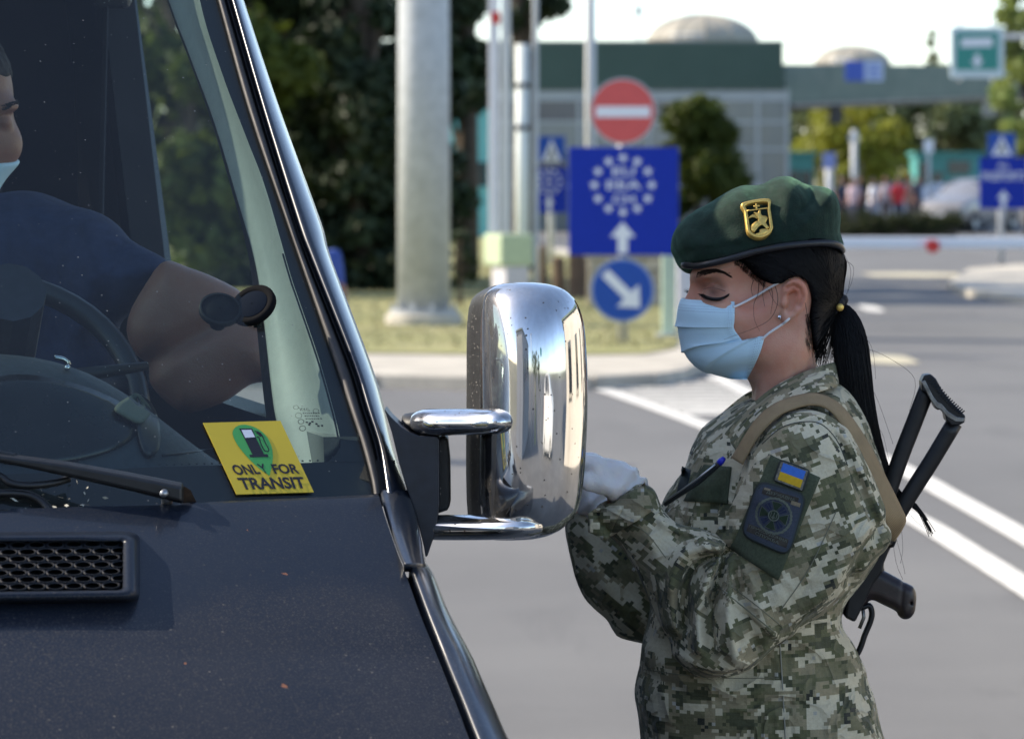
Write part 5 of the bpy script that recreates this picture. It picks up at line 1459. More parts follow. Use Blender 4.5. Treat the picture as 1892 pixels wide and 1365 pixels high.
# ================================================================== the guard
Y0 = 5.3                                   # the plane through the middle of her head
YS = 5.135
def pts2(l, y): return [(P(a, b, y).x, P(a, b, y).z) for a, b in l]
def zs(py, y=Y0): return P(0, py, y).z
CAMP = Vector((0, 0, CH))
class Surf:
    """a finished soft shape one can lay flat pieces on"""
    def __init__(s, V, Q): s.t = BVHTree.FromPolygons([tuple(v) for v in V], [tuple(q) for q in Q])
    def at(s, px, py, lift=0.0, fallback=None):
        d = (P(px, py, 1) - CAMP).normalized()
        l, n, i, k = s.t.ray_cast(CAMP, d)
        if l is None:
            return (P(px, py, fallback) if fallback else None)
        return l - d*lift
    def near(s, px, py, lift=0.0):
        q = s.at(px, py, lift)
        if q is None:
            q = s.t.find_nearest(P(px, py, YS if s is not HS else Y0))[0]; q = P(px, py, q.y - lift)
        return q
def lay(name, surf, quad, m, parent, lift=.002, nu=12, nv=12, solid=.0012, poly=None, fb=None, uvs=.000748, tris=None):
    """a flat piece laid on a surface; quad = bl, br, tr, tl in photo pixels"""
    f = quad_map([Vector((*c, 0)) for c in quad]); V = []; UV = []
    for j in range(nv+1):
        for i in range(nu+1):
            s, t = i/nu, j/nv
            if poly: s, t = poly(s, t)
            p = f(s, t); V.append(tuple(surf.near(p.x, p.y, lift))); UV.append((p.x*uvs, -p.y*uvs))
    Q = [(j*(nu+1)+i, j*(nu+1)+i+1, (j+1)*(nu+1)+i+1, (j+1)*(nu+1)+i) for j in range(nv) for i in range(nu)]
    me = np_mesh(name, V, np.array(Q), [UV[k] for q in Q for k in q])
    o = link(name, me, m, parent)
    if solid:
        k = o.modifiers.new('thickness', 'SOLIDIFY'); k.thickness = solid; k.offset = -1 
    return o
def round_sq(r):
    """square grid pressed into a rounded square"""
    def f(s, t):
        a, b = s*2-1, t*2-1; k = max(abs(a), abs(b))
        if k < 1e-6: return .5, .5
        n = 1/r; L = (abs(a/k)**n + abs(b/k)**n)**(1/n)
        return (a/L+1)/2, (b/L+1)/2
    return f
def ribbon(name, A, B, m, parent, solid=.0015, uv=True, nacross=4, bow=0.0):
    """strip of cloth between two edge lines of (px, py, distance)"""
    a, b = crv(A, 6), crv(B, 6); n = min(len(a), len(b)); V = []; UV = []; L = 0
    for i in range(n):
        p, q = P(*a[i]), P(*b[i])
        if i: L += (P(*a[i]) - P(*a[i-1])).length
        w = (q-p).length
        for k in range(nacross+1):
            t = k/nacross; c = p.lerp(q, t) + Vector((0, -bow*(1-(2*t-1)**2), 0)); V.append(tuple(c)); UV.append((t*w, L))
    m1 = nacross+1
    Q = np.array([(i*m1+k, i*m1+k+1, (i+1)*m1+k+1, (i+1)*m1+k) for i in range(n-1) for k in range(nacross)])
    o = link(name, np_mesh(name, V, Q, [UV[k] for q in Q for k in q]), m, parent)
    if solid: k = o.modifiers.new('thickness', 'SOLIDIFY'); k.thickness = solid; k.offset = 0
    return o

# ---- cloth, skin, hair
def camo_mat(name, shift=(0, 0), dim=1.0):
    m = new_mat(name); nt = m.node_tree; b = nt.nodes['Principled BSDF']
    t = N(nt, 'TexCoord'); mp = N(nt, 'Mapping'); nt.links.new(t.outputs['UV'], mp.inputs[0]); mp.inputs['Location'].default_value = (shift[0], shift[1], 0)
    sn = N(nt, 'VectorMath', operation='SNAP'); sn.inputs[1].default_value = (.0047, .0047, 1); nt.links.new(mp.outputs[0], sn.inputs[0])
    def layer(sc, loc, det=3.0, rough=.55, sx=.62):
        q = N(nt, 'Mapping'); q.inputs['Scale'].default_value = (sx, 1, 1); q.inputs['Location'].default_value = loc; nt.links.new(sn.outputs[0], q.inputs[0])
        return noise(nt, q.outputs[0], sc, det, rough)
    def step(f, th): return math_(nt, 'GREATER_THAN', f, th)
    col = mixc(nt, step(layer(29, (3, 1, 0)), .50), (.148, .145, .074), (.205, .187, .105))
    col = mixc(nt, step(layer(37, (1, 7, 2)), .56), col, (.088, .090, .050))
    col = mixc(nt, step(layer(33, (9, 2, 4)), .535), col, (.34, .285, .175))
    col = mixc(nt, step(layer(30, (5, 5, 7), 3.5, .62), .53), col, (.64, .57, .41))
    col = mixc(nt, step(layer(42, (2, 8, 5), 3.0, .6), .66), col, (.05, .05, .038))
    col = mixc(nt, step(layer(70, (4, 4, 1), 1.0), .70), col, (.5, .47, .4))
    fine = noise(nt, mp.outputs[0], 260, 2, .6)
    col = mixc(nt, .16, col, ramp(nt, fine, [(.3, (.0, .0, .0)), (.7, (.5, .48, .42))]), 'OVERLAY')
    nt.links.new(col, b.inputs['Base Color'])
    pset(b, Roughness=.9); b.inputs['Specular IOR Level'].default_value = .2; b.inputs['Sheen Weight'].default_value = .12; b.inputs['Sheen Roughness'].default_value = .5
    # ripstop weave: a fine grid of thicker threads, and soft rumples
    wv = N(nt, 'TexBrick'); wv.offset = 0; wv.inputs['Scale'].default_value = 1; wv.inputs['Brick Width'].default_value = .005; wv.inputs['Row Height'].default_value = .005; wv.inputs['Mortar Size'].default_value = .0004
    nt.links.new(mp.outputs[0], wv.inputs['Vector'])
    soft = noise(nt, mp.outputs[0], 34, 4, .6)
    rg = noise(nt, mp.outputs[0], 13, 2, .5, .9); rg = math_(nt, 'POWER', math_(nt, 'SUBTRACT', 1.0, math_(nt, 'ABSOLUTE', math_(nt, 'MULTIPLY_ADD', rg, 4.0, -2.0))), 3.0)
    soft = math_(nt, 'ADD', soft, math_(nt, 'MULTIPLY', math_(nt, 'MAXIMUM', rg, 0.0), .9))
    h = math_(nt, 'ADD', math_(nt, 'MULTIPLY', wv.outputs['Fac'], .06), math_(nt, 'ADD', math_(nt, 'MULTIPLY', soft, 1.0), math_(nt, 'MULTIPLY', fine, .06)))
    bump(nt, b, h, .75, .007)
    return m
M_camo = camo_mat('pixel_camouflage'); M_camo2 = camo_mat('pixel_camouflage_sleeve', (.31, .77)); M_camo3 = camo_mat('pixel_camouflage_tabs', (1.3, .2))
M_velcro = mat('green_fleece_panel', (.062, .075, .043), .95, var=.25, vscale=260, bmp=.4, bscale=500, bdist=.001)
def skin_mat(name, col, red):
    m = new_mat(name); nt = m.node_tree; b = nt.nodes['Principled BSDF']; c = coord(nt)
    f = noise(nt, c, 22, 4, .6); g = noise(nt, c, 420, 3, .6)
    k = mixc(nt, ramp(nt, f, [(.35, (0,)*3), (.7, (1,)*3)]), col, red); k = mixc(nt, math_(nt, 'MULTIPLY', g, .34), k, tuple(x*.68 for x in col)); k = mixc(nt, math_(nt, 'MULTIPLY', ramp(nt, noise(nt, c, 75, 4, .65), [(.5, (0,)*3), (.72, (1,)*3)]), .35), k, (red[0]*.9, red[1]*.74, red[2]*.7))
    v = N(nt, 'TexVoronoi', Scale=46.0); nt.links.new(c, v.inputs['Vector']); wv = N(nt, 'TexWhiteNoise'); nt.links.new(v.outputs['Position'], wv.inputs['Vector'])
    mole = math_(nt, 'MULTIPLY', math_(nt, 'LESS_THAN', v.outputs['Distance'], .06), math_(nt, 'GREATER_THAN', wv.outputs['Value'], .9))
    k = mixc(nt, math_(nt, 'MULTIPLY', mole, .7), k, (.09, .04, .03))
    nt.links.new(k, b.inputs['Base Color']); pset(b, Roughness=.46); b.inputs['Specular IOR Level'].default_value = .42
    b.inputs['Subsurface Weight'].default_value = .35; b.inputs['Subsurface Radius'].default_value = (1, .32, .18); b.inputs['Subsurface Scale'].default_value = .005
    bump(nt, b, g, .4, .0014); return m
M_skin = skin_mat('fair_skin', (.72, .39, .275), (.70, .30, .205))
def hair_mat(name, col=(.006, .0055, .006)):
    m = new_mat(name); nt = m.node_tree; b = nt.nodes['Principled BSDF']
    pset(b, Base_Color=col, Roughness=.5); b.inputs['Specular IOR Level'].default_value = .16
    return m
M_hair = hair_mat('black_hair')
M_felt = mat('green_felt', (.0028, .0175, .0105), .95, var=.35, vscale=60, bmp=.6, bscale=420, bdist=.0018, sheen=.34)
M_felt.node_tree.nodes['Principled BSDF'].inputs['Sheen Tint'].default_value = (.35, .8, .5, 1)
M_felt.node_tree.nodes['Principled BSDF'].inputs['Sheen Roughness'].default_value = .38
M_leather = mat('black_leather', (.012, .012, .015), .36, var=.2, vscale=90, bmp=.25, bscale=260, bdist=.0008)
M_gold = mat('gilt_brass', (.86, .55, .15), .42, .75, var=.18, vscale=300, bmp=.3, bscale=600, bdist=.0006)

gx = P(1400, 700, Y0).x
guard = thing('person', (gx, Y0, 0), 'woman border guard in green beret, face mask and pixel camouflage, leaning towards the van', 'person')

# ---- head, neck and the body under the clothes: one mesh
def head_mesh():
    F = Field((P(1232, 0, Y0).x, Y0-.105, zs(880)), (P(1585, 0, Y0).x, Y0+.105, zs(366)), .0015)
    out = [(1279, 498), (1281, 512), (1287, 526), (1287, 545), (1282, 566), (1279, 590), (1276, 606), (1271, 614), (1270, 626), (1274, 633), (1271, 643), (1277, 655), (1281, 668), (1293, 681), (1318, 688), (1350, 690), (1376, 696),
           (1388, 716), (1392, 740), (1400, 775), (1412, 800), (1530, 800), (1530, 770), (1520, 712), (1509, 672), (1504, 640), (1506, 612), (1520, 590), (1537, 565), (1547, 525), (1550, 482), (1543, 430), (1518, 395), (1470, 376), (1410, 376), (1345, 398), (1300, 438), (1282, 474)]
    o = crv(pts2(out, Y0), 4, True)
    X, Z = F.ax[0][:, None], F.ax[2][None, :]
    zt = np.interp(Z, [zs(880), zs(720), zs(675), zs(620), zs(560), zs(470), zs(366)], [.062, .056, .058, .066, .073, .075, .070])
    fx = np.clip((X - P(1281, 0, Y0).x) / .12, 0, 1)
    T = (zt*(.86 + .14*fx)).astype(np.float32)
    f = F.infl(o, Y0, T, .068)
    def E(px, py, y, r, k, add=True):
        nonlocal f
        c = P(px, py, Y0)
        for sg in (-1, 1):
            e = F.ell((c.x, Y0 + sg*y, c.z), r)
            f = smin(f, e, k) if add else smax(f, -e, k)
    # brow ridge, sockets, lids, cheeks, jaw corner
    E(1296, 506, .026, (.013, .024, .009), .016)
    E(1301, 537, .045, (.022, .020, .0135), .016, False)
    E(1318, 543, .0345, (.0155, .0135, .0125), .006)
    E(1318, 553, .036, (.0165, .0125, .006), .006)
    E(1345, 572, .040, (.034, .022, .020), .03)
    E(1425, 640, .045, (.035, .020, .02), .03)
    E(1375, 530, .062, (.022, .010, .022), .03, False)
    # nose
    a, b = P(1289, 524, Y0), P(1267, 577, Y0)
    f = smin(f, F.cap((a.x, Y0, a.z), (b.x, Y0, b.z), .0068, .0092), .016)
    E(1279, 592, .010, (.010, .007, .008), .012)
    # neck muscle behind the jaw
    a, b = P(1478, 600, Y0), P(1408, 775, Y0)
    for sg in (-1, 1): f = smin(f, F.cap((a.x, Y0+sg*.050, a.z), (b.x, Y0+sg*.028, b.z), .014, .013), .03)
    # ears
    ear = crv(pts2([(1441, 527), (1449, 516), (1462, 512), (1475, 518), (1483, 534), (1481, 553), (1474, 570), (1462, 583), (1450, 592), (1441, 593), (1437, 584), (1439, 566), (1438, 545)], Y0), 5, True)
    xf = P(1438, 0, Y0).x; sd = F.poly2(ear)
    for sg in (-1, 1):
        yc = (Y0 + sg*(.0745 + .42*np.clip(X - xf, 0, 1) + 0*Z)).astype(np.float32)
        e = F.infl(None, yc, .0062, .007, sd)
        g = F.line2(pts2([(1447, 529), (1458, 524), (1469, 530), (1473, 545), (1468, 562)], Y0))
        con = F.line2(pts2([(1455, 545), (1456, 557), (1452, 566)], Y0))
        fos = F.line2(pts2([(1459, 534), (1462, 540)], Y0))
        near = (sg*(F.Y - yc[:, None, :]) > -.002)
        e = e + np.where(near, (.0042*np.exp(-(g/.0026)**2) + .011*np.exp(-(con/.0058)**2) + .004*np.exp(-(fos/.004)**2))[:, None, :], 0).astype(np.float32)
        f = smin(f, e, .006)
    E(1442, 556, .0775, (.0045, .0042, .006), .004)
    f = f + wob((F.X, F.Y, F.Z), .0003, 160, 3)
    return F, f
HF, hf = head_mesh()
hV, hQ = HF.mesh(hf); hV = smooth_mesh(hV, hQ, 1, .4)
HS = Surf(hV, hQ)
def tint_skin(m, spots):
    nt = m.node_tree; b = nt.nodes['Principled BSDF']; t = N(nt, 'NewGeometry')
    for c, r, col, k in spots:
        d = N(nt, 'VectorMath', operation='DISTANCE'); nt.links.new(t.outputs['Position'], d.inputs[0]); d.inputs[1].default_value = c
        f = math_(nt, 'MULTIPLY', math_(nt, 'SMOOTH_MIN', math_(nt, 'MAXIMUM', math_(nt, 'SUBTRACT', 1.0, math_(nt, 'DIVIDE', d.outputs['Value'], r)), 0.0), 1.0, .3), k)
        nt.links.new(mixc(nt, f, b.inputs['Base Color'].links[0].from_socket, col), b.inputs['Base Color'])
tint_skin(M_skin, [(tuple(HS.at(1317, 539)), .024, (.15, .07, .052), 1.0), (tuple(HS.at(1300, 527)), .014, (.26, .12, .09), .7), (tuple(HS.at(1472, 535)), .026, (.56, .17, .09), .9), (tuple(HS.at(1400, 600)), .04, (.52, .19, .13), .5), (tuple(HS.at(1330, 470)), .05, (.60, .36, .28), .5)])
def coarse_body():
    F = Field((gx-.32, Y0-.3, 0.02), (gx+.32, Y0+.3, 1.40), .014)
    b = lambda px, py, y=Y0: tuple(P(px, py, y))
    f = F.ell(b(1420, 1010), (.09, .13, .15)); f = smin(f, F.ell(b(1400, 1330), (.10, .14, .15)), .08)
    f = smin(f, F.cap(b(1460, 780), b(1455, 900), .05, .09), .06)
    for sg in (-1, 1):
        f = smin(f, F.cap((gx+.02, Y0+sg*.085, .86), (gx+.01, Y0+sg*.09, .48), .078, .055), .05)
        f = smin(f, F.cap((gx+.01, Y0+sg*.09, .48), (gx+.04, Y0+sg*.095, .06), .05, .034), .03)
        s, e = (b(1500, 830, 5.16), b(1330, 1170, 5.13)) if sg < 0 else (b(1500, 830, 5.44), b(1180, 1120, 5.48))
        w = b(1150, 920, 5.2) if sg < 0 else b(1085, 950, 5.44)
        f = smin(f, F.cap(s, e, .042, .034), .03); f = smin(f, F.cap(e, w, .034, .024), .02)
    return F.mesh(f)
bV, bQ = coarse_body()
me = np_mesh('person', np.vstack([hV, bV]), np.vstack([hQ, bQ + len(hV)]))
body = link('body', me, M_skin, guard)
# ---- glove hands
M_glove = mat('white_glove', (.82, .75, .70), .38, var=.06, vscale=30, bmp=.35, bscale=120, bdist=.004, sss=.25)
M_glove.node_tree.nodes['Principled BSDF'].inputs['Transmission Weight'].default_value = .12
def hand(wr, kn, y, sg, name='glove'):
    """gloved hand from wrist towards knuckles, fingers bent round a booklet"""
    w, k = P(*wr, y), P(*kn, y + .005)
    fwd = (k-w).normalized(); side = Vector((0, 1, 0)); up = fwd.cross(side).normalized()
    if up.z < 0: up = -up
    lo = Vector((min(w.x, k.x)-.115, y-.075, min(w.z, k.z)-.09)); hi = Vector((max(w.x, k.x)+.03, y+.075, max(w.z, k.z)+.06))
    F = Field(lo, hi, .002)
    f = F.cap(w, w.lerp(k, .35), .025, .027)
    for o in (-.026, -.009, .009, .026): f = smin(f, F.cap(w.lerp(k, .25) + side*o*.6, k + side*o, .017, .0125), .014)
    for i, (o, L) in enumerate(((-.030, .9), (-.010, 1.0), (.010, .95), (.029, .76))):
        a = k + side*o; b = a + fwd*.036*L - up*.012; c = b + fwd*.014*L - up*.024*L; d = c - fwd*.006 - up*.018*L
        f = smin(f, F.cap(a, b, .0108, .0098), .008); f = smin(f, F.cap(b, c, .0096, .0088), .004); f = smin(f, F.cap(c, d, .0088, .0076), .004)
    t0 = w.lerp(k, .35) + side*(-.028*sg) - up*.006; t1 = w.lerp(k, .95) + side*(-.040*sg) - up*.022; t2 = t1 + fwd*.026 - up*.014 + side*(.008*sg)
    f = smin(f, F.cap(t0, t1, .0155, .0115), .012); f = smin(f, F.cap(t1, t2, .0112, .0085), .004)
    # loose wrinkled film
    r = (F.X-float(w.x))*fwd.x + (F.Z-float(w.z))*fwd.z
    f = f + wob((F.X, F.Y, F.Z), .0017, 170, 5) - .0019*np.sin(r*330 + F.Y*60).astype(np.float32)*np.exp(-((r)/.03)**2).astype(np.float32)
    V, Q = F.mesh(f); V = smooth_mesh(V, Q, 1, .4)
    return link(name, np_mesh(name, V, Q), M_glove, guard), V, Q
hand((1168, 908), (1098, 858), 5.185, 1)
hand((1105, 935), (1056, 880), 5.42, -1)

# ---- jacket
def fold(F, f, pts, y, amp, w, front=None, soft=.02):
    """ridge (amp > 0) or crease laid along a line of the photograph on the camera's side"""
    d = F.line2(crv(pts2(pts, y), 5)); a = (amp*np.exp(-(d/(w*y/FPX))**2))[:, None, :]
    g = 1/(1 + np.exp(np.clip((F.Y - (front if front is not None else y))/soft, -30, 30)))
    return (f - a*g).astype(np.float32)
def torso_mesh():
    F = Field((P(1130, 0, Y0).x, Y0-.205, zs(1640)), (P(1690, 0, Y0).x, Y0+.215, zs(690)), .0038)
    out = [(1400, 728), (1440, 712), (1500, 698), (1545, 700), (1582, 740), (1612, 812), (1634, 890), (1640, 960), (1622, 1030), (1580, 1090), (1556, 1128), (1562, 1165), (1592, 1215), (1613, 1275), (1624, 1322), (1644, 1390), (1668, 1520), (1660, 1640),
           (1162, 1640), (1170, 1520), (1184, 1390), (1176, 1330), (1173, 1270), (1185, 1195), (1196, 1120), (1204, 1040), (1212, 980), (1222, 935), (1246, 893), (1268, 858), (1284, 822), (1308, 788), (1350, 758)]
    o = crv(pts2(out, Y0), 4, True); Z = F.ax[2][None, :]; X = F.ax[0][:, None]
    T = (np.interp(Z, [zs(1640), zs(1330), zs(1130), zs(930), zs(800), zs(735), zs(690)], [.17, .165, .142, .158, .172, .15, .09]) + 0*X).astype(np.float32)
    f = F.infl(o, Y0, T, .115)
    # gathered cloth at the waist, chest pocket, shirt front
    for pts, a, w in (([(1190, 1190), (1260, 1225), (1350, 1250), (1440, 1245)], .005, 18), ([(1190, 1235), (1300, 1262), (1440, 1268), (1560, 1262)], -.004, 12), ([(1200, 1290), (1330, 1280), (1440, 1290)], .003, 20),
                      ([(1450, 1140), (1500, 1180), (1560, 1190)], .006, 18), ([(1470, 1200), (1540, 1230), (1600, 1260)], -.004, 16), ([(1560, 1300), (1590, 1340), (1625, 1400)], .004, 18), ([(1440, 1180), (1444, 1260), (1452, 1380), (1456, 1500)], -.003, 4),
                      ([(1250, 900), (1258, 950), (1252, 1010)], -.004, 10), ([(1290, 890), (1272, 960), (1262, 1010)], .006, 16), ([(1320, 900), (1300, 960), (1280, 1020)], -.004, 12), ([(1300, 800), (1290, 850), (1270, 900)], .004, 12), ([(1330, 820), (1330, 880), (1310, 930)], -.003, 14),
                      ([(1200, 1340), (1320, 1330), (1430, 1350)], -.003, 14), ([(1500, 740), (1540, 770), (1580, 850)], .004, 14), ([(1440, 735), (1480, 728), (1530, 735)], .003, 10)):
        f = fold(F, f, pts, Y0, a, w, Y0, .03)
    f = f + wob((F.X, F.Y, F.Z), .0022, 26, 11) + wob((F.X, F.Y, F.Z*1.6), .0011, 70, 12)
    # an opening for the neck
    c = P(1455, 690, Y0); f = smax(f, -F.cap((c.x, Y0, c.z+.02), (c.x-.01, Y0, c.z-.05), .052, .034), .01)
    return F, f
TF, tf = torso_mesh(); V, Q = TF.mesh(tf); V = smooth_mesh(V, Q, 1, .4)
jacket = link('jacket', np_mesh('jacket', V, Q, cloth_uv(V, Q)), M_camo, guard)
TS = Surf(V, Q)
YS = 5.135
def sleeve_near():
    F = Field((P(1070, 0, YS).x, YS-.12, zs(1262, YS)), (P(1668, 0, YS).x, YS+.16, zs(742, YS)), .0029)
    X, Z = F.ax[0][:, None], F.ax[2][None, :]
    ua = [(1402, 808), (1425, 782), (1462, 762), (1505, 760), (1545, 775), (1580, 812), (1606, 868), (1628, 925), (1642, 975), (1634, 1010), (1602, 1048), (1560, 1098), (1516, 1136), (1470, 1170), (1430, 1200), (1385, 1232), (1330, 1246), (1283, 1236), (1258, 1205),
          (1268, 1150), (1296, 1090), (1322, 1040), (1338, 990), (1346, 940), (1360, 890), (1378, 848)]
    fa = [(1168, 900), (1205, 905), (1222, 940), (1248, 972), (1290, 982), (1325, 1000), (1350, 1050), (1362, 1120), (1356, 1190), (1322, 1238), (1285, 1238), (1252, 1210), (1230, 1172), (1206, 1120), (1176, 1062), (1148, 1018), (1120, 990), (1100, 960), (1118, 925)]
    yu = (YS + .012*np.clip((Z - zs(1000, YS))/.15, -1, 1) + 0*X).astype(np.float32)
    t = np.clip((X - P(1130, 0, YS).x)/(P(1330, 0, YS).x - P(1130, 0, YS).x), 0, 1)
    yf = (YS + .058*(1-t) - .006 + 0*Z).astype(np.float32)
    f = F.infl(crv(pts2(ua, YS), 4, True), yu, .083, .085)
    g = F.infl(crv(pts2(fa, YS), 4, True), yf, (.046 + .014*t + 0*Z).astype(np.float32), .05)
    f = smin(f, g, .022)
    R = [([(1222, 962), (1262, 978), (1300, 985)], .007, 11), ([(1240, 1150), (1236, 1080), (1252, 1025), (1290, 1004), (1322, 1006)], .0135, 15), ([(1262, 1150), (1262, 1090), (1282, 1040), (1318, 1022)], -.012, 10),
         ([(1285, 1185), (1284, 1120), (1298, 1070), (1322, 1030)], .011, 12), ([(1312, 1190), (1310, 1120), (1325, 1060), (1336, 1022)], -.011, 11), ([(1352, 1200), (1338, 1130), (1342, 1070), (1345, 1030)], .010, 13), ([(1392, 1180), (1368, 1110), (1354, 1050), (1350, 1015)], -.007, 12),
         ([(1330, 1000), (1345, 960), (1352, 900), (1372, 850)], -.004, 12), ([(1420, 1160), (1392, 1100), (1366, 1040)], .005, 14), ([(1250, 1205), (1310, 1222), (1370, 1215)], .005, 14), ([(1180, 960), (1210, 1020), (1232, 1080)], .004, 14), ([(1155, 985), (1190, 1050), (1222, 1120)], -.003, 12),
         ([(1560, 800), (1600, 890), (1632, 970)], .006, 13), ([(1540, 800), (1575, 880), (1606, 950), (1612, 985)], -.0045, 11), ([(1640, 962), (1606, 985), (1580, 1020), (1562, 1062)], -.010, 15), ([(1600, 975), (1560, 1030), (1500, 1100)], .006, 18), ([(1545, 945), (1520, 1000), (1488, 1062), (1440, 1130)], -.0022, 3.5),
         ([(1326, 1082), (1380, 1122), (1432, 1168)], .003, 4), ([(1332, 1094), (1385, 1134), (1428, 1178)], -.003, 3.5), ([(1450, 770), (1500, 768), (1548, 800)], .003, 10), ([(1405, 815), (1450, 782), (1510, 776), (1546, 806), (1566, 850)], -.0022, 3.5), ([(1470, 1150), (1530, 1110), (1580, 1060)], -.005, 14), ([(1390, 840), (1400, 870), (1396, 920)], .004, 12), ([(1560, 860), (1562, 930), (1548, 1000)], .0035, 16)]
    for pts, a, w in R: f = fold(F, f, pts, YS, a*(1.3 if abs(a) > .004 else 1), w*.9, YS+.02, .02)
    f = f + wob((F.X, F.Y, F.Z), .0018, 38, 21) + wob((F.X, F.Y, F.Z), .0009, 95, 22)
    # open end at the wrist
    a, b = P(1150, 915, 5.185), P(1110, 880, 5.19); f = smax(f, -F.cap(a, b, .026, .034), .006)
    return F, f
SF, sf = sleeve_near(); V, Q = SF.mesh(sf); V = smooth_mesh(V, Q, 1, .4)
# the forearm's cloth runs along the forearm, the upper arm's along the upper arm
cen = V[Q].mean(1); pxc = cen[:, 0]/cen[:, 1]*FPX + CX; pyc = (CH - cen[:, 2])/cen[:, 1]*FPX + HY
isf = (pxc < 1262 + (pyc-1000)*.42)
uv = np.where(isf[:, None, None], cloth_uv(V, Q, R_(-36)), cloth_uv(V, Q, R_(20)))
sleeve = link('sleeve', np_mesh('sleeve', V, Q, uv), M_camo2, jacket)
SS = Surf(V, Q)
def sleeve_far():
    y = 5.47; F = Field((P(1030, 0, y).x, y-.085, zs(1200, y)), (P(1600, 0, y).x, y+.085, zs(760, y)), .0042)
    ua = [(1420, 790), (1500, 770), (1560, 800), (1590, 880), (1540, 960), (1420, 1060), (1300, 1150), (1230, 1182), (1180, 1178), (1140, 1160), (1200, 1060), (1300, 940)]
    fa = [(1048, 960), (1046, 985), (1056, 1040), (1066, 1075), (1084, 1108), (1112, 1132), (1150, 1158), (1196, 1178), (1250, 1170), (1262, 1110), (1226, 1040), (1180, 980), (1130, 930), (1090, 915), (1062, 925)]
    f = smin(F.infl(crv(pts2(ua, y), 4, True), y, .075, .07), F.infl(crv(pts2(fa, y), 4, True), y-.01, .056, .05), .02)
    for pts, a, w in (([(1080, 960), (1100, 1040), (1140, 1110)], .006, 14), ([(1100, 950), (1130, 1030), (1180, 1110)], -.005, 12), ([(1140, 1150), (1180, 1100), (1200, 1040)], .006, 14), ([(1062, 1000), (1076, 1060), (1100, 1110)], -.003, 10)): f = fold(F, f, pts, y, a, w, y, .02)
    f = f + wob((F.X, F.Y, F.Z), .002, 40, 31)
    V, Q = F.mesh(f); V = smooth_mesh(V, Q, 1, .4)
    return link('sleeve', np_mesh('sleeve', V, Q, cloth_uv(V, Q, R_(-40))), M_camo2, jacket)
sleeve_far()
# trousers and boots, below the picture
def legs():
    F = Field((gx-.2, Y0-.22, .1), (gx+.22, Y0+.22, .90), .012); f = None
    for sg in (-1, 1):
        a = F.cap((gx+.015, Y0+sg*.085, .88), (gx+.01, Y0+sg*.09, .48), .105, .082); a = smin(a, F.cap((gx+.01, Y0+sg*.09, .48), (gx+.04, Y0+sg*.095, .14), .08, .07), .04)
        f = a if f is None else smin(f, a, .03)
    f = f + wob((F.X, F.Y, F.Z), .004, 40, 4); V, Q = F.mesh(f); link('trousers', np_mesh('trousers', V, Q, cloth_uv(V, Q)), M_camo, guard)
    for sg in (-1, 1):
        F = Field((gx-.2, Y0+sg*.095-.07, -.01), (gx+.13, Y0+sg*.095+.07, .28), .009)
        f = smin(F.cap((gx+.04, Y0+sg*.095, .27), (gx+.045, Y0+sg*.095, .07), .052, .05), F.cap((gx+.055, Y0+sg*.095, .045), (gx-.13, Y0+sg*.095, .04), .046, .042), .05)
        f = smax(f, -(F.Z - .002 + 0*F.X + 0*F.Y), .004); V, Q = F.mesh(f); link('boot', np_mesh('boot', V, Q), M_leather, guard)
legs()
# collar: inner stand and turned-down leaf
top = [(1338, 806, 5.22), (1362, 778, 5.22), (1392, 748, 5.225), (1430, 718, 5.23), (1468, 698, 5.235), (1505, 683, 5.245), (1535, 674, 5.265), (1545, 672, 5.3), (1535, 676, 5.335), (1500, 688, 5.36), (1450, 706, 5.365), (1405, 722, 5.37), (1382, 728, 5.375), (1345, 757, 5.38), (1302, 796, 5.39)]
out = [(1368, 842, 5.165), (1388, 812, 5.165), (1415, 780, 5.165), (1450, 752, 5.165), (1485, 733, 5.17), (1518, 722, 5.185), (1542, 715, 5.23), (1549, 712, 5.3), (1540, 716, 5.37), (1505, 730, 5.42), (1455, 752, 5.425), (1415, 770, 5.43), (1385, 778, 5.435), (1335, 800, 5.44), (1282, 822, 5.445)]
inn = [(1362, 815, 5.245), (1390, 800, 5.245), (1410, 775, 5.245), (1440, 750, 5.245), (1475, 735, 5.25), (1510, 722, 5.26), (1532, 716, 5.275), (1540, 714, 5.3), (1530, 718, 5.325), (1500, 732, 5.35), (1455, 750, 5.35), (1415, 765, 5.355), (1392, 772, 5.355), (1355, 790, 5.365), (1318, 815, 5.375)]
def collar():
    a, b, c = crv(inn, 5), crv(top, 5), crv(out, 5); V = []; UV = []; L = 0
    for i in range(len(a)):
        A, B, C_ = P(*a[i]), P(*b[i]), P(*c[i])
        if i: L += (B - P(*b[i-1])).length
        row = [A, A.lerp(B, .5), A.lerp(B, .9) , B + Vector((0, 0, .0035)), B.lerp(C_, .1) + Vector((0, -.001, .002)), B.lerp(C_, .35), B.lerp(C_, .65), B.lerp(C_, .97), C_]
        if i < 42:
            for k in range(5, 9): row[k] = row[k] + Vector((0, -.006*math.sin(math.pi*min(1, (k-4)/4)), 0))
        acc = 0
        for k, p in enumerate(row):
            if k: acc += (p - row[k-1]).length
            V.append(tuple(p)); UV.append((L*.9 + .2, acc))
    m1 = 9; Q = np.array([(i*m1+k, i*m1+k+1, (i+1)*m1+k+1, (i+1)*m1+k) for i in range(len(a)-1) for k in range(m1-1)])
    o = link('collar', np_mesh('collar', V, Q, [UV[k] for q in Q for k in q]), M_camo3, jacket)
    k = o.modifiers.new('thickness', 'SOLIDIFY'); k.thickness = .0028; k.offset = 0
    k = o.modifiers.new('subdivision', 'SUBSURF'); k.levels = k.render_levels = 1
collar()
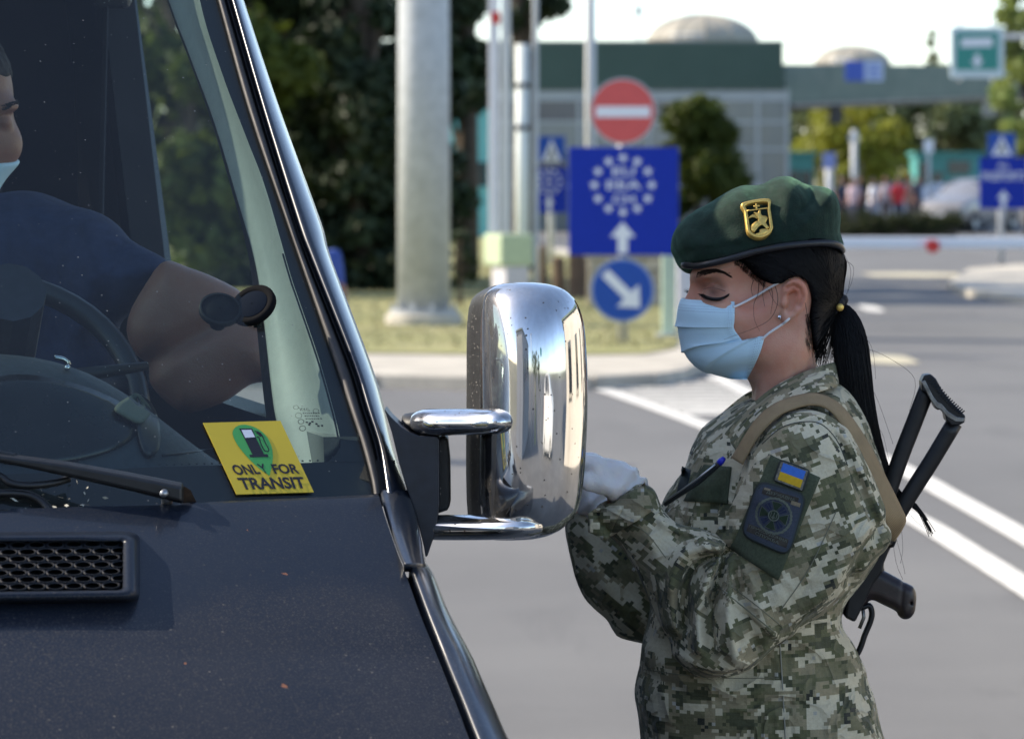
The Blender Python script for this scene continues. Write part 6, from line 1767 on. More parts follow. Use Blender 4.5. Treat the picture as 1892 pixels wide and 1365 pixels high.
# sleeve panel, badges
lay('sleeve_panel', SS, [(1340, 1008), (1438, 1072), (1516, 882), (1420, 838)], M_velcro, jacket, .0022, 14, 20, .0018)
lay('panel_flap', SS, [(1322, 985), (1350, 1012), (1425, 838), (1392, 858)], M_camo3, jacket, .0024, 8, 14, .0014)
def badge_map(q):
    f = quad_map([Vector((*c, 0)) for c in q])
    return lambda s, t, l: SS.near(f(s, t).x, f(s, t).y, l)
M_bl, M_ye, M_edge = mat('flag_blue', (.035, .16, .56), .8, bmp=.4, bscale=900, bdist=.0008, var=.1, vscale=200), mat('flag_yellow', (.66, .40, .015), .8, bmp=.4, bscale=900, bdist=.0008, var=.1, vscale=200), mat('badge_border', (.022, .028, .024), .8, bmp=.4, bscale=700, bdist=.001)
M_bfield, M_bgreen, M_bthread = mat('badge_blue', (.046, .056, .078), .85, var=.25, vscale=400, bmp=.5, bscale=900, bdist=.001), mat('badge_green', (.014, .030, .013), .9, bmp=.5, bscale=900, bdist=.001), mat('badge_thread', (.115, .13, .10), .8, var=.2, vscale=500, bmp=.4, bscale=900, bdist=.001)
M_bbrown, M_bnavy = mat('badge_brown', (.050, .042, .032), .9, var=.4, vscale=120, bmp=.5, bscale=900, bdist=.001), mat('badge_navy', (.012, .02, .055), .85)
M_btan = mat('badge_tan', (.24, .19, .12), .9, var=.2, vscale=200)
FL = [(1427, 888), (1484, 910), (1498, 868), (1441, 847)]
flag = lay('flag_patch', SS, FL, M_edge, jacket, .0046, 12, 10, .002, round_sq(.12))
bm_ = badge_map(FL)
def on_badge(name, pts, m, lift, par, bmap):
    mb = MB(); mb.add([bmap(s, t, lift) for s, t in pts], [tuple(range(len(pts)))]); return mb.build(name, m, par)
def on_badge_grid(mb, s0, s1, t0, t1, lift, bmap, n=6):
    mb.loft([[bmap(s0 + (s1-s0)*i/n, t0 + (t1-t0)*j/n, lift) for i in range(n+1)] for j in range(n+1)])
# the coloured fields of the badges are raised thread: pieces of the same patch
mb = MB(); on_badge_grid(mb, .06, .94, .07, .93, .0051, bm_); mb.build('patch_border', mat('patch_camouflage', (.16, .15, .12), .9, var=.7, vscale=260), jacket)
mb = MB(); on_badge_grid(mb, .14, .87, .50, .88, .0056, bm_); mb.build('flag_blue', M_bl, jacket, smooth=True)
mb = MB(); on_badge_grid(mb, .14, .87, .14, .498, .0056, bm_); mb.build('flag_yellow', M_ye, jacket, smooth=True)
BQ = [(1366, 989), (1458, 1030), (1493, 912), (1399, 885)]
lay('service_badge', SS, BQ, M_edge, jacket, .0048, 18, 22, .0026, round_sq(.17))
bb = badge_map(BQ); BA = 1.22
lay('badge_rim', SS, [(BQ[0][0]*.97 + BQ[2][0]*.03, BQ[0][1]*.97 + BQ[2][1]*.03), (BQ[1][0]*.97 + BQ[3][0]*.03, BQ[1][1]*.97 + BQ[3][1]*.03), (BQ[2][0]*.97 + BQ[0][0]*.03, BQ[2][1]*.97 + BQ[0][1]*.03), (BQ[3][0]*.97 + BQ[1][0]*.03, BQ[3][1]*.97 + BQ[1][1]*.03)], mat('badge_rim_blue', (.034, .048, .062), .8), jacket, .0052, 16, 18, 0, round_sq(.16))
lay('badge_field', SS, [(BQ[0][0]*.935 + BQ[2][0]*.065, BQ[0][1]*.935 + BQ[2][1]*.065), (BQ[1][0]*.935 + BQ[3][0]*.065, BQ[1][1]*.935 + BQ[3][1]*.065), (BQ[2][0]*.935 + BQ[0][0]*.065, BQ[2][1]*.935 + BQ[0][1]*.065), (BQ[3][0]*.935 + BQ[1][0]*.065, BQ[3][1]*.935 + BQ[1][1]*.065)], M_bfield, jacket, .0056, 16, 18, 0, round_sq(.15))
mb = MB(); on_badge_grid(mb, .16, .86, .79, .90, .006, bb, 8); on_badge_grid(mb, .10, .9, .115, .25, .006, bb, 8); mb.build('badge_band', M_bbrown, jacket)
mb = MB(); on_badge_grid(mb, .74, .92, .77, .83, .0063, bb, 3); on_badge_grid(mb, .18, .30, .87, .905, .0063, bb, 3); mb.build('badge_tan_patch', M_btan, jacket)
def bc(a, r): return .5 + r*math.cos(a)*BA*.83, .515 + r*math.sin(a)*.83
mb = MB()
mb.loft([[bb(*bc(a, r + .012*(1 if int(a*11) % 2 else 0)), .0066) for r in (.30, .345)] for a in np.linspace(0, 2*math.pi, 61)]); mb.build('badge_wreath', M_bthread, jacket)
for k in range(4):
    a0 = math.pi/2*k + .02; mb = MB(); q = [bc(a0-.16, .1), bc(a0-.40, .285), bc(a0, .27), bc(a0+.40, .285), bc(a0+.16, .1)]
    mb.add([bb(*p, .0070) for p in q], [tuple(range(5))]); mb.build('cross_arm_edge', M_bthread, jacket)
    mb = MB(); q = [bc(a0-.17, .11), bc(a0-.36, .27), bc(a0, .258), bc(a0+.36, .27), bc(a0+.17, .11)]; mb.add([bb(*p, .0074) for p in q], [tuple(range(5))]); mb.build('cross_arm', M_bgreen, jacket)
    a1 = a0 + math.pi/4
    for da in (-.14, .14):
        mb = MB(); q = [bc(a1+da-.05, .1), bc(a1+da-.1, .26), bc(a1+da+.1, .26), bc(a1+da+.05, .1)]; mb.add([bb(*p, .0068) for p in q], [(0, 1, 2, 3)]); mb.build('cross_ray', M_bnavy, jacket)
mb = MB(); mb.loft([[bb(*bc(a, r), .0078) for r in (.085, .108)] for a in np.linspace(0, 2*math.pi, 25)]); mb.build('badge_ring', M_bthread, jacket)
mb = MB(); mb.add([bb(*bc(a, .086), .0076) for a in np.linspace(0, 2*math.pi, 21)[:-1]], [tuple(range(20))]); mb.build('badge_centre', M_bgreen, jacket)
def bstroke(pts, w, lift, m, name):
    mb = MB(); p = [np.array(x, float) for x in pts]; A = []; B = []
    for i in range(len(p)):
        t = p[min(i+1, len(p)-1)] - p[max(i-1, 0)]; t /= np.linalg.norm(t) + 1e-9; n = np.array([-t[1], t[0]])*w/2; A.append(p[i]+n); B.append(p[i]-n)
    mb.loft([[bb(*a, lift), bb(*b, lift)] for a, b in zip(A, B)]); return mb.build(name, m, jacket)
for s_ in (-1, 1): bstroke([(.5 + s_*.055, .56), (.5 + s_*.055, .49), (.5 + s_*.03, .475), (.5 + s_*.018, .51), (.5 + s_*.012, .465)], .014, .0082, M_bthread, 'trident')
bstroke([(.5, .57), (.5, .455)], .014, .0082, M_bthread, 'trident')
def btext(s, box):
    V, Fc, _ = text_polys(s, .015); mb = MB(); mb.add([bb(box[0] + v[0]*(box[2]-box[0]), box[1] + v[1]*(box[3]-box[1]), .0068) for v in V], Fc); mb.build('badge_lettering', M_bthread, jacket)
btext('ДЕРЖАВНА', (.24, .815, .80, .875)); btext('ПРИКОРДОННА', (.12, .185, .88, .238)); btext('СЛУЖБА', (.27, .122, .74, .172))
# cuff strap
lay('cuff_strap', SS, [(1118, 998), (1208, 942), (1192, 892), (1085, 950)], M_camo3, jacket, .0045, 14, 10, .0025, fb=5.15)
lay('cuff_tab', SS, [(1086, 982), (1120, 999), (1150, 935), (1086, 948)], M_camo3, jacket, .0075, 8, 8, .002, fb=5.15)
# chest pocket flap
lay('pocket_flap', TS, [(1262, 925), (1342, 930), (1350, 862), (1300, 858)], M_velcro, jacket, .004, 8, 8, .002, fb=5.2)
lay('name_tape', TS, [(1250, 908), (1266, 912), (1276, 868), (1262, 862)], mat('dark_tape', (.02, .03, .032), .85), jacket, .003, 6, 6, .0015, fb=5.25)
# seams
def seam(name, surf, pts, r=.0007, m=None, lift=.0006, par=None):
    q = [surf.at(x, y, lift) for x, y in crv(pts, 6)]; q = [p for p in q if p is not None]
    if len(q) > 2:
        mb = MB(); mb.tube(q, r, 5); return mb.build(name, m or M_seamc, par or jacket, smooth=True)
M_seamc = mat('seam_thread', (.20, .19, .13), .9)
seam('seam', SS, [(1408, 820), (1450, 787), (1508, 780), (1544, 810), (1566, 860)], .0008, mat('dark_seam', (.06, .06, .045), .9))
seam('seam', SS, [(1545, 945), (1520, 1000), (1488, 1062), (1440, 1130)], .0007)
seam('seam', SS, [(1330, 1086), (1380, 1126), (1434, 1170)], .0009); seam('seam', SS, [(1338, 1074), (1390, 1112), (1444, 1156)], .0007)
seam('seam', TS, [(1441, 1190), (1446, 1270), (1452, 1380)], .0010, mat('pale_seam', (.3, .29, .24), .9)); seam('seam', TS, [(1190, 1236), (1260, 1246), (1340, 1252), (1440, 1252)], .0006)
seam('seam', SS, [(1160, 965), (1195, 985), (1230, 1030)], .0006)

# ---- face mask
M_mask = None
def mask():
    global M_mask
    m = new_mat('blue_mask_fabric'); nt = m.node_tree; b = nt.nodes['Principled BSDF']; t = N(nt, 'TexCoord'); sx = N(nt, 'SeparateXYZ'); nt.links.new(t.outputs['UV'], sx.inputs[0])
    U, Vv = sx.outputs[0], sx.outputs[1]
    def band(x, lo, hi): return math_(nt, 'MULTIPLY', math_(nt, 'GREATER_THAN', x, lo), math_(nt, 'LESS_THAN', x, hi))
    dash = math_(nt, 'GREATER_THAN', math_(nt, 'FRACT', math_(nt, 'MULTIPLY', U, 62.0)), .45)
    rows = None
    for v in (.045, .115, .15, .185):
        k = band(Vv, v, v+.010); rows = k if rows is None else math_(nt, 'ADD', rows, k)
    st = math_(nt, 'MULTIPLY', rows, dash)
    ed = math_(nt, 'MULTIPLY', math_(nt, 'MULTIPLY', band(math_(nt, 'FRACT', math_(nt, 'MULTIPLY', U, 45.0)), .2, .6), band(math_(nt, 'FRACT', math_(nt, 'MULTIPLY', Vv, 46.0)), .2, .6)), band(U, .90, .985))
    st = math_(nt, 'MINIMUM', math_(nt, 'ADD', st, ed), 1.0)
    c = coord(nt); fine = noise(nt, c, 500, 3, .7)
    base = mixc(nt, math_(nt, 'MULTIPLY', fine, .3), (.58, .82, .97), (.65, .87, .97))
    col = mixc(nt, math_(nt, 'MULTIPLY', st, .6), base, (.2, .34, .5))
    nt.links.new(col, b.inputs['Base Color']); pset(b, Roughness=.75); b.inputs['Specular IOR Level'].default_value = .25; b.inputs['Sheen Weight'].default_value = .1
    b.inputs['Subsurface Weight'].default_value = .15; b.inputs['Subsurface Radius'].default_value = (.6, .8, 1); b.inputs['Subsurface Scale'].default_value = .004
    bump(nt, b, math_(nt, 'SUBTRACT', math_(nt, 'ADD', math_(nt, 'MULTIPLY', fine, .4), math_(nt, 'MULTIPLY', noise(nt, c, 60, 3), .8)), math_(nt, 'MULTIPLY', st, 1.2)), .35, .0016)
    M_mask = m
    tab = [(0, 1259, 551, 1357, 557), (.12, 1256, 562, 1357.5, 569), (.3, 1252, 588, 1357, 592), (.42, 1251, 604, 1356, 606), (.5, 1253, 620, 1364, 619), (.58, 1257, 634, 1377, 633), (.64, 1261, 645, 1394, 625), (.7, 1266, 655, 1411, 622), (.78, 1276, 667, 1408, 640), (.86, 1292, 680, 1402, 657), (.93, 1314, 690, 1394, 675), (1, 1346, 699, 1380, 701)]
    tb = crv(tab, 14); n = 34; V = []; UV = []; R_n = len(tb)
    for v, fx, fy, ex, ey in tb:
        h = HS.at(ex, ey, .0016, Y0-.05); fr = P(fx, fy, Y0)
        for j in range(-n, n+1):
            t = abs(j)/n; sg = -1 if j < 0 else 1      # j < 0: the side nearest the camera
            tt = t**.9; cs, sn = 1-math.cos(tt*math.pi/2), math.sin(tt*math.pi/2)
            p = Vector((fr.x + (h.x-fr.x)*cs, Y0 + sg*(Y0-h.y)*sn, fr.z + (h.z-fr.z)*(.75*cs + .25*tt)))
            out = Vector((-(1-cs)*.9 - .05, sg*sn, -.35*max(0, v-.6)))
            out.normalize(); d = 0
            for vf0, vf1, A in ((.42, .42, .0042), (.68, .53, .0042), (.93, .66, .0036)):
                vf = vf0 + (vf1-vf0)*t**1.2; k = v - vf
                d += A*math.exp(k/.085)*(1-.75*t**3) if k < 0 else A*.0*math.exp(-k/.03)
            d += .0012*math.sin(v*9 + 3*t)*(1-t) + .0022*math.exp(-((v-.2)/.14)**2)*math.exp(-((t-.45)/.3)**2)
            d += .0009 if t > .90 else 0
            V.append(tuple(p + out*d)); UV.append((t, v))
    m1 = 2*n+1; Q = np.array([(i*m1+k, i*m1+k+1, (i+1)*m1+k+1, (i+1)*m1+k) for i in range(R_n-1) for k in range(m1-1)])
    o = link('face_mask', np_mesh('face_mask', V, Q, [UV[k] for q in Q for k in q]), m, guard)
    k = o.modifiers.new('thickness', 'SOLIDIFY'); k.thickness = .0009; k.offset = -1
    M_loop = mat('white_elastic', (.76, .76, .76), .7, bmp=.3, bscale=900, bdist=.0006)
    for pts in ([(1354, 568, .002), (1372, 560, .004), (1400, 545, .0036), (1425, 530, .003), (1446, 518, .004), (1462, 508, .001)], [(1408, 627, .002), (1420, 616, .0038), (1438, 604, .0034), (1450, 596, .003), (1460, 587, -.002)]):
        q = [HS.at(x, y, l, Y0-.07) for x, y, l in crv(pts, 5)]; mb = MB(); mb.tube(q, .0017, 8); mb.build('ear_loop', M_loop, o, smooth=True)
    for s_ in (1,):
        q = [Vector((p.x, 2*Y0 - p.y, p.z)) for p in q]; mb = MB(); mb.tube(q, .0017, 6); mb.build('ear_loop', M_loop, o, smooth=True)
mask()
# earring
c = HS.at(1441, 586, .002, Y0-.085); mb = MB(); mb.loft([[c + Vector((r*math.cos(a), -h, r*math.sin(a))) for a in np.linspace(0, 2*math.pi, 15)[:-1]] for h, r in ((0, .0034), (.0015, .0036), (.003, .0026), (.0036, .0001))], closed=True)
mb.build('earring', mat('ear_stud', (.85, .85, .88), .08, 1.0), guard, smooth=True)
# ---- brows, lashes, eye line
def tuft(mb, p0, d, L, r, bend=Vector((0, 0, 0)), n=4):
    mb.tube([p0, p0 + d*L*.5 + bend*L*.25, p0 + d*L + bend*L], [r, r*.8, r*.15], 4, cap=False)
mb = MB()
for k in range(620):
    s = RNG.uniform(0, 1); x = 1286 + 62*s; yc_ = float(np.interp(s, [0, .25, .55, .8, 1], [509, 503.5, 500, 503, 511])); th = float(np.interp(s, [0, .2, .6, 1], [9, 10, 6.5, 1.5]))
    p = HS.at(x, yc_ + RNG.uniform(-th/2, th/2)*1.15, .0003)
    if p is None: continue
    sl = float(np.interp(s, [0, .2, .6, 1], [1.2, .55, .05, -.45])) + RNG.normal(0, .15)
    e = HS.at(x+6, yc_ - 6*sl, .0009)
    if e is None: continue
    tuft(mb, p, (e-p).normalized(), RNG.uniform(.003, .006), .00036)
mb.build('eyebrow', mat('brow_hair', (.030, .019, .015), .9, spec=.05), guard, smooth=True)
lid = crv([(1299, 543), (1306, 548), (1316, 551.5), (1328, 552), (1338, 549), (1347, 543)], 8)
mb = MB(); q = [HS.at(x, y, .0006) for x, y in lid]; q = [p for p in q if p is not None]; mb.tube(q, [.0005 + .0015*math.sin(math.pi*i/(len(q)-1)) for i in range(len(q))], 6); mb.build('eyeline', mat('lash_black', (.006, .005, .006), .5), guard, smooth=True)
mb = MB(); q = [HS.at(x, y + 2.6, .0003) for x, y in lid]; q = [p for p in q if p is not None]; mb.tube(q, [.0003 + .0012*math.sin(math.pi*i/(len(q)-1)) for i in range(len(q))], 6); mb.build('eye', mat('eye_dark', (.02, .014, .012), .12, spec=.8), guard, smooth=True)
mb = MB()
for k in range(110):
    s = k/109; i = s*(len(lid)-1); x, y = lid[int(i)]; p = HS.at(x + RNG.normal(0, .4), y, .0008)
    if p is None: continue
    d = Vector((-.85 + .95*s, -.55, -.22 - .12*math.sin(3*s))).normalized(); L = .0065 + .0035*math.sin(math.pi*min(1, s*1.1)) + RNG.normal(0, .0006)
    tuft(mb, p, d, L*1.1, .00036, Vector((-.12, -.05, .30)))
mb.build('eyelashes', M_hair, guard, smooth=True)
mb = MB()
for k in range(16):
    p = P(1283 - k*.35, 541 + RNG.uniform(-1.5, 1.5), Y0+.012); tuft(mb, p, Vector((-.9, .1, .1 + RNG.normal(0, .12))).normalized(), RNG.uniform(.009, .0125), .0004, Vector((-.1, 0, .25)))
mb.build('eyelashes', M_hair, guard, smooth=True)
# crease of the lid
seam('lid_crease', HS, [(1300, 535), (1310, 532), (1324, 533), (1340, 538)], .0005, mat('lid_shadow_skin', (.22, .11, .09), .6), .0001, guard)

# ---- hair
def hair_cap():
    reg = crv(pts2([(1352, 470), (1372, 487), (1384, 500), (1398, 512), (1420, 521), (1437, 521), (1452, 511), (1470, 507), (1484, 518), (1492, 545), (1490, 580), (1494, 612), (1500, 640), (1506, 648), (1540, 640), (1580, 560), (1590, 470), (1575, 400), (1480, 350), (1400, 360), (1350, 420)], Y0), 4, True)
    f = smax(hf - .0058, HF.poly2(reg)[:, None, :] + 0*HF.Y, .006)
    # swell of the drawn-back hair, narrowing towards the tie
    c = P(1546, 566, Y0); a = P(1510, 520, Y0); f = smin(f, HF.cap((a.x, Y0, a.z), (c.x-.004, Y0, c.z), .045, .010), .02)
    f = f + wob((HF.X, HF.Y, HF.Z), .0006, 120, 9)
    return HF.mesh(f)
V, Q = hair_cap(); V = smooth_mesh(V, Q, 1, .4)
hair = link('hair', np_mesh('hair', V, Q), mat('hair_ground', (.005, .0045, .005), 1.0, spec=.0), guard)
HH = Surf(V, Q)
tie = (1546, 566)
mb = MB()
starts = [(1356, 474), (1372, 487), (1384, 500), (1398, 512), (1418, 521), (1436, 521), (1450, 511), (1468, 507), (1484, 518), (1491, 545), (1490, 580), (1496, 620), (1504, 646)]
sc_ = crv(starts, 12)
for k in range(1150):
    i = RNG.uniform(0, len(sc_)-1); x, y = sc_[int(i)]
    if RNG.uniform() < .45: x, y = RNG.uniform(1365, 1566), RNG.uniform(452, 474)
    elif RNG.uniform() < .3: x, y = x + RNG.uniform(0, 60), y - RNG.uniform(0, 30)
    tx, ty = tie[0] + RNG.normal(0, 6), tie[1] + RNG.normal(0, 7); q = []
    bow = -18*min(1, (tie[0]-x)/150) if y < 530 else 10
    for s in np.linspace(0, RNG.uniform(.7, 1), 9):
        p = HH.at(x + (tx-x)*s, y + (ty-y)*s**1.25 + bow*math.sin(math.pi*s)*.6, RNG.uniform(-.0004, .0012))
        if p is not None: q.append(p)
    if len(q) > 3: mb.tube(q, [.0007*(1 - .6*abs(2*j/(len(q)-1)-1)) for j in range(len(q))], 4, cap=False)
mb.build('strands', M_hair, hair, smooth=True)
# loose wisps at temple, cheek and nape
mb = MB()
for pts in ([(1432, 528, .004), (1437, 548, .008), (1434, 570, .010), (1420, 592, .010), (1390, 608, .008), (1362, 618, .006), (1338, 627, .012)], [(1424, 528, .003), (1428, 550, .007), (1424, 580, .008)], [(1402, 524, .003), (1400, 545, .006), (1393, 562, .006), (1394, 590, .005), (1404, 612, .004)],
            [(1412, 526, .002), (1409, 542, .005), (1413, 566, .006)], [(1392, 518, .002), (1388, 534, .005), (1393, 552, .004)], [(1488, 560, .003), (1494, 600, .006), (1499, 640, .008), (1504, 676, .012)], [(1418, 530, .003), (1430, 556, .008), (1440, 566, .008)]):
    q = [HS.at(x, y, l, Y0-.06) for x, y, l in crv(pts, 5)]; mb.tube(q, [.00042*(1-.7*j/len(q)) for j in range(len(q))], 4)
for k in range(90):
    x, y = 1488 + RNG.uniform(0, 14), 575 + RNG.uniform(0, 60); q = [HS.at(x + s*RNG.uniform(4, 10), y + s*RNG.uniform(14, 30), .001 + .002*s, Y0-.03) for s in (0, .5, 1)]; mb.tube(q, [.00022, .00018, .00005], 4)
for k in range(110):
    s = RNG.uniform(0, 1); x = 1360 + 55*s; y = 478 + 44*s; q = [HS.at(x, y - 4, .002), HS.at(x + RNG.uniform(-8, 2), y + RNG.uniform(3, 9), .001), HS.at(x + RNG.uniform(-6, 5), y + RNG.uniform(7, 13), .0004)]
    if None not in q: mb.tube(q, [.00026, .0002, .00005], 4)
mb.build('loose_strands', M_hair, hair, smooth=True)
# flyaway hairs behind head and shoulder
mb = MB()
for pts in ([(1560, 470), (1572, 500), (1566, 540)], [(1556, 480), (1576, 492), (1574, 520), (1560, 552)], [(1600, 700), (1622, 740), (1650, 820)], [(1608, 780), (1630, 800), (1642, 850)], [(1590, 640), (1640, 660), (1690, 700), (1680, 760)], [(1575, 600), (1610, 640), (1618, 700)], [(1664, 960), (1668, 1010), (1664, 1040)], [(1655, 990), (1668, 1040), (1672, 1060)], [(1650, 1000), (1656, 1040), (1668, 1070)], [(1672, 940), (1690, 960), (1706, 975)]):
    mb.tube([P(x, y, Y0 + .01) for x, y in crv(pts, 5)], .00022, 4)
mb.build('flyaway_hair', M_hair, hair, smooth=True)
# ponytail
ctr = crv([(1546, 566, 7, 5.3), (1556, 578, 20, 5.295), (1566, 604, 28, 5.29), (1572, 640, 33, 5.285), (1577, 690, 34, 5.28), (1583, 740, 33, 5.28), (1594, 790, 30, 5.28), (1612, 845, 25, 5.29), (1636, 890, 17, 5.3), (1662, 918, 9, 5.3), (1690, 934, 5, 5.3), (1712, 962, 3, 5.3)], 6)
mb = MB(); rows = []
for i, (x, y, w, d) in enumerate(ctr):
    c = P(x, y, d); j, k = max(i-1, 0), min(i+1, len(ctr)-1); t = (P(*ctr[k][[0, 1, 3]]) - P(*ctr[j][[0, 1, 3]])).normalized(); sd_ = t.cross(Vector((0, 1, 0))).normalized(); r = w/FPX*d*.88
    rows.append([c + sd_*r*math.cos(a)*(1+.05*math.sin(5*a)) + Vector((0, 1, 0))*r*.7*math.sin(a) for a in np.linspace(0, 2*math.pi, 19)[:-1]])
mb.loft(rows, closed=True, cap=True); tail = mb.build('ponytail', M_hair, guard, smooth=True)
mb = MB()
def tail_strand(a, rf, i0, i1, jit, r):
    q = []
    for i in range(i0, i1, 3):
        x, y, w, d = ctr[i]; c = P(x, y, d); j, k = max(i-1, 0), min(i+1, len(ctr)-1); t = (P(*ctr[k][[0, 1, 3]]) - P(*ctr[j][[0, 1, 3]])).normalized(); sd_ = t.cross(Vector((0, 1, 0))).normalized()
        rr = w/FPX*d*rf; aa = a + .3*math.sin(i*.06 + jit*9)
        q.append(c + sd_*rr*math.cos(aa) - Vector((0, 1, 0))*rr*.75*abs(math.sin(aa)))
    if len(q) > 2: mb.tube(q, [r*(1 - .5*j/len(q)) for j in range(len(q))], 4, cap=False)
for k in range(420):
    tail_strand(RNG.uniform(0, math.pi), RNG.uniform(.86, 1.02), int(RNG.uniform(0, 6)), len(ctr) - int(RNG.uniform(0, 26)), RNG.uniform(), .00055)
for pts in ([(1538, 578), (1526, 600), (1514, 628), (1508, 650), (1500, 668)], [(1540, 580), (1530, 606), (1520, 634), (1512, 662)], [(1542, 582), (1534, 612), (1524, 640), (1520, 664)], [(1537, 582), (1520, 612), (1506, 640), (1494, 650)], [(1544, 590), (1538, 622), (1532, 650), (1526, 672)], [(1540, 584), (1527, 604), (1512, 636), (1506, 660)]):
    for e in range(22):
        j = RNG.normal(0, 2.4, 2); mb.tube([P(x + j[0]*(i*.5), y + j[1]*(i*.4), 5.285 + .004*e/9) for i, (x, y) in enumerate(crv(pts, 3))], .00034, 4, cap=False)
for e in range(14):
    j = RNG.normal(0, 2.5, 2); mb.tube([P(x + j[0]*i*.12, y + j[1]*i*.12, 5.3) for i, (x, y) in enumerate(crv([(1660, 916), (1684, 926), (1700, 946), (1712, 968), (1720, 984)], 4))], .0005, 4, cap=False)
mb.build('strands', M_hair, tail, smooth=True)
mb = MB(); c = P(1544, 565, Y0)
for k in range(18):
    a = 2*math.pi*k/18; t = P(1556, 578, Y0) - c; t.normalize(); n2 = t.cross(Vector((0, 1, 0))).normalized(); o = n2*math.cos(a)*.0125 + Vector((0, 1, 0))*math.sin(a)*.013
    rr = .0075 + .0014*math.sin(k*2.3); mb.loft([[c + o + Vector((rr*math.cos(b)*math.cos(e), rr*math.sin(b)*math.cos(e), rr*math.sin(e))) for b in np.linspace(0, 2*math.pi, 9)[:-1]] for e in (-1.4, -.7, 0, .7, 1.4)], closed=True)
tie_o = mb.build('hair_tie', mat('tie_cloth', (.010, .010, .014), .8, bmp=.6, bscale=300, bdist=.002), tail, smooth=True)
tie_o['kind'] = 'stuff'
c = P(1552, 568, Y0-.021); mb = MB(); mb.loft([[c + Vector((r*math.cos(a), -h, r*math.sin(a))) for a in np.linspace(0, 2*math.pi, 19)[:-1]] for h, r in ((-.002, .005), (0, .0054), (.0012, .005), (.0010, .0001))], closed=True); mb.build('tie_button', M_gold, tail, smooth=True)

# ---- beret
def beret():
    F = Field((P(1228, 0, Y0).x, Y0-.118, zs(570)), (P(1585, 0, Y0).x, Y0+.125, zs(322)), .0018)
    out = [(1276, 507), (1262, 501), (1250, 488), (1242, 470), (1240, 455), (1244, 436), (1253, 418), (1268, 403), (1290, 388), (1312, 376), (1332, 365), (1352, 355), (1370, 346), (1392, 343), (1412, 340), (1432, 333), (1452, 331), (1472, 337), (1488, 342), (1512, 343), (1530, 349), (1543, 362), (1549, 382), (1551, 405), (1550, 426), (1554, 440), (1559, 458), (1562, 500), (1540, 540), (1480, 556), (1400, 560), (1330, 552), (1296, 532), (1283, 512)]
    o = crv(pts2(out, Y0), 3, True); X, Z = F.ax[0][:, None], F.ax[2][None, :]
    T = (.086 + .012*np.clip((zs(400)-Z)/.04, -1, 1)*0 + 0*X).astype(np.float32)
    f = F.infl(o, Y0+.004, T, .078)
    for px, py, w, a in ((1352, 372, 26, .0075), (1330, 392, 22, .003), (1405, 356, 22, -.005), (1455, 350, 30, .0075), (1502, 372, 15, -.005), (1528, 368, 20, .005), (1300, 430, 26, -.005), (1340, 425, 18, -.003), (1355, 440, 16, .003), (1270, 440, 20, .003), (1480, 410, 40, .002), (1262, 476, 16, -.003), (1300, 402, 18, .003), (1430, 372, 18, -.003)):
        c = P(px, py, Y0); d2 = ((X-c.x)**2 + (Z-c.z)**2)/(w*Y0/FPX)**2
        f = f - (a*.8*np.exp(-d2))[:, None, :].astype(np.float32)*(F.Y < Y0+.05)
    f = fold(F, f, [(1250, 478), (1275, 462), (1320, 456), (1360, 452)], Y0, -.003, 8, Y0, .02); f = fold(F, f, [(1500, 350), (1492, 372), (1470, 392)], Y0, -.004, 7, Y0, .02)
    f = f + wob((F.X, F.Y, F.Z), .0014, 60, 41) + wob((F.X, F.Y, F.Z), .0004, 260, 42)
    cut = pts2([(1279, 492), (1312, 486), (1350, 477), (1400, 463), (1450, 454), (1500, 449), (1532, 449), (1556, 456), (1620, 470), (1620, 640), (1240, 640), (1255, 560), (1277, 512)], Y0)
    f = smax(f, -F.poly2(cut)[:, None, :] + 0*F.Y, .004)
    # hollow for the head
    a, b = P(1345, 500, Y0), P(1500, 485, Y0); f = smax(f, -F.cap((a.x, Y0, a.z), (b.x, Y0, b.z), .040, .046), .008)
    return F, f
F, f = beret(); V, Q = F.mesh(f); V = smooth_mesh(V, Q, 4, .5)
bere = link('beret', np_mesh('beret', V, Q), M_felt, guard); BS = Surf(V, Q)
# fuzz of the felt
mb = MB(); sel = RNG.choice(len(V), 5200, replace=False)
vn = np.zeros_like(V); fnv = face_normals(V, Q)
for k in range(4): np.add.at(vn, Q[:, k], fnv)
vn /= np.linalg.norm(vn, axis=1)[:, None] + 1e-9
p0 = V[sel] - vn[sel]*.0003; d = vn[sel] + RNG.normal(0, .55, (len(sel), 3)); L = RNG.uniform(.0008, .0026, len(sel))[:, None]; side = RNG.normal(size=(len(sel), 3)); side -= (side*d).sum(1)[:, None]*d/(d*d).sum(1)[:, None]; side /= np.linalg.norm(side, axis=1)[:, None]
fz = np.stack([p0 - side*.00012, p0 + side*.00012, p0 + d*L], 1).reshape(-1, 3)
o = link('felt_fuzz', np_mesh('felt_fuzz', fz, np.arange(len(fz)).reshape(-1, 3)), M_felt, bere); o['kind'] = 'stuff'
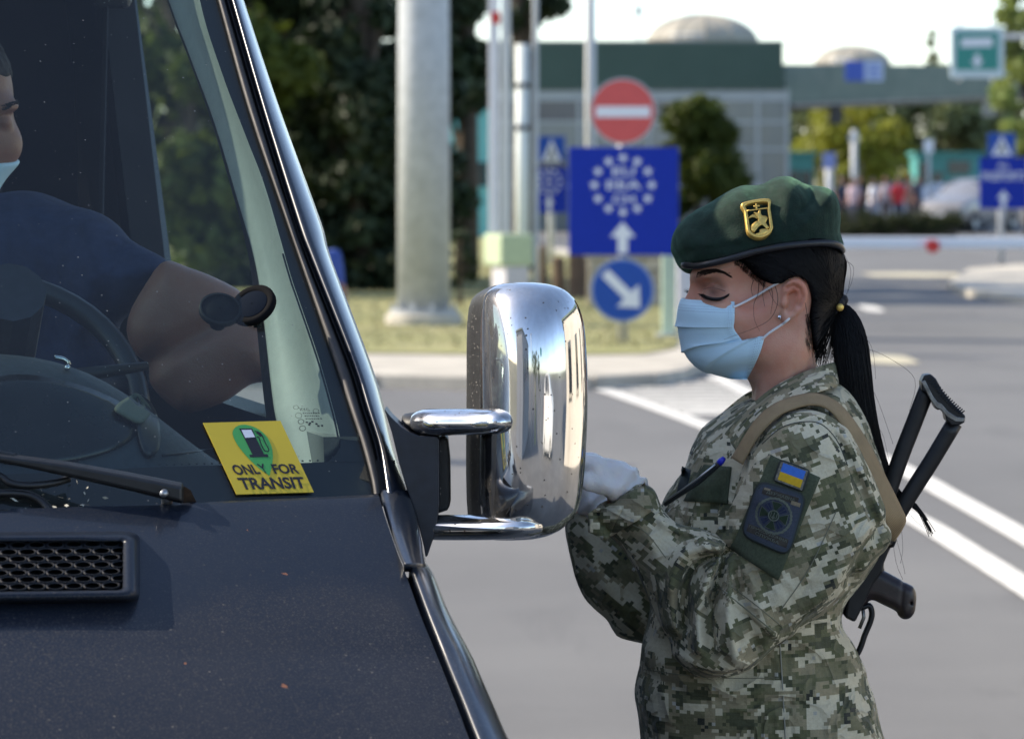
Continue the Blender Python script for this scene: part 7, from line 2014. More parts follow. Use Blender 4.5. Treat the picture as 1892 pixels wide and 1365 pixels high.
# leather band: near run from the photograph, far run mirrored
near = crv([(1262, 489), (1285, 491), (1312, 487), (1350, 478), (1400, 464), (1450, 455), (1500, 450), (1532, 450), (1552, 455), (1558, 463)], 6)
ring = []
nn_ = len(near)
for i, (x, y) in enumerate(near):
    s = i/(nn_-1); dy = .0845*max(0, math.sin(math.pi*min(max(s*.96+.02, 0), 1)))**.5
    ring.append((P(x, y, Y0), dy))
def band_rows(sg): return [(Vector((p.x*(Y0+sg*dy)/Y0 if sg < 0 else p.x, Y0+sg*dy, CH + (p.z-CH)*((Y0+sg*dy)/Y0 if sg < 0 else 1))), sg) for p, dy in ring]
path = band_rows(-1) + band_rows(1)[::-1][1:-1]
rows = []; cz = sum((p for p, _ in path), Vector())/len(path)
for i, (p, sg) in enumerate(path):
    o_ = (p - cz); o_.z = 0; o_.normalize(); up = Vector((.10, 0, 1)).normalized(); h, th = .0049, .0034
    rows.append([p + up*h*math.sin(a) + o_*th*math.cos(a) for a in np.linspace(0, 2*math.pi, 13)[:-1]])
mb = MB(); mb.loft(rows + [rows[0]], closed=True); bd = mb.build('band', M_leather, bere, smooth=True)
mb = MB()
for i in range(4, nn_*3//4):
    for j in (0, .33, .66):
        a = near[i]*(1-j) + near[i+1]*j; b = near[i]*(1-j-.2) + near[i+1]*(j+.2)
        p, q = BS.at(a[0], a[1]-8.6, .0008), BS.at(b[0], b[1]-8.6, .0008)
        if p is not None and q is not None: mb.tube([p, q], .00032, 4)
o = mb.build('stitching', mat('black_thread', (.01, .012, .012), .5), bere); o['kind'] = 'stuff'
# badge: gilt shield with a mounted figure over a small beast
def zb(x, y): return 1360 + x*80/1213, 360 + y*90/1365
bc0 = BS.at(*zb(610, 660), 0); dB = bc0.y - .0035
# the badge lies in the plane of the felt under it
pa, pb_, pc = BS.at(*zb(250, 300), .0022), BS.at(*zb(900, 250), .0022), BS.at(*zb(640, 1150), .0022)
bnorm = (pb_-pa).cross(pc-pa).normalized()
if bnorm.y > 0: bnorm = -bnorm
bcen = (pa+pb_+pc)/3 + bnorm*.0065
def bpt(x, y, h=0.0):
    px, py = zb(x, y); dr = (P(px, py, 1) - CAMP); k = (bcen - CAMP).dot(bnorm)/dr.dot(bnorm); return CAMP + dr*k + bnorm*h
shield = [(180, 235), (912, 118), (960, 400), (1030, 860), (1022, 960), (960, 1070), (850, 1150), (740, 1198), (620, 1208), (500, 1180), (390, 1110), (315, 1010), (280, 820), (235, 480)]
inner = [(275, 280), (860, 205), (885, 420), (945, 850), (935, 940), (880, 1030), (790, 1095), (640, 1130), (520, 1105), (430, 1040), (390, 960), (350, 700), (310, 440)]
def band2(outp, inp, h0, h1, name):
    a, b = crv(outp, 6, True), crv(inp, 6, True); n = 84; a = a[np.linspace(0, len(a), n, endpoint=False).astype(int)]
    b = np.array([b[np.argmin(((b-np.array([620, 680])) @ np.array([-(q[1]-680), q[0]-620]))**2 + 1e9*(((b-np.array([620, 680])) @ (q-np.array([620, 680]))) < 0))] for q in a])
    mb = MB(); mb.loft([[bpt(*p, -.009) for p in a], [bpt(*p, h0) for p in a], [bpt(*(p*.7+q*.3), h1) for p, q in zip(a, b)], [bpt(*(p*.3+q*.7), h1) for p, q in zip(a, b)], [bpt(*q, h0) for q in b], [bpt(*q, -.009) for q in b]], closed=True)
    return mb.build(name, M_gold, bere, smooth=True)
band2(shield, inner, .0008, .0014, 'badge')
def rel(name, pts, h=.0012, wid=None):
    """raised bit of the badge: a closed outline, domed"""
    a = crv(pts, 4, True); c = a.mean(0); mb = MB(); mb.loft([[bpt(*p, -.0005) for p in a], [bpt(*p, h*.5) for p in a], [bpt(*(c + (p-c)*.72), h) for p in a], [bpt(*(c + (p-c)*.02), h*1.2) for p in a]], closed=True); return mb.build(name, M_gold, bere, smooth=True)
def bar_(pts, w, h=.0009):
    mb = MB(); mb.tube([bpt(x, y, .0004) for x, y in crv(pts, 4)], w*80/1213/FPX*Y0, 6); return mb.build('badge_bar', M_gold, bere, smooth=True)
bar_([(300, 455), (880, 375)], 22); bar_([(560, 260), (575, 420)], 30); bar_([(490, 335), (660, 315)], 28)
rel('badge_horse', [(690, 590), (800, 590), (880, 640), (860, 720), (830, 800), (900, 880), (930, 930), (850, 960), (790, 880), (720, 850), (660, 880), (560, 950), (500, 1060), (430, 1000), (420, 860), (520, 790), (600, 740), (620, 680)], .0014)
rel('badge_rider', [(640, 430), (690, 450), (690, 520), (720, 590), (720, 690), (650, 730), (590, 640), (530, 560), (490, 490), (560, 510), (610, 490)], .0018)
rel('badge_cloak', [(335, 665), (390, 600), (480, 545), (560, 590), (600, 680), (520, 640), (430, 640)], .0011)
rel('badge_beast', [(540, 1110), (650, 1060), (660, 985), (760, 955), (880, 960), (930, 1000), (850, 1080), (720, 1130), (600, 1150)], .0013)
rel('badge_flank', [(540, 760), (600, 740), (640, 800), (560, 900), (480, 960), (430, 880), (470, 810)], .0019)
bar_([(690, 640), (800, 790), (900, 940)], 26)

# ---- pen in the breast pocket and the dark lanyard
o = thing('pen', P(1331, 853, 5.17), 'blue tipped pen clipped in the breast pocket of the guard', 'pen')
mb = MB(); mb.tube([P(1334, 850, 5.155), P(1322, 862, 5.16), P(1290, 890, 5.17), P(1228, 932, 5.19)], [.0042, .0042, .004, .003], 10); mb.build('barrel', mat('pen_dark', (.02, .024, .03), .3), o, smooth=True)
mb = MB(); mb.tube([P(1338, 846, 5.153), P(1333, 851, 5.155), P(1328, 856, 5.156)], [.003, .0046, .0046], 10); mb.build('cap', mat('pen_blue', (.01, .02, .5), .3), o, smooth=True)
mb = MB(); mb.tube([P(1321, 858, 5.152), P(1290, 883, 5.162), P(1226, 928, 5.185)], .0012, 6); mb.build('clip', mat('pen_clip', (.5, .5, .52), .3, .8), o, smooth=True)

# ---- rifle slung on the back
M_gun = mat('gun_black', (.012, .012, .014), .42, .3, var=.3, vscale=60); M_worn = mat('worn_gun_metal', (.20, .195, .19), .36, .85, var=.5, vscale=90); M_grip = mat('bakelite_grip', (.022, .013, .013), .38, var=.35, vscale=120, bmp=.25, bscale=500, bdist=.001)
YG = 5.29
gun = thing('rifle', P(1620, 1040, YG), 'black folding stock rifle slung behind the back of the guard, pistol grip sticking out', 'rifle')
for pts, w in (([(1714, 716), (1690, 778), (1662, 850), (1628, 950), (1596, 1040)], 15.5), ([(1764, 780), (1722, 850), (1690, 900), (1655, 958), (1610, 1050)], 15.5)):
    mb = MB(); q = [P(x, y, YG) for x, y in crv(pts, 3)]; mb.tube(q, w/FPX*YG, 12, flat=((0, 1, 0), .55)); mb.build('stock_strut', M_gun, gun, smooth=True)
def gplate(name, poly, y0, th, m, bev=.0015):
    mb = MB(); mb.prism([P(x, y, y0) for x, y in poly], (0, th, 0)); return mb.build(name, m, gun, bevel=bev)
bp_ = gplate('butt_plate', [(1703, 704), (1708, 693), (1720, 691), (1730, 700), (1742, 722), (1760, 744), (1784, 768), (1783, 780), (1772, 786), (1758, 786), (1748, 776), (1746, 764), (1738, 756), (1732, 758), (1727, 750), (1722, 738), (1716, 728), (1703, 722)], YG-.018, .036, M_gun, .002)
gplate('butt_edge', [(1702, 706), (1709, 702), (1716, 716), (1724, 732), (1732, 742), (1740, 746), (1752, 760), (1768, 770), (1783, 772), (1782, 779), (1766, 779), (1750, 770), (1742, 760), (1737, 756), (1731, 754), (1726, 748), (1719, 738), (1711, 722)], YG-.0195, .004, M_worn, .0008)
f_ = quad_map([P(1716, 706, YG-.02), P(1774, 769, YG-.02), P(1782, 768, YG-.018), P(1724, 696, YG-.018)])
for k in range(17):
    s = (k+.5)/17; x, y = 1713 + 62*s, 700 + 66*s + 5*math.sin(math.pi*s)
    mb = MB(); mb.tube([P(x, y, YG-.0205), P(x + 9, y - 6, YG-.0185)], .0011, 5); mb.build('butt_rib', M_gun, bp_)
mb = MB(); mb.hexa([P(1560, 1060, YG-.022), P(1600, 1025, YG-.022), P(1480, 1330, YG-.022), P(1430, 1300, YG-.022), P(1560, 1060, YG+.022), P(1600, 1025, YG+.022), P(1480, 1330, YG+.022), P(1430, 1300, YG+.022)]); mb.build('receiver', M_gun, gun, bevel=.004)
gplate('rear_block', [(1570, 1075), (1598, 1030), (1620, 1018), (1640, 990), (1650, 985), (1646, 1010), (1634, 1040), (1632, 1056), (1615, 1078), (1600, 1110), (1580, 1150), (1560, 1140)], YG-.018, .036, M_gun, .004)
def grip():
    F = Field(P(1560, 1160, YG) - Vector((0, .03, 0)), P(1705, 1035, YG) + Vector((0, .03, 0)), .0018)
    o_ = crv(pts2([(1592, 1056), (1620, 1050), (1632, 1053), (1660, 1068), (1678, 1078), (1688, 1084), (1693, 1098), (1692, 1118), (1689, 1132), (1680, 1142), (1668, 1143), (1659, 1136), (1654, 1128), (1632, 1117), (1610, 1108), (1596, 1118), (1580, 1110)], YG), 4, True)
    f = F.infl(o_, YG, .015, .013); c = P(1682, 1112, YG); f = smax(f, -F.cap((c.x, YG-.03, c.z), (c.x, YG-.008, c.z), .0022), .001)
    f = fold(F, f, [(1668, 1076), (1664, 1100), (1662, 1130)], YG, -.0015, 4, YG+.03, .01)
    V, Q = F.mesh(f); V = smooth_mesh(V, Q, 1, .4); link('pistol_grip', np_mesh('pistol_grip', V, Q), M_grip, gun)
grip()
mb = MB(); mb.tube([P(1624, 1052, YG), P(1628, 1042, YG), P(1630, 1060, YG)], .004, 8); mb.build('selector', mat('selector_steel', (.10, .11, .13), .3, .6), gun, smooth=True)
mb = MB(); q = [P(x, y, YG) for x, y in crv([(1578, 1116), (1590, 1122), (1606, 1118), (1611, 1132), (1608, 1148), (1598, 1172), (1586, 1204), (1560, 1240)], 4)]; mb.tube(q, .0042, 8, flat=((0, 1, 0), 1.6)); mb.build('trigger_guard', M_gun, gun, smooth=True)
mb = MB(); mb.tube([P(1594, 1122, YG), P(1596, 1140, YG), P(1588, 1160, YG)], .0028, 6); mb.build('trigger', M_worn, gun, smooth=True)
mb = MB(); mb.tube([P(1455, 1310, YG), P(1380, 1500, YG), P(1330, 1640, YG)], [.012, .011, .009], 10); mb.build('barrel', M_gun, gun, smooth=True)
mb = MB(); mb.hexa([P(1400, 1240, YG-.013), P(1470, 1300, YG-.013), P(1390, 1460, YG-.013), P(1320, 1400, YG-.013), P(1400, 1240, YG+.013), P(1470, 1300, YG+.013), P(1390, 1460, YG+.013), P(1320, 1400, YG+.013)]); mb.build('magazine', M_grip, gun, bevel=.004)
M_sling = mat('tan_webbing', (.31, .215, .115), .85, var=.12, vscale=40)
nt = M_sling.node_tree; b_s = nt.nodes['Principled BSDF']; tu = N(nt, 'TexCoord'); wv = N(nt, 'TexWave', wave_type='BANDS', bands_direction='DIAGONAL', Scale=190.0, Distortion=0.0); nt.links.new(tu.outputs['UV'], wv.inputs[0]); bump(nt, b_s, wv.outputs['Fac'], .5, .0012)
A_ = [(1352, 846, 5.145), (1376, 806, 5.135), (1396, 776, 5.135), (1425, 750, 5.142), (1462, 734, 5.15), (1502, 727, 5.16), (1535, 736, 5.165), (1566, 762, 5.165), (1604, 818, 5.165), (1638, 884, 5.175), (1662, 932, 5.185), (1673, 958, 5.195), (1666, 978, 5.21), (1652, 999, 5.23)]
B_ = [(1372, 858, 5.12), (1394, 818, 5.118), (1414, 792, 5.118), (1438, 769, 5.122), (1468, 755, 5.128), (1500, 748, 5.134), (1526, 754, 5.138), (1550, 778, 5.138), (1580, 834, 5.135), (1608, 896, 5.14), (1628, 946, 5.15), (1634, 970, 5.165), (1636, 984, 5.185), (1638, 992, 5.22)]
ribbon('sling', A_, B_, M_sling, gun, .0024, nacross=6, bow=.003)
mb = MB(); mb.tube([P(1636, 992, 5.22), P(1644, 999, 5.23), P(1654, 998, 5.24), P(1650, 1008, 5.26), P(1640, 1010, 5.27)], .0022, 8); mb.build('sling_hook', M_gun, gun, smooth=True)
# ================================================================== the driver
dl = bpy.data.objects
hc = P(-76, 216, 5.58)
drv = thing('person', Vector((hc.x, hc.y+.05, .95)), 'man in dark blue T-shirt and mask sitting at the wheel of the van', 'person')
M_skin2 = skin_mat('tanned_skin', (.34, .165, .11), (.33, .14, .09)); M_tee = mat('navy_cotton', (.022, .035, .085), .95, var=.2, vscale=40, bmp=.3, bscale=60, bdist=.004); M_hair2 = mat('dark_hair', (.012, .010, .009), .8, var=.5, vscale=90, bmp=.6, bscale=200)
def turn(V, a, tilt): 
    R = Matrix.Rotation(a, 3, 'Z') @ Matrix.Rotation(tilt, 3, 'X'); return V @ np.array(R).T + np.array(hc)
def driver():
    F = Field((-.11, -.15, -.26), (.11, .13, .15), .0034)
    f = F.ell((0, .01, .02), (.077, .098, .112)); f = smin(f, F.ell((0, -.028, -.062), (.056, .066, .066)), .04)
    f = smin(f, F.ell((0, -.075, .032), (.056, .024, .013)), .02); f = smin(f, F.cap((0, -.088, .01), (0, -.112, -.034), .008, .0135), .014)
    for sg in (-1, 1):
        f = smax(f, -F.ell((sg*.034, -.096, .010), (.019, .017, .012)), .012); f = smin(f, F.ell((sg*.033, -.074, .009), (.014, .0135, .010)), .005)
        f = smin(f, F.ell((sg*.048, -.055, -.03), (.026, .030, .028)), .03); f = smin(f, F.ell((sg*.08, .015, -.005), (.008, .016, .030)), .008)
    f = smin(f, F.cap((0, .03, -.08), (0, .045, -.25), .056, .062), .03)
    V, Q = F.mesh(f)
    fh = smax(f - .0042 + wob((F.X, F.Y, F.Z), .0015, 260, 8), -(F.Z - .066 + wob((F.X, F.Y, F.Z), .004, 190, 77) + .55*np.minimum(F.Y+.05, .0) - .5*np.maximum(F.Y, 0) + 0*F.X)*1.0, .01); hv, hq = F.mesh(fh.astype(np.float32))
    fm = smax(smax(f - .005, (F.Z + .050 + 0*F.X + 0*F.Y), .006), (F.Y + .028 + 0*F.X + 0*F.Z), .006); mv, mq = F.mesh(fm.astype(np.float32))
    a, t = R_(33), R_(12)
    y = 5.27; A = Field((P(200, 0, y).x, y-.09, zs(800, y)), (P(580, 0, y).x, y+.09, zs(470, y)), .004)
    arm = [(300, 486), (345, 494), (400, 512), (450, 538), (490, 572), (516, 612), (524, 655), (505, 700), (462, 708), (420, 738), (380, 758), (335, 762), (292, 725), (258, 668), (232, 610), (255, 545)]
    g = A.infl(crv(pts2(arm, y), 3, True), y, .055, .06); g = fold(A, g, [(470, 560), (420, 588), (360, 622), (290, 664), (250, 690)], y, -.017, 20, y, .02); g = fold(A, g, [(480, 640), (420, 700), (350, 735)], y, .005, 26, y, .02); g = g + wob((A.X, A.Y, A.Z), .0012, 60, 6)
    av, aq = A.mesh(g)
    link('body', np_mesh('driver', np.vstack([turn(V, a, t), av]), np.vstack([Q, aq + len(V)])), M_skin2, drv)
    link('hair', np_mesh('hair', turn(hv, a, t), hq), M_hair2, drv); link('face_mask', np_mesh('face_mask', turn(mv, a, t), mq), M_mask, drv)
    mb = MB()
    for sg in (-1, 1):
        for k in range(50):
            s = RNG.uniform(); p = turn(np.array([[sg*(.016 + .034*s), -.1 + .022*s*s, .030 + .008*math.sin(2.4*s) + RNG.normal(0, .002)]]), a, t)[0]; d = turn(np.array([[sg*1., 0, .1]]), a, t)[0] - np.array(hc); mb.tube([p, p + d*.007], .0007, 3)
    mb.build('eyebrow', M_hair2, drv)
    y = 5.46; S = Field((P(-420, 0, y).x, y-.30, zs(1000, y)), (P(350, 0, y).x, y+.14, zs(330, y)), .0075)
    sh = [(-400, 520), (-180, 405), (-20, 366), (60, 354), (130, 374), (200, 404), (270, 448), (334, 488), (300, 530), (262, 572), (234, 606), (238, 700), (246, 1000), (-400, 1000)]
    X = S.ax[0][:, None]; Z = S.ax[2][None, :]; t_ = np.clip((X - P(120, 0, y).x)/(P(330, 0, y).x - P(120, 0, y).x), 0, 1)
    f = S.infl(crv(pts2(sh, y), 4, True), (y - .15*t_ + 0*Z).astype(np.float32), (.13 - .055*t_ + 0*Z).astype(np.float32), .085)
    for pts, am in (([(60, 380), (110, 480), (120, 620)], -.006), ([(180, 420), (190, 520), (170, 600)], .006), ([(240, 450), (220, 540), (200, 620)], -.005)): f = fold(S, f, pts, y, am, 18, y-.02, .03)
    f = f + wob((S.X, S.Y, S.Z), .003, 30, 51); V, Q = S.mesh(f); link('shirt', np_mesh('shirt', V, Q), M_tee, drv)
    mb = MB(); mb.tube([W(-.42, 1.1, .98), W(-.55, .6, .98), W(-.55, .5, .6)], [.09, .07, .055], 10); mb.tube([W(-.36, 1.1, .98), W(-.25, .6, .98), W(-.25, .5, .6)], [.09, .07, .055], 10); o = mb.build('trousers', M_tee, drv, smooth=True)
driver()

# ---- things on the dash
dm = dl['dashboard']; DS = Surf(np.array([tuple(v.co + van.location) for v in dm.data.vertices]), np.array([tuple(p.vertices) for p in dm.data.polygons]))
M_gau = mat('gauge_black', (.006, .007, .009), .25, var=.3, vscale=20)
lay('instrument_panel', DS, [(-60, 872), (262, 838), (252, 728), (-60, 668)], M_gau, van, .006, 14, 12, .004, round_sq(.45))
lay('panel_rim', DS, [(262, 842), (300, 838), (292, 752), (245, 716)], mat('dash_edge', (.012, .014, .018), .4), van, .012, 8, 8, .006, round_sq(.4))
lay('air_vent', DS, [(206, 752), (262, 784), (284, 758), (254, 722)], mat('vent_cloth', (.16, .17, .13), .8, bmp=.8, bscale=500, bdist=.002), van, .020, 8, 8, .004, round_sq(.25))
lay('dash_seam', DS, [(300, 842), (420, 828), (420, 825), (300, 838)], M_rub, van, .003, 12, 2, .001)
mb = MB(); mb.tube([DS.near(x, y, .02) for x, y in crv([(100, 660), (118, 664), (126, 672), (124, 680)], 4)], .0035, 8); mb.build('chrome_ring', M_chrome, van, smooth=True)

# ================================================================== people far away
def figure(h=1.7, elbow=0.0, seed=1):
    F = Field((-.42, -.22, 0), (.42, .22, h+.03), .028); s = h/1.72; f = None
    def u(g, k=.04):
        nonlocal f; f = g if f is None else smin(f, g, k)
    u(F.ell((0, 0, 1.18*s), (.185, .12, .30))); u(F.ell((0, .01, .93*s), (.165, .13, .14)))
    for sg in (-1, 1):
        o = .03*((seed*sg) % 3 - 1)
        u(F.cap((sg*.085, 0, .9*s), (sg*.095, o, .48*s), .085, .062)); u(F.cap((sg*.095, o, .48*s), (sg*.1, o+.03, .06), .058, .045), .02); u(F.ell((sg*.1, o-.04, .04), (.05, .12, .045)), .02)
        e = elbow if sg > 0 else 0
        u(F.cap((sg*.19, 0, 1.40*s), (sg*(.25+e), .03, 1.12*s), .055, .045), .03); u(F.cap((sg*(.25+e), .03, 1.12*s), (sg*(.24+e*.2), -.06, .88*s), .042, .034), .02)
    u(F.cap((0, 0, 1.42*s), (0, -.01, 1.55*s), .055, .05), .02); u(F.ell((0, -.01, 1.60*s), (.078, .095, .115)), .02)
    V, Q = F.mesh(f); return smooth_mesh(V, Q, 1), Q
FIG = {}
def person(px, py_foot, d, shirt, legs_c, lab, h=1.7, elbow=0.0, hair=(.02, .015, .01), rot=0, group='people waiting beyond the boom'):
    k = (h, elbow, rot % 3)
    if k not in FIG: FIG[k] = figure(h, elbow, rot)
    V, Q = FIG[k]; z = V[Q].mean(1)[:, 2]/h; yy = V[Q].mean(1)[:, 1]; xx = np.abs(V[Q].mean(1)[:, 0])
    mi = np.where(z > .945, 3, np.where((z > .86), np.where(yy > .02, 3, 0), np.where(z > .545, np.where((xx > .21) & (z < .7), 0, 1), np.where(z > .035, 2, 4))))
    mi = np.where((xx > .2) & (z < .545), 0, mi)
    q = P(px, 400, d); o = link('person', np_mesh('person', V, Q, mi=mi), [M_skin2, mat('shirt_colour', shirt, .9, var=.15), mat('trouser_colour', legs_c, .9, var=.15), mat('hair_colour', hair, .6), M_leather])
    o.location = (q.x, d, 0.0 if group else .1); o.rotation_euler.z = R_(rot); tag(o, lab, 'person', group)
    return o
person(1556, 0, 113, (.04, .05, .08), (.03, .03, .04), 'person in dark jacket right behind the beret, leftmost of the waiting group', rot=40)
person(1577, 0, 112, (.5, .38, .42), (.1, .1, .14), 'person in pale pink top in the waiting group', h=1.66, rot=-50)
person(1590, 0, 114, (.03, .025, .03), (.03, .03, .03), 'person in black between the pale pink and the white top', h=1.74, rot=10)
person(1612, 0, 111, (.78, .76, .78), (.12, .13, .2), 'person in bright white top in the middle of the waiting group', h=1.66, rot=80)
person(1637, 0, 114, (.35, .3, .33), (.1, .08, .08), 'person in greyish rose shirt left of the red top', h=1.72, rot=-20)
person(1660, 0, 111.5, (.55, .03, .035), (.05, .05, .08), 'person in red top in the waiting group', h=1.68, rot=30)
person(1682, 0, 113.5, (.06, .035, .04), (.03, .03, .04), 'person in dark brown top right of the red top', h=1.78, rot=-70)
person(1696, 0, 113, (.03, .04, .07), (.04, .04, .05), 'person in dark blue top, rightmost of the waiting group', h=1.7, rot=60)
person(567, 0, 23, (.05, .10, .34), (.03, .03, .05), 'person in blue shirt standing behind the van pillar, only one arm shows', h=1.36, elbow=.0, rot=35, group=None)

# ================================================================== cars
M_cg = mat('car_glass', (.02, .025, .03), .06, spec=.9)
def car(loc, rz, paint, lab, group='cars parked beyond the boom', high=1.0):
    o = thing('parked_car', loc, lab, 'car', group); Rm = Matrix.Translation(loc) @ Matrix.Rotation(rz, 4, 'Z')
    def T(x, y, z): return Rm @ Vector((x, y, z*high))
    # half sections along the length (y): width, sill, belt, roof, roof width
    st = [(-2.15, .70, .42, .62, .66, .66), (-2.08, .82, .30, .74, .78, .70), (-1.7, .87, .24, .86, .90, .76), (-1.0, .88, .22, .92, .98, .78), (-.72, .88, .22, .94, 1.06, .76), (-.1, .88, .22, .95, 1.42, .62), (.5, .88, .22, .95, 1.47, .63), (1.3, .88, .22, .96, 1.44, .62), (1.75, .87, .24, .97, 1.30, .62), (2.02, .84, .28, .96, 1.02, .70), (2.12, .78, .36, .88, .9, .7)]
    rows = []
    for y, w, s, b, r, rw in st:
        rows.append([T(x, y, z) for x, z in [(-w*.9, s), (-w, s+.12), (-w, b-.1), (-w*.97, b), (-rw, r-.05), (-rw*.85, r), (0, r+.02), (rw*.85, r), (rw, r-.05), (w*.97, b), (w, b-.1), (w, s+.12), (w*.9, s)]])
    mb = MB(); mb.loft(rows, closed=True, cap=True); body_ = mb.build('body', paint, o, smooth=True, bevel=0)
    def glass(name, q, lift=(0, 0, 0)):
        mb = MB(); mb.add([T(*p) for p in q], [tuple(range(len(q)))]); mb.build(name, M_cg, o, solid=.012)
    glass('windscreen', [(-.72, -.70, 1.03), (.72, -.70, 1.03), (.57, -.13, 1.41), (-.57, -.13, 1.41)]); glass('rear_window', [(.6, 2.02, 1.06), (-.6, 2.02, 1.06), (-.56, 1.78, 1.3), (.56, 1.78, 1.3)])
    for sg in (-1, 1):
        glass('side_window', [(sg*.865, -.45, .985), (sg*.865, .45, .99), (sg*.68, .45, 1.41), (sg*.68, -.02, 1.38)]); glass('side_window', [(sg*.865, .52, .99), (sg*.865, 1.6, 1.0), (sg*.69, 1.35, 1.37), (sg*.68, .52, 1.41)])
        for y in (-1.35, 1.3):
            c = T(sg*.80, y, .32/high); rx = (Rm.to_3x3() @ Vector((1, 0, 0))); ry = (Rm.to_3x3() @ Vector((0, 1, 0))); a = np.linspace(0, 2*math.pi, 21)[:-1]
            mb = MB(); mb.loft([[c + rx*h + ry*r*math.cos(t) + Vector((0, 0, r*math.sin(t))) for t in a] for h, r in ((-.11, .2), (-.11, .30), (-.06, .32), (.06, .32), (.11, .30), (.11, .2))], closed=True); wl = mb.build('wheel', M_tyre, o, smooth=True)
            mb = MB(); mb.loft([[c + rx*h*sg + ry*r*math.cos(t) + Vector((0, 0, r*math.sin(t))) for t in a] for h, r in ((.1, .205), (.06, .18), (.08, .06), (.085, .001))], closed=True); mb.build('rim', M_rim, wl, smooth=True)
        mb = MB(); mb.hexa([T(sg*.45, -2.12, .60), T(sg*.80, -2.05, .60), T(sg*.80, -1.9, .60), T(sg*.45, -2.0, .60), T(sg*.48, -2.1, .75), T(sg*.80, -1.98, .77), T(sg*.80, -1.85, .77), T(sg*.48, -1.98, .75)]); mb.build('headlight', mat('lamp_clear', (.7, .72, .74), .08, .6), o, bevel=.01)
        mb = MB(); mb.hexa([T(sg*.55, 2.06, .74), T(sg*.84, 2.0, .74), T(sg*.84, 2.1, .74), T(sg*.55, 2.14, .74), T(sg*.55, 2.04, .92), T(sg*.84, 1.98, .92), T(sg*.84, 2.06, .92), T(sg*.55, 2.1, .92)]); mb.build('tail_light', M_red, o, bevel=.01)
        mb = MB(); c0, c1 = T(sg*.92, -.55, 1.0), T(sg*1.08, -.5, 1.12); mb.box(tuple(min(a, b) for a, b in zip(c0, c1)), tuple(max(a, b) for a, b in zip(c0, c1))); mb.build('door_mirror', paint, o, bevel=.03)
    mb = MB(); mb.hexa([T(-.6, -2.19, .30), T(.6, -2.19, .30), T(.6, -2.05, .30), T(-.6, -2.05, .30), T(-.6, -2.17, .5), T(.6, -2.17, .5), T(.6, -2.05, .5), T(-.6, -2.05, .5)]); mb.build('grille', M_blackp, o, bevel=.01)
    mb = MB(); mb.hexa([T(-.26, -2.2, .44), T(.26, -2.2, .44), T(.26, -2.185, .44), T(-.26, -2.185, .44), T(-.26, -2.2, .55), T(.26, -2.2, .55), T(.26, -2.185, .55), T(-.26, -2.185, .55)]); mb.build('number_plate', M_swhite, o)
    return o
q = P(1788, 0, 116); car(Vector((q.x, 116, 0)), R_(-32), mat('grey_car_paint', (.28, .27, .27), .35, .2, coat=.8), 'dull silver car with a glaring headlamp left of the right blue sign', high=1.1)
q = P(1722, 0, 121); car(Vector((q.x, 121, 0)), R_(-65), mat('white_car_paint', (.62, .62, .63), .35, coat=.8), 'pale white car between the waiting group and the silver car')
q = P(1628, 0, 124); car(Vector((q.x, 124, 0)), R_(-90), mat('blue_car_paint', (.1, .13, .2), .35, coat=.8), 'dark blue car behind the waiting group')

# ================================================================== out of view: what the chrome shows, and a hall added for bounce light
car(Vector((5.6, -2.0, 0)), R_(150), mat('cream_white_paint', (.74, .74, .72), .3, coat=.8), 'white car standing on the road, mirrored in the chrome mirror', group=None)
def hall(x0, x1, y0, y1, h, lab, m, nw, face, mw):
    o = thing('offscreen_hall', Vector(((x0+x1)/2, (y0+y1)/2, 0)), lab, 'building'); mb = MB(); mb.box((x0, y0, 0), (x1, y1, h)); mb.build('wall', m, o)
    mb = MB(); mb.box((x0-.3, y0-.3, h+.003), (x1+.3, y1+.3, h+.35)); mb.build('roof', M_fascia, o)
    for k in range(nw):
        y = y0 + (y1-y0)*(k+.5)/nw; xs = (x0-.03, x0-.002) if face < 0 else (x1+.002, x1+.03)
        mb = MB(); mb.box((xs[0], y-.55, 1.0), (xs[1], y+.55, 2.3)); w = mb.build('window', mw, o)
        mb = MB(); mb.box((xs[0]-.06 if face < 0 else xs[1], y-.62, .93), (xs[0] if face < 0 else xs[1]+.06, y+.62, .995)); mb.build('sill', M_conc, w)
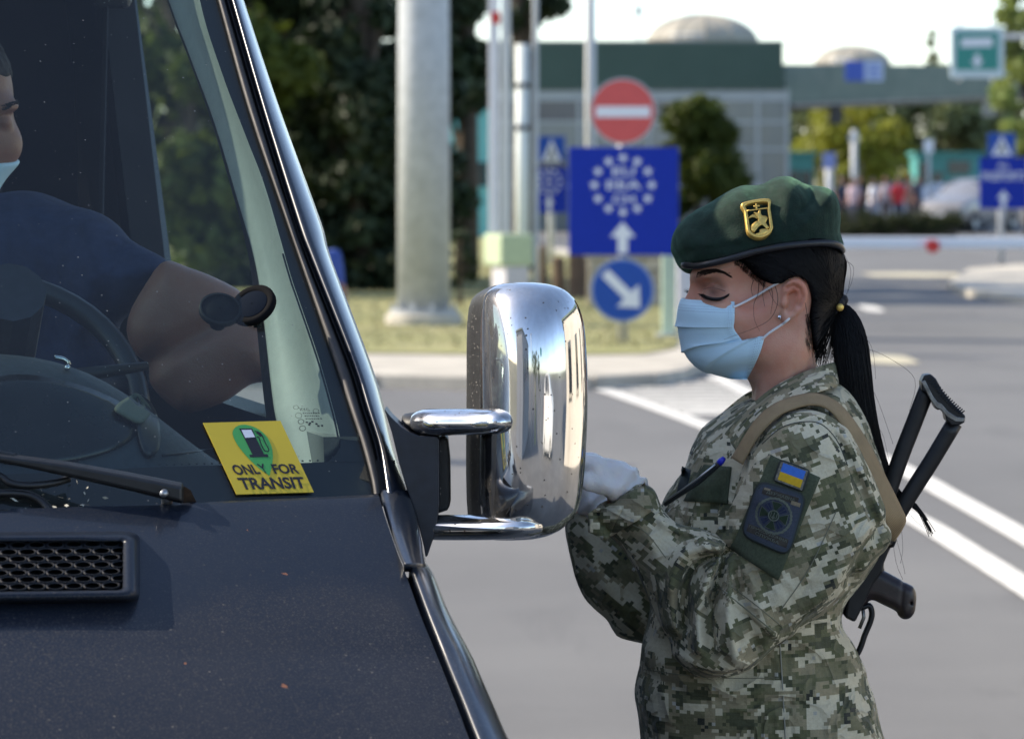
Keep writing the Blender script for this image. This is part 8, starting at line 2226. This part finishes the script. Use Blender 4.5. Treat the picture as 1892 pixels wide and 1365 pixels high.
hall(7.5, 12, 5, 17, 4.6, 'pale rendered hall added out of view on the right, bouncing light onto the guard', mat('added_hall_render', (.62, .57, .49), .9, var=.1, vscale=.8), 4, -1, M_cg)  # made-up hall: its sunlit wall is added to lift the shaded guard
hall(-12, -5.5, -16, -3, 5.5, 'grey ribbed hall left behind the camera, seen only in the chrome', mat('grey_sheet', (.3, .31, .33), .6, var=.15, vscale=1), 6, 1, M_cg)
for x, y, r, h_, lab in ((1.2, -34, 2.2, 6.5, 'green tree far down the lane, mirrored in the middle of the chrome'), (4.6, -40, 2.6, 8, 'second green tree far down the lane in the chrome'), (-1.8, -48, 2.4, 9, 'tall tree at the end of the lane in the chrome'), (6.3, -27, 1.6, 5, 'small tree beside the pale hall in the chrome')):
    tree('broadleaf_tree', (x, y, 0), h_, r, L_bush, lab, n=3500, size=.2, crown_from=.12, nclump=26)
o = thing('lamp_pole', (-1.2, -7.5, 0), 'white pole beside the lane, a bright streak in the chrome', 'pole'); mb = MB(); mb.tube([(-1.2, -7.5, 0), (-1.2, -7.5, 6.5)], .09, 12); mb.build('shaft', M_wpaint, o, smooth=True); mb = MB(); mb.box((-1.4, -7.7, 6.4), (-.7, -7.3, 6.55)); mb.build('lamp_head', M_galv2, o)
o = thing('green_sign', (5.2, -11, 0), 'turquoise overhead sign mirrored near the right edge of the chrome', 'sign'); mb = MB(); mb.box((4.6, -11.05, 3.2), (5.8, -11, 4.6)); mb.build('board', M_teal, o); mb = MB(); mb.tube([(5.2, -11.1, 0), (5.2, -11.1, 4.8)], .06, 8); mb.build('post', M_galv2, o)
o = thing('crash_barrier', (.6, -18, 0), 'red and white barrier along the verge, mirrored in the chrome', 'barrier')
for k in range(9):
    mb = MB(); y = -9 - k*2; mb.box((.3 + .05*k, y-1.98, .45), (.4 + .05*k, y-.02, .75)); mb.build('rail', M_red if k % 2 else M_wpaint, o); mb = MB(); mb.box((.32 + .05*k, y-.1, 0), (.42 + .05*k, y+.0, .45)); mb.build('post', M_galv2, o)
sheet('verge', [(.7, -60), (1.9, -60), (1.6, -9), (.55, -9)], .012, M_grass)
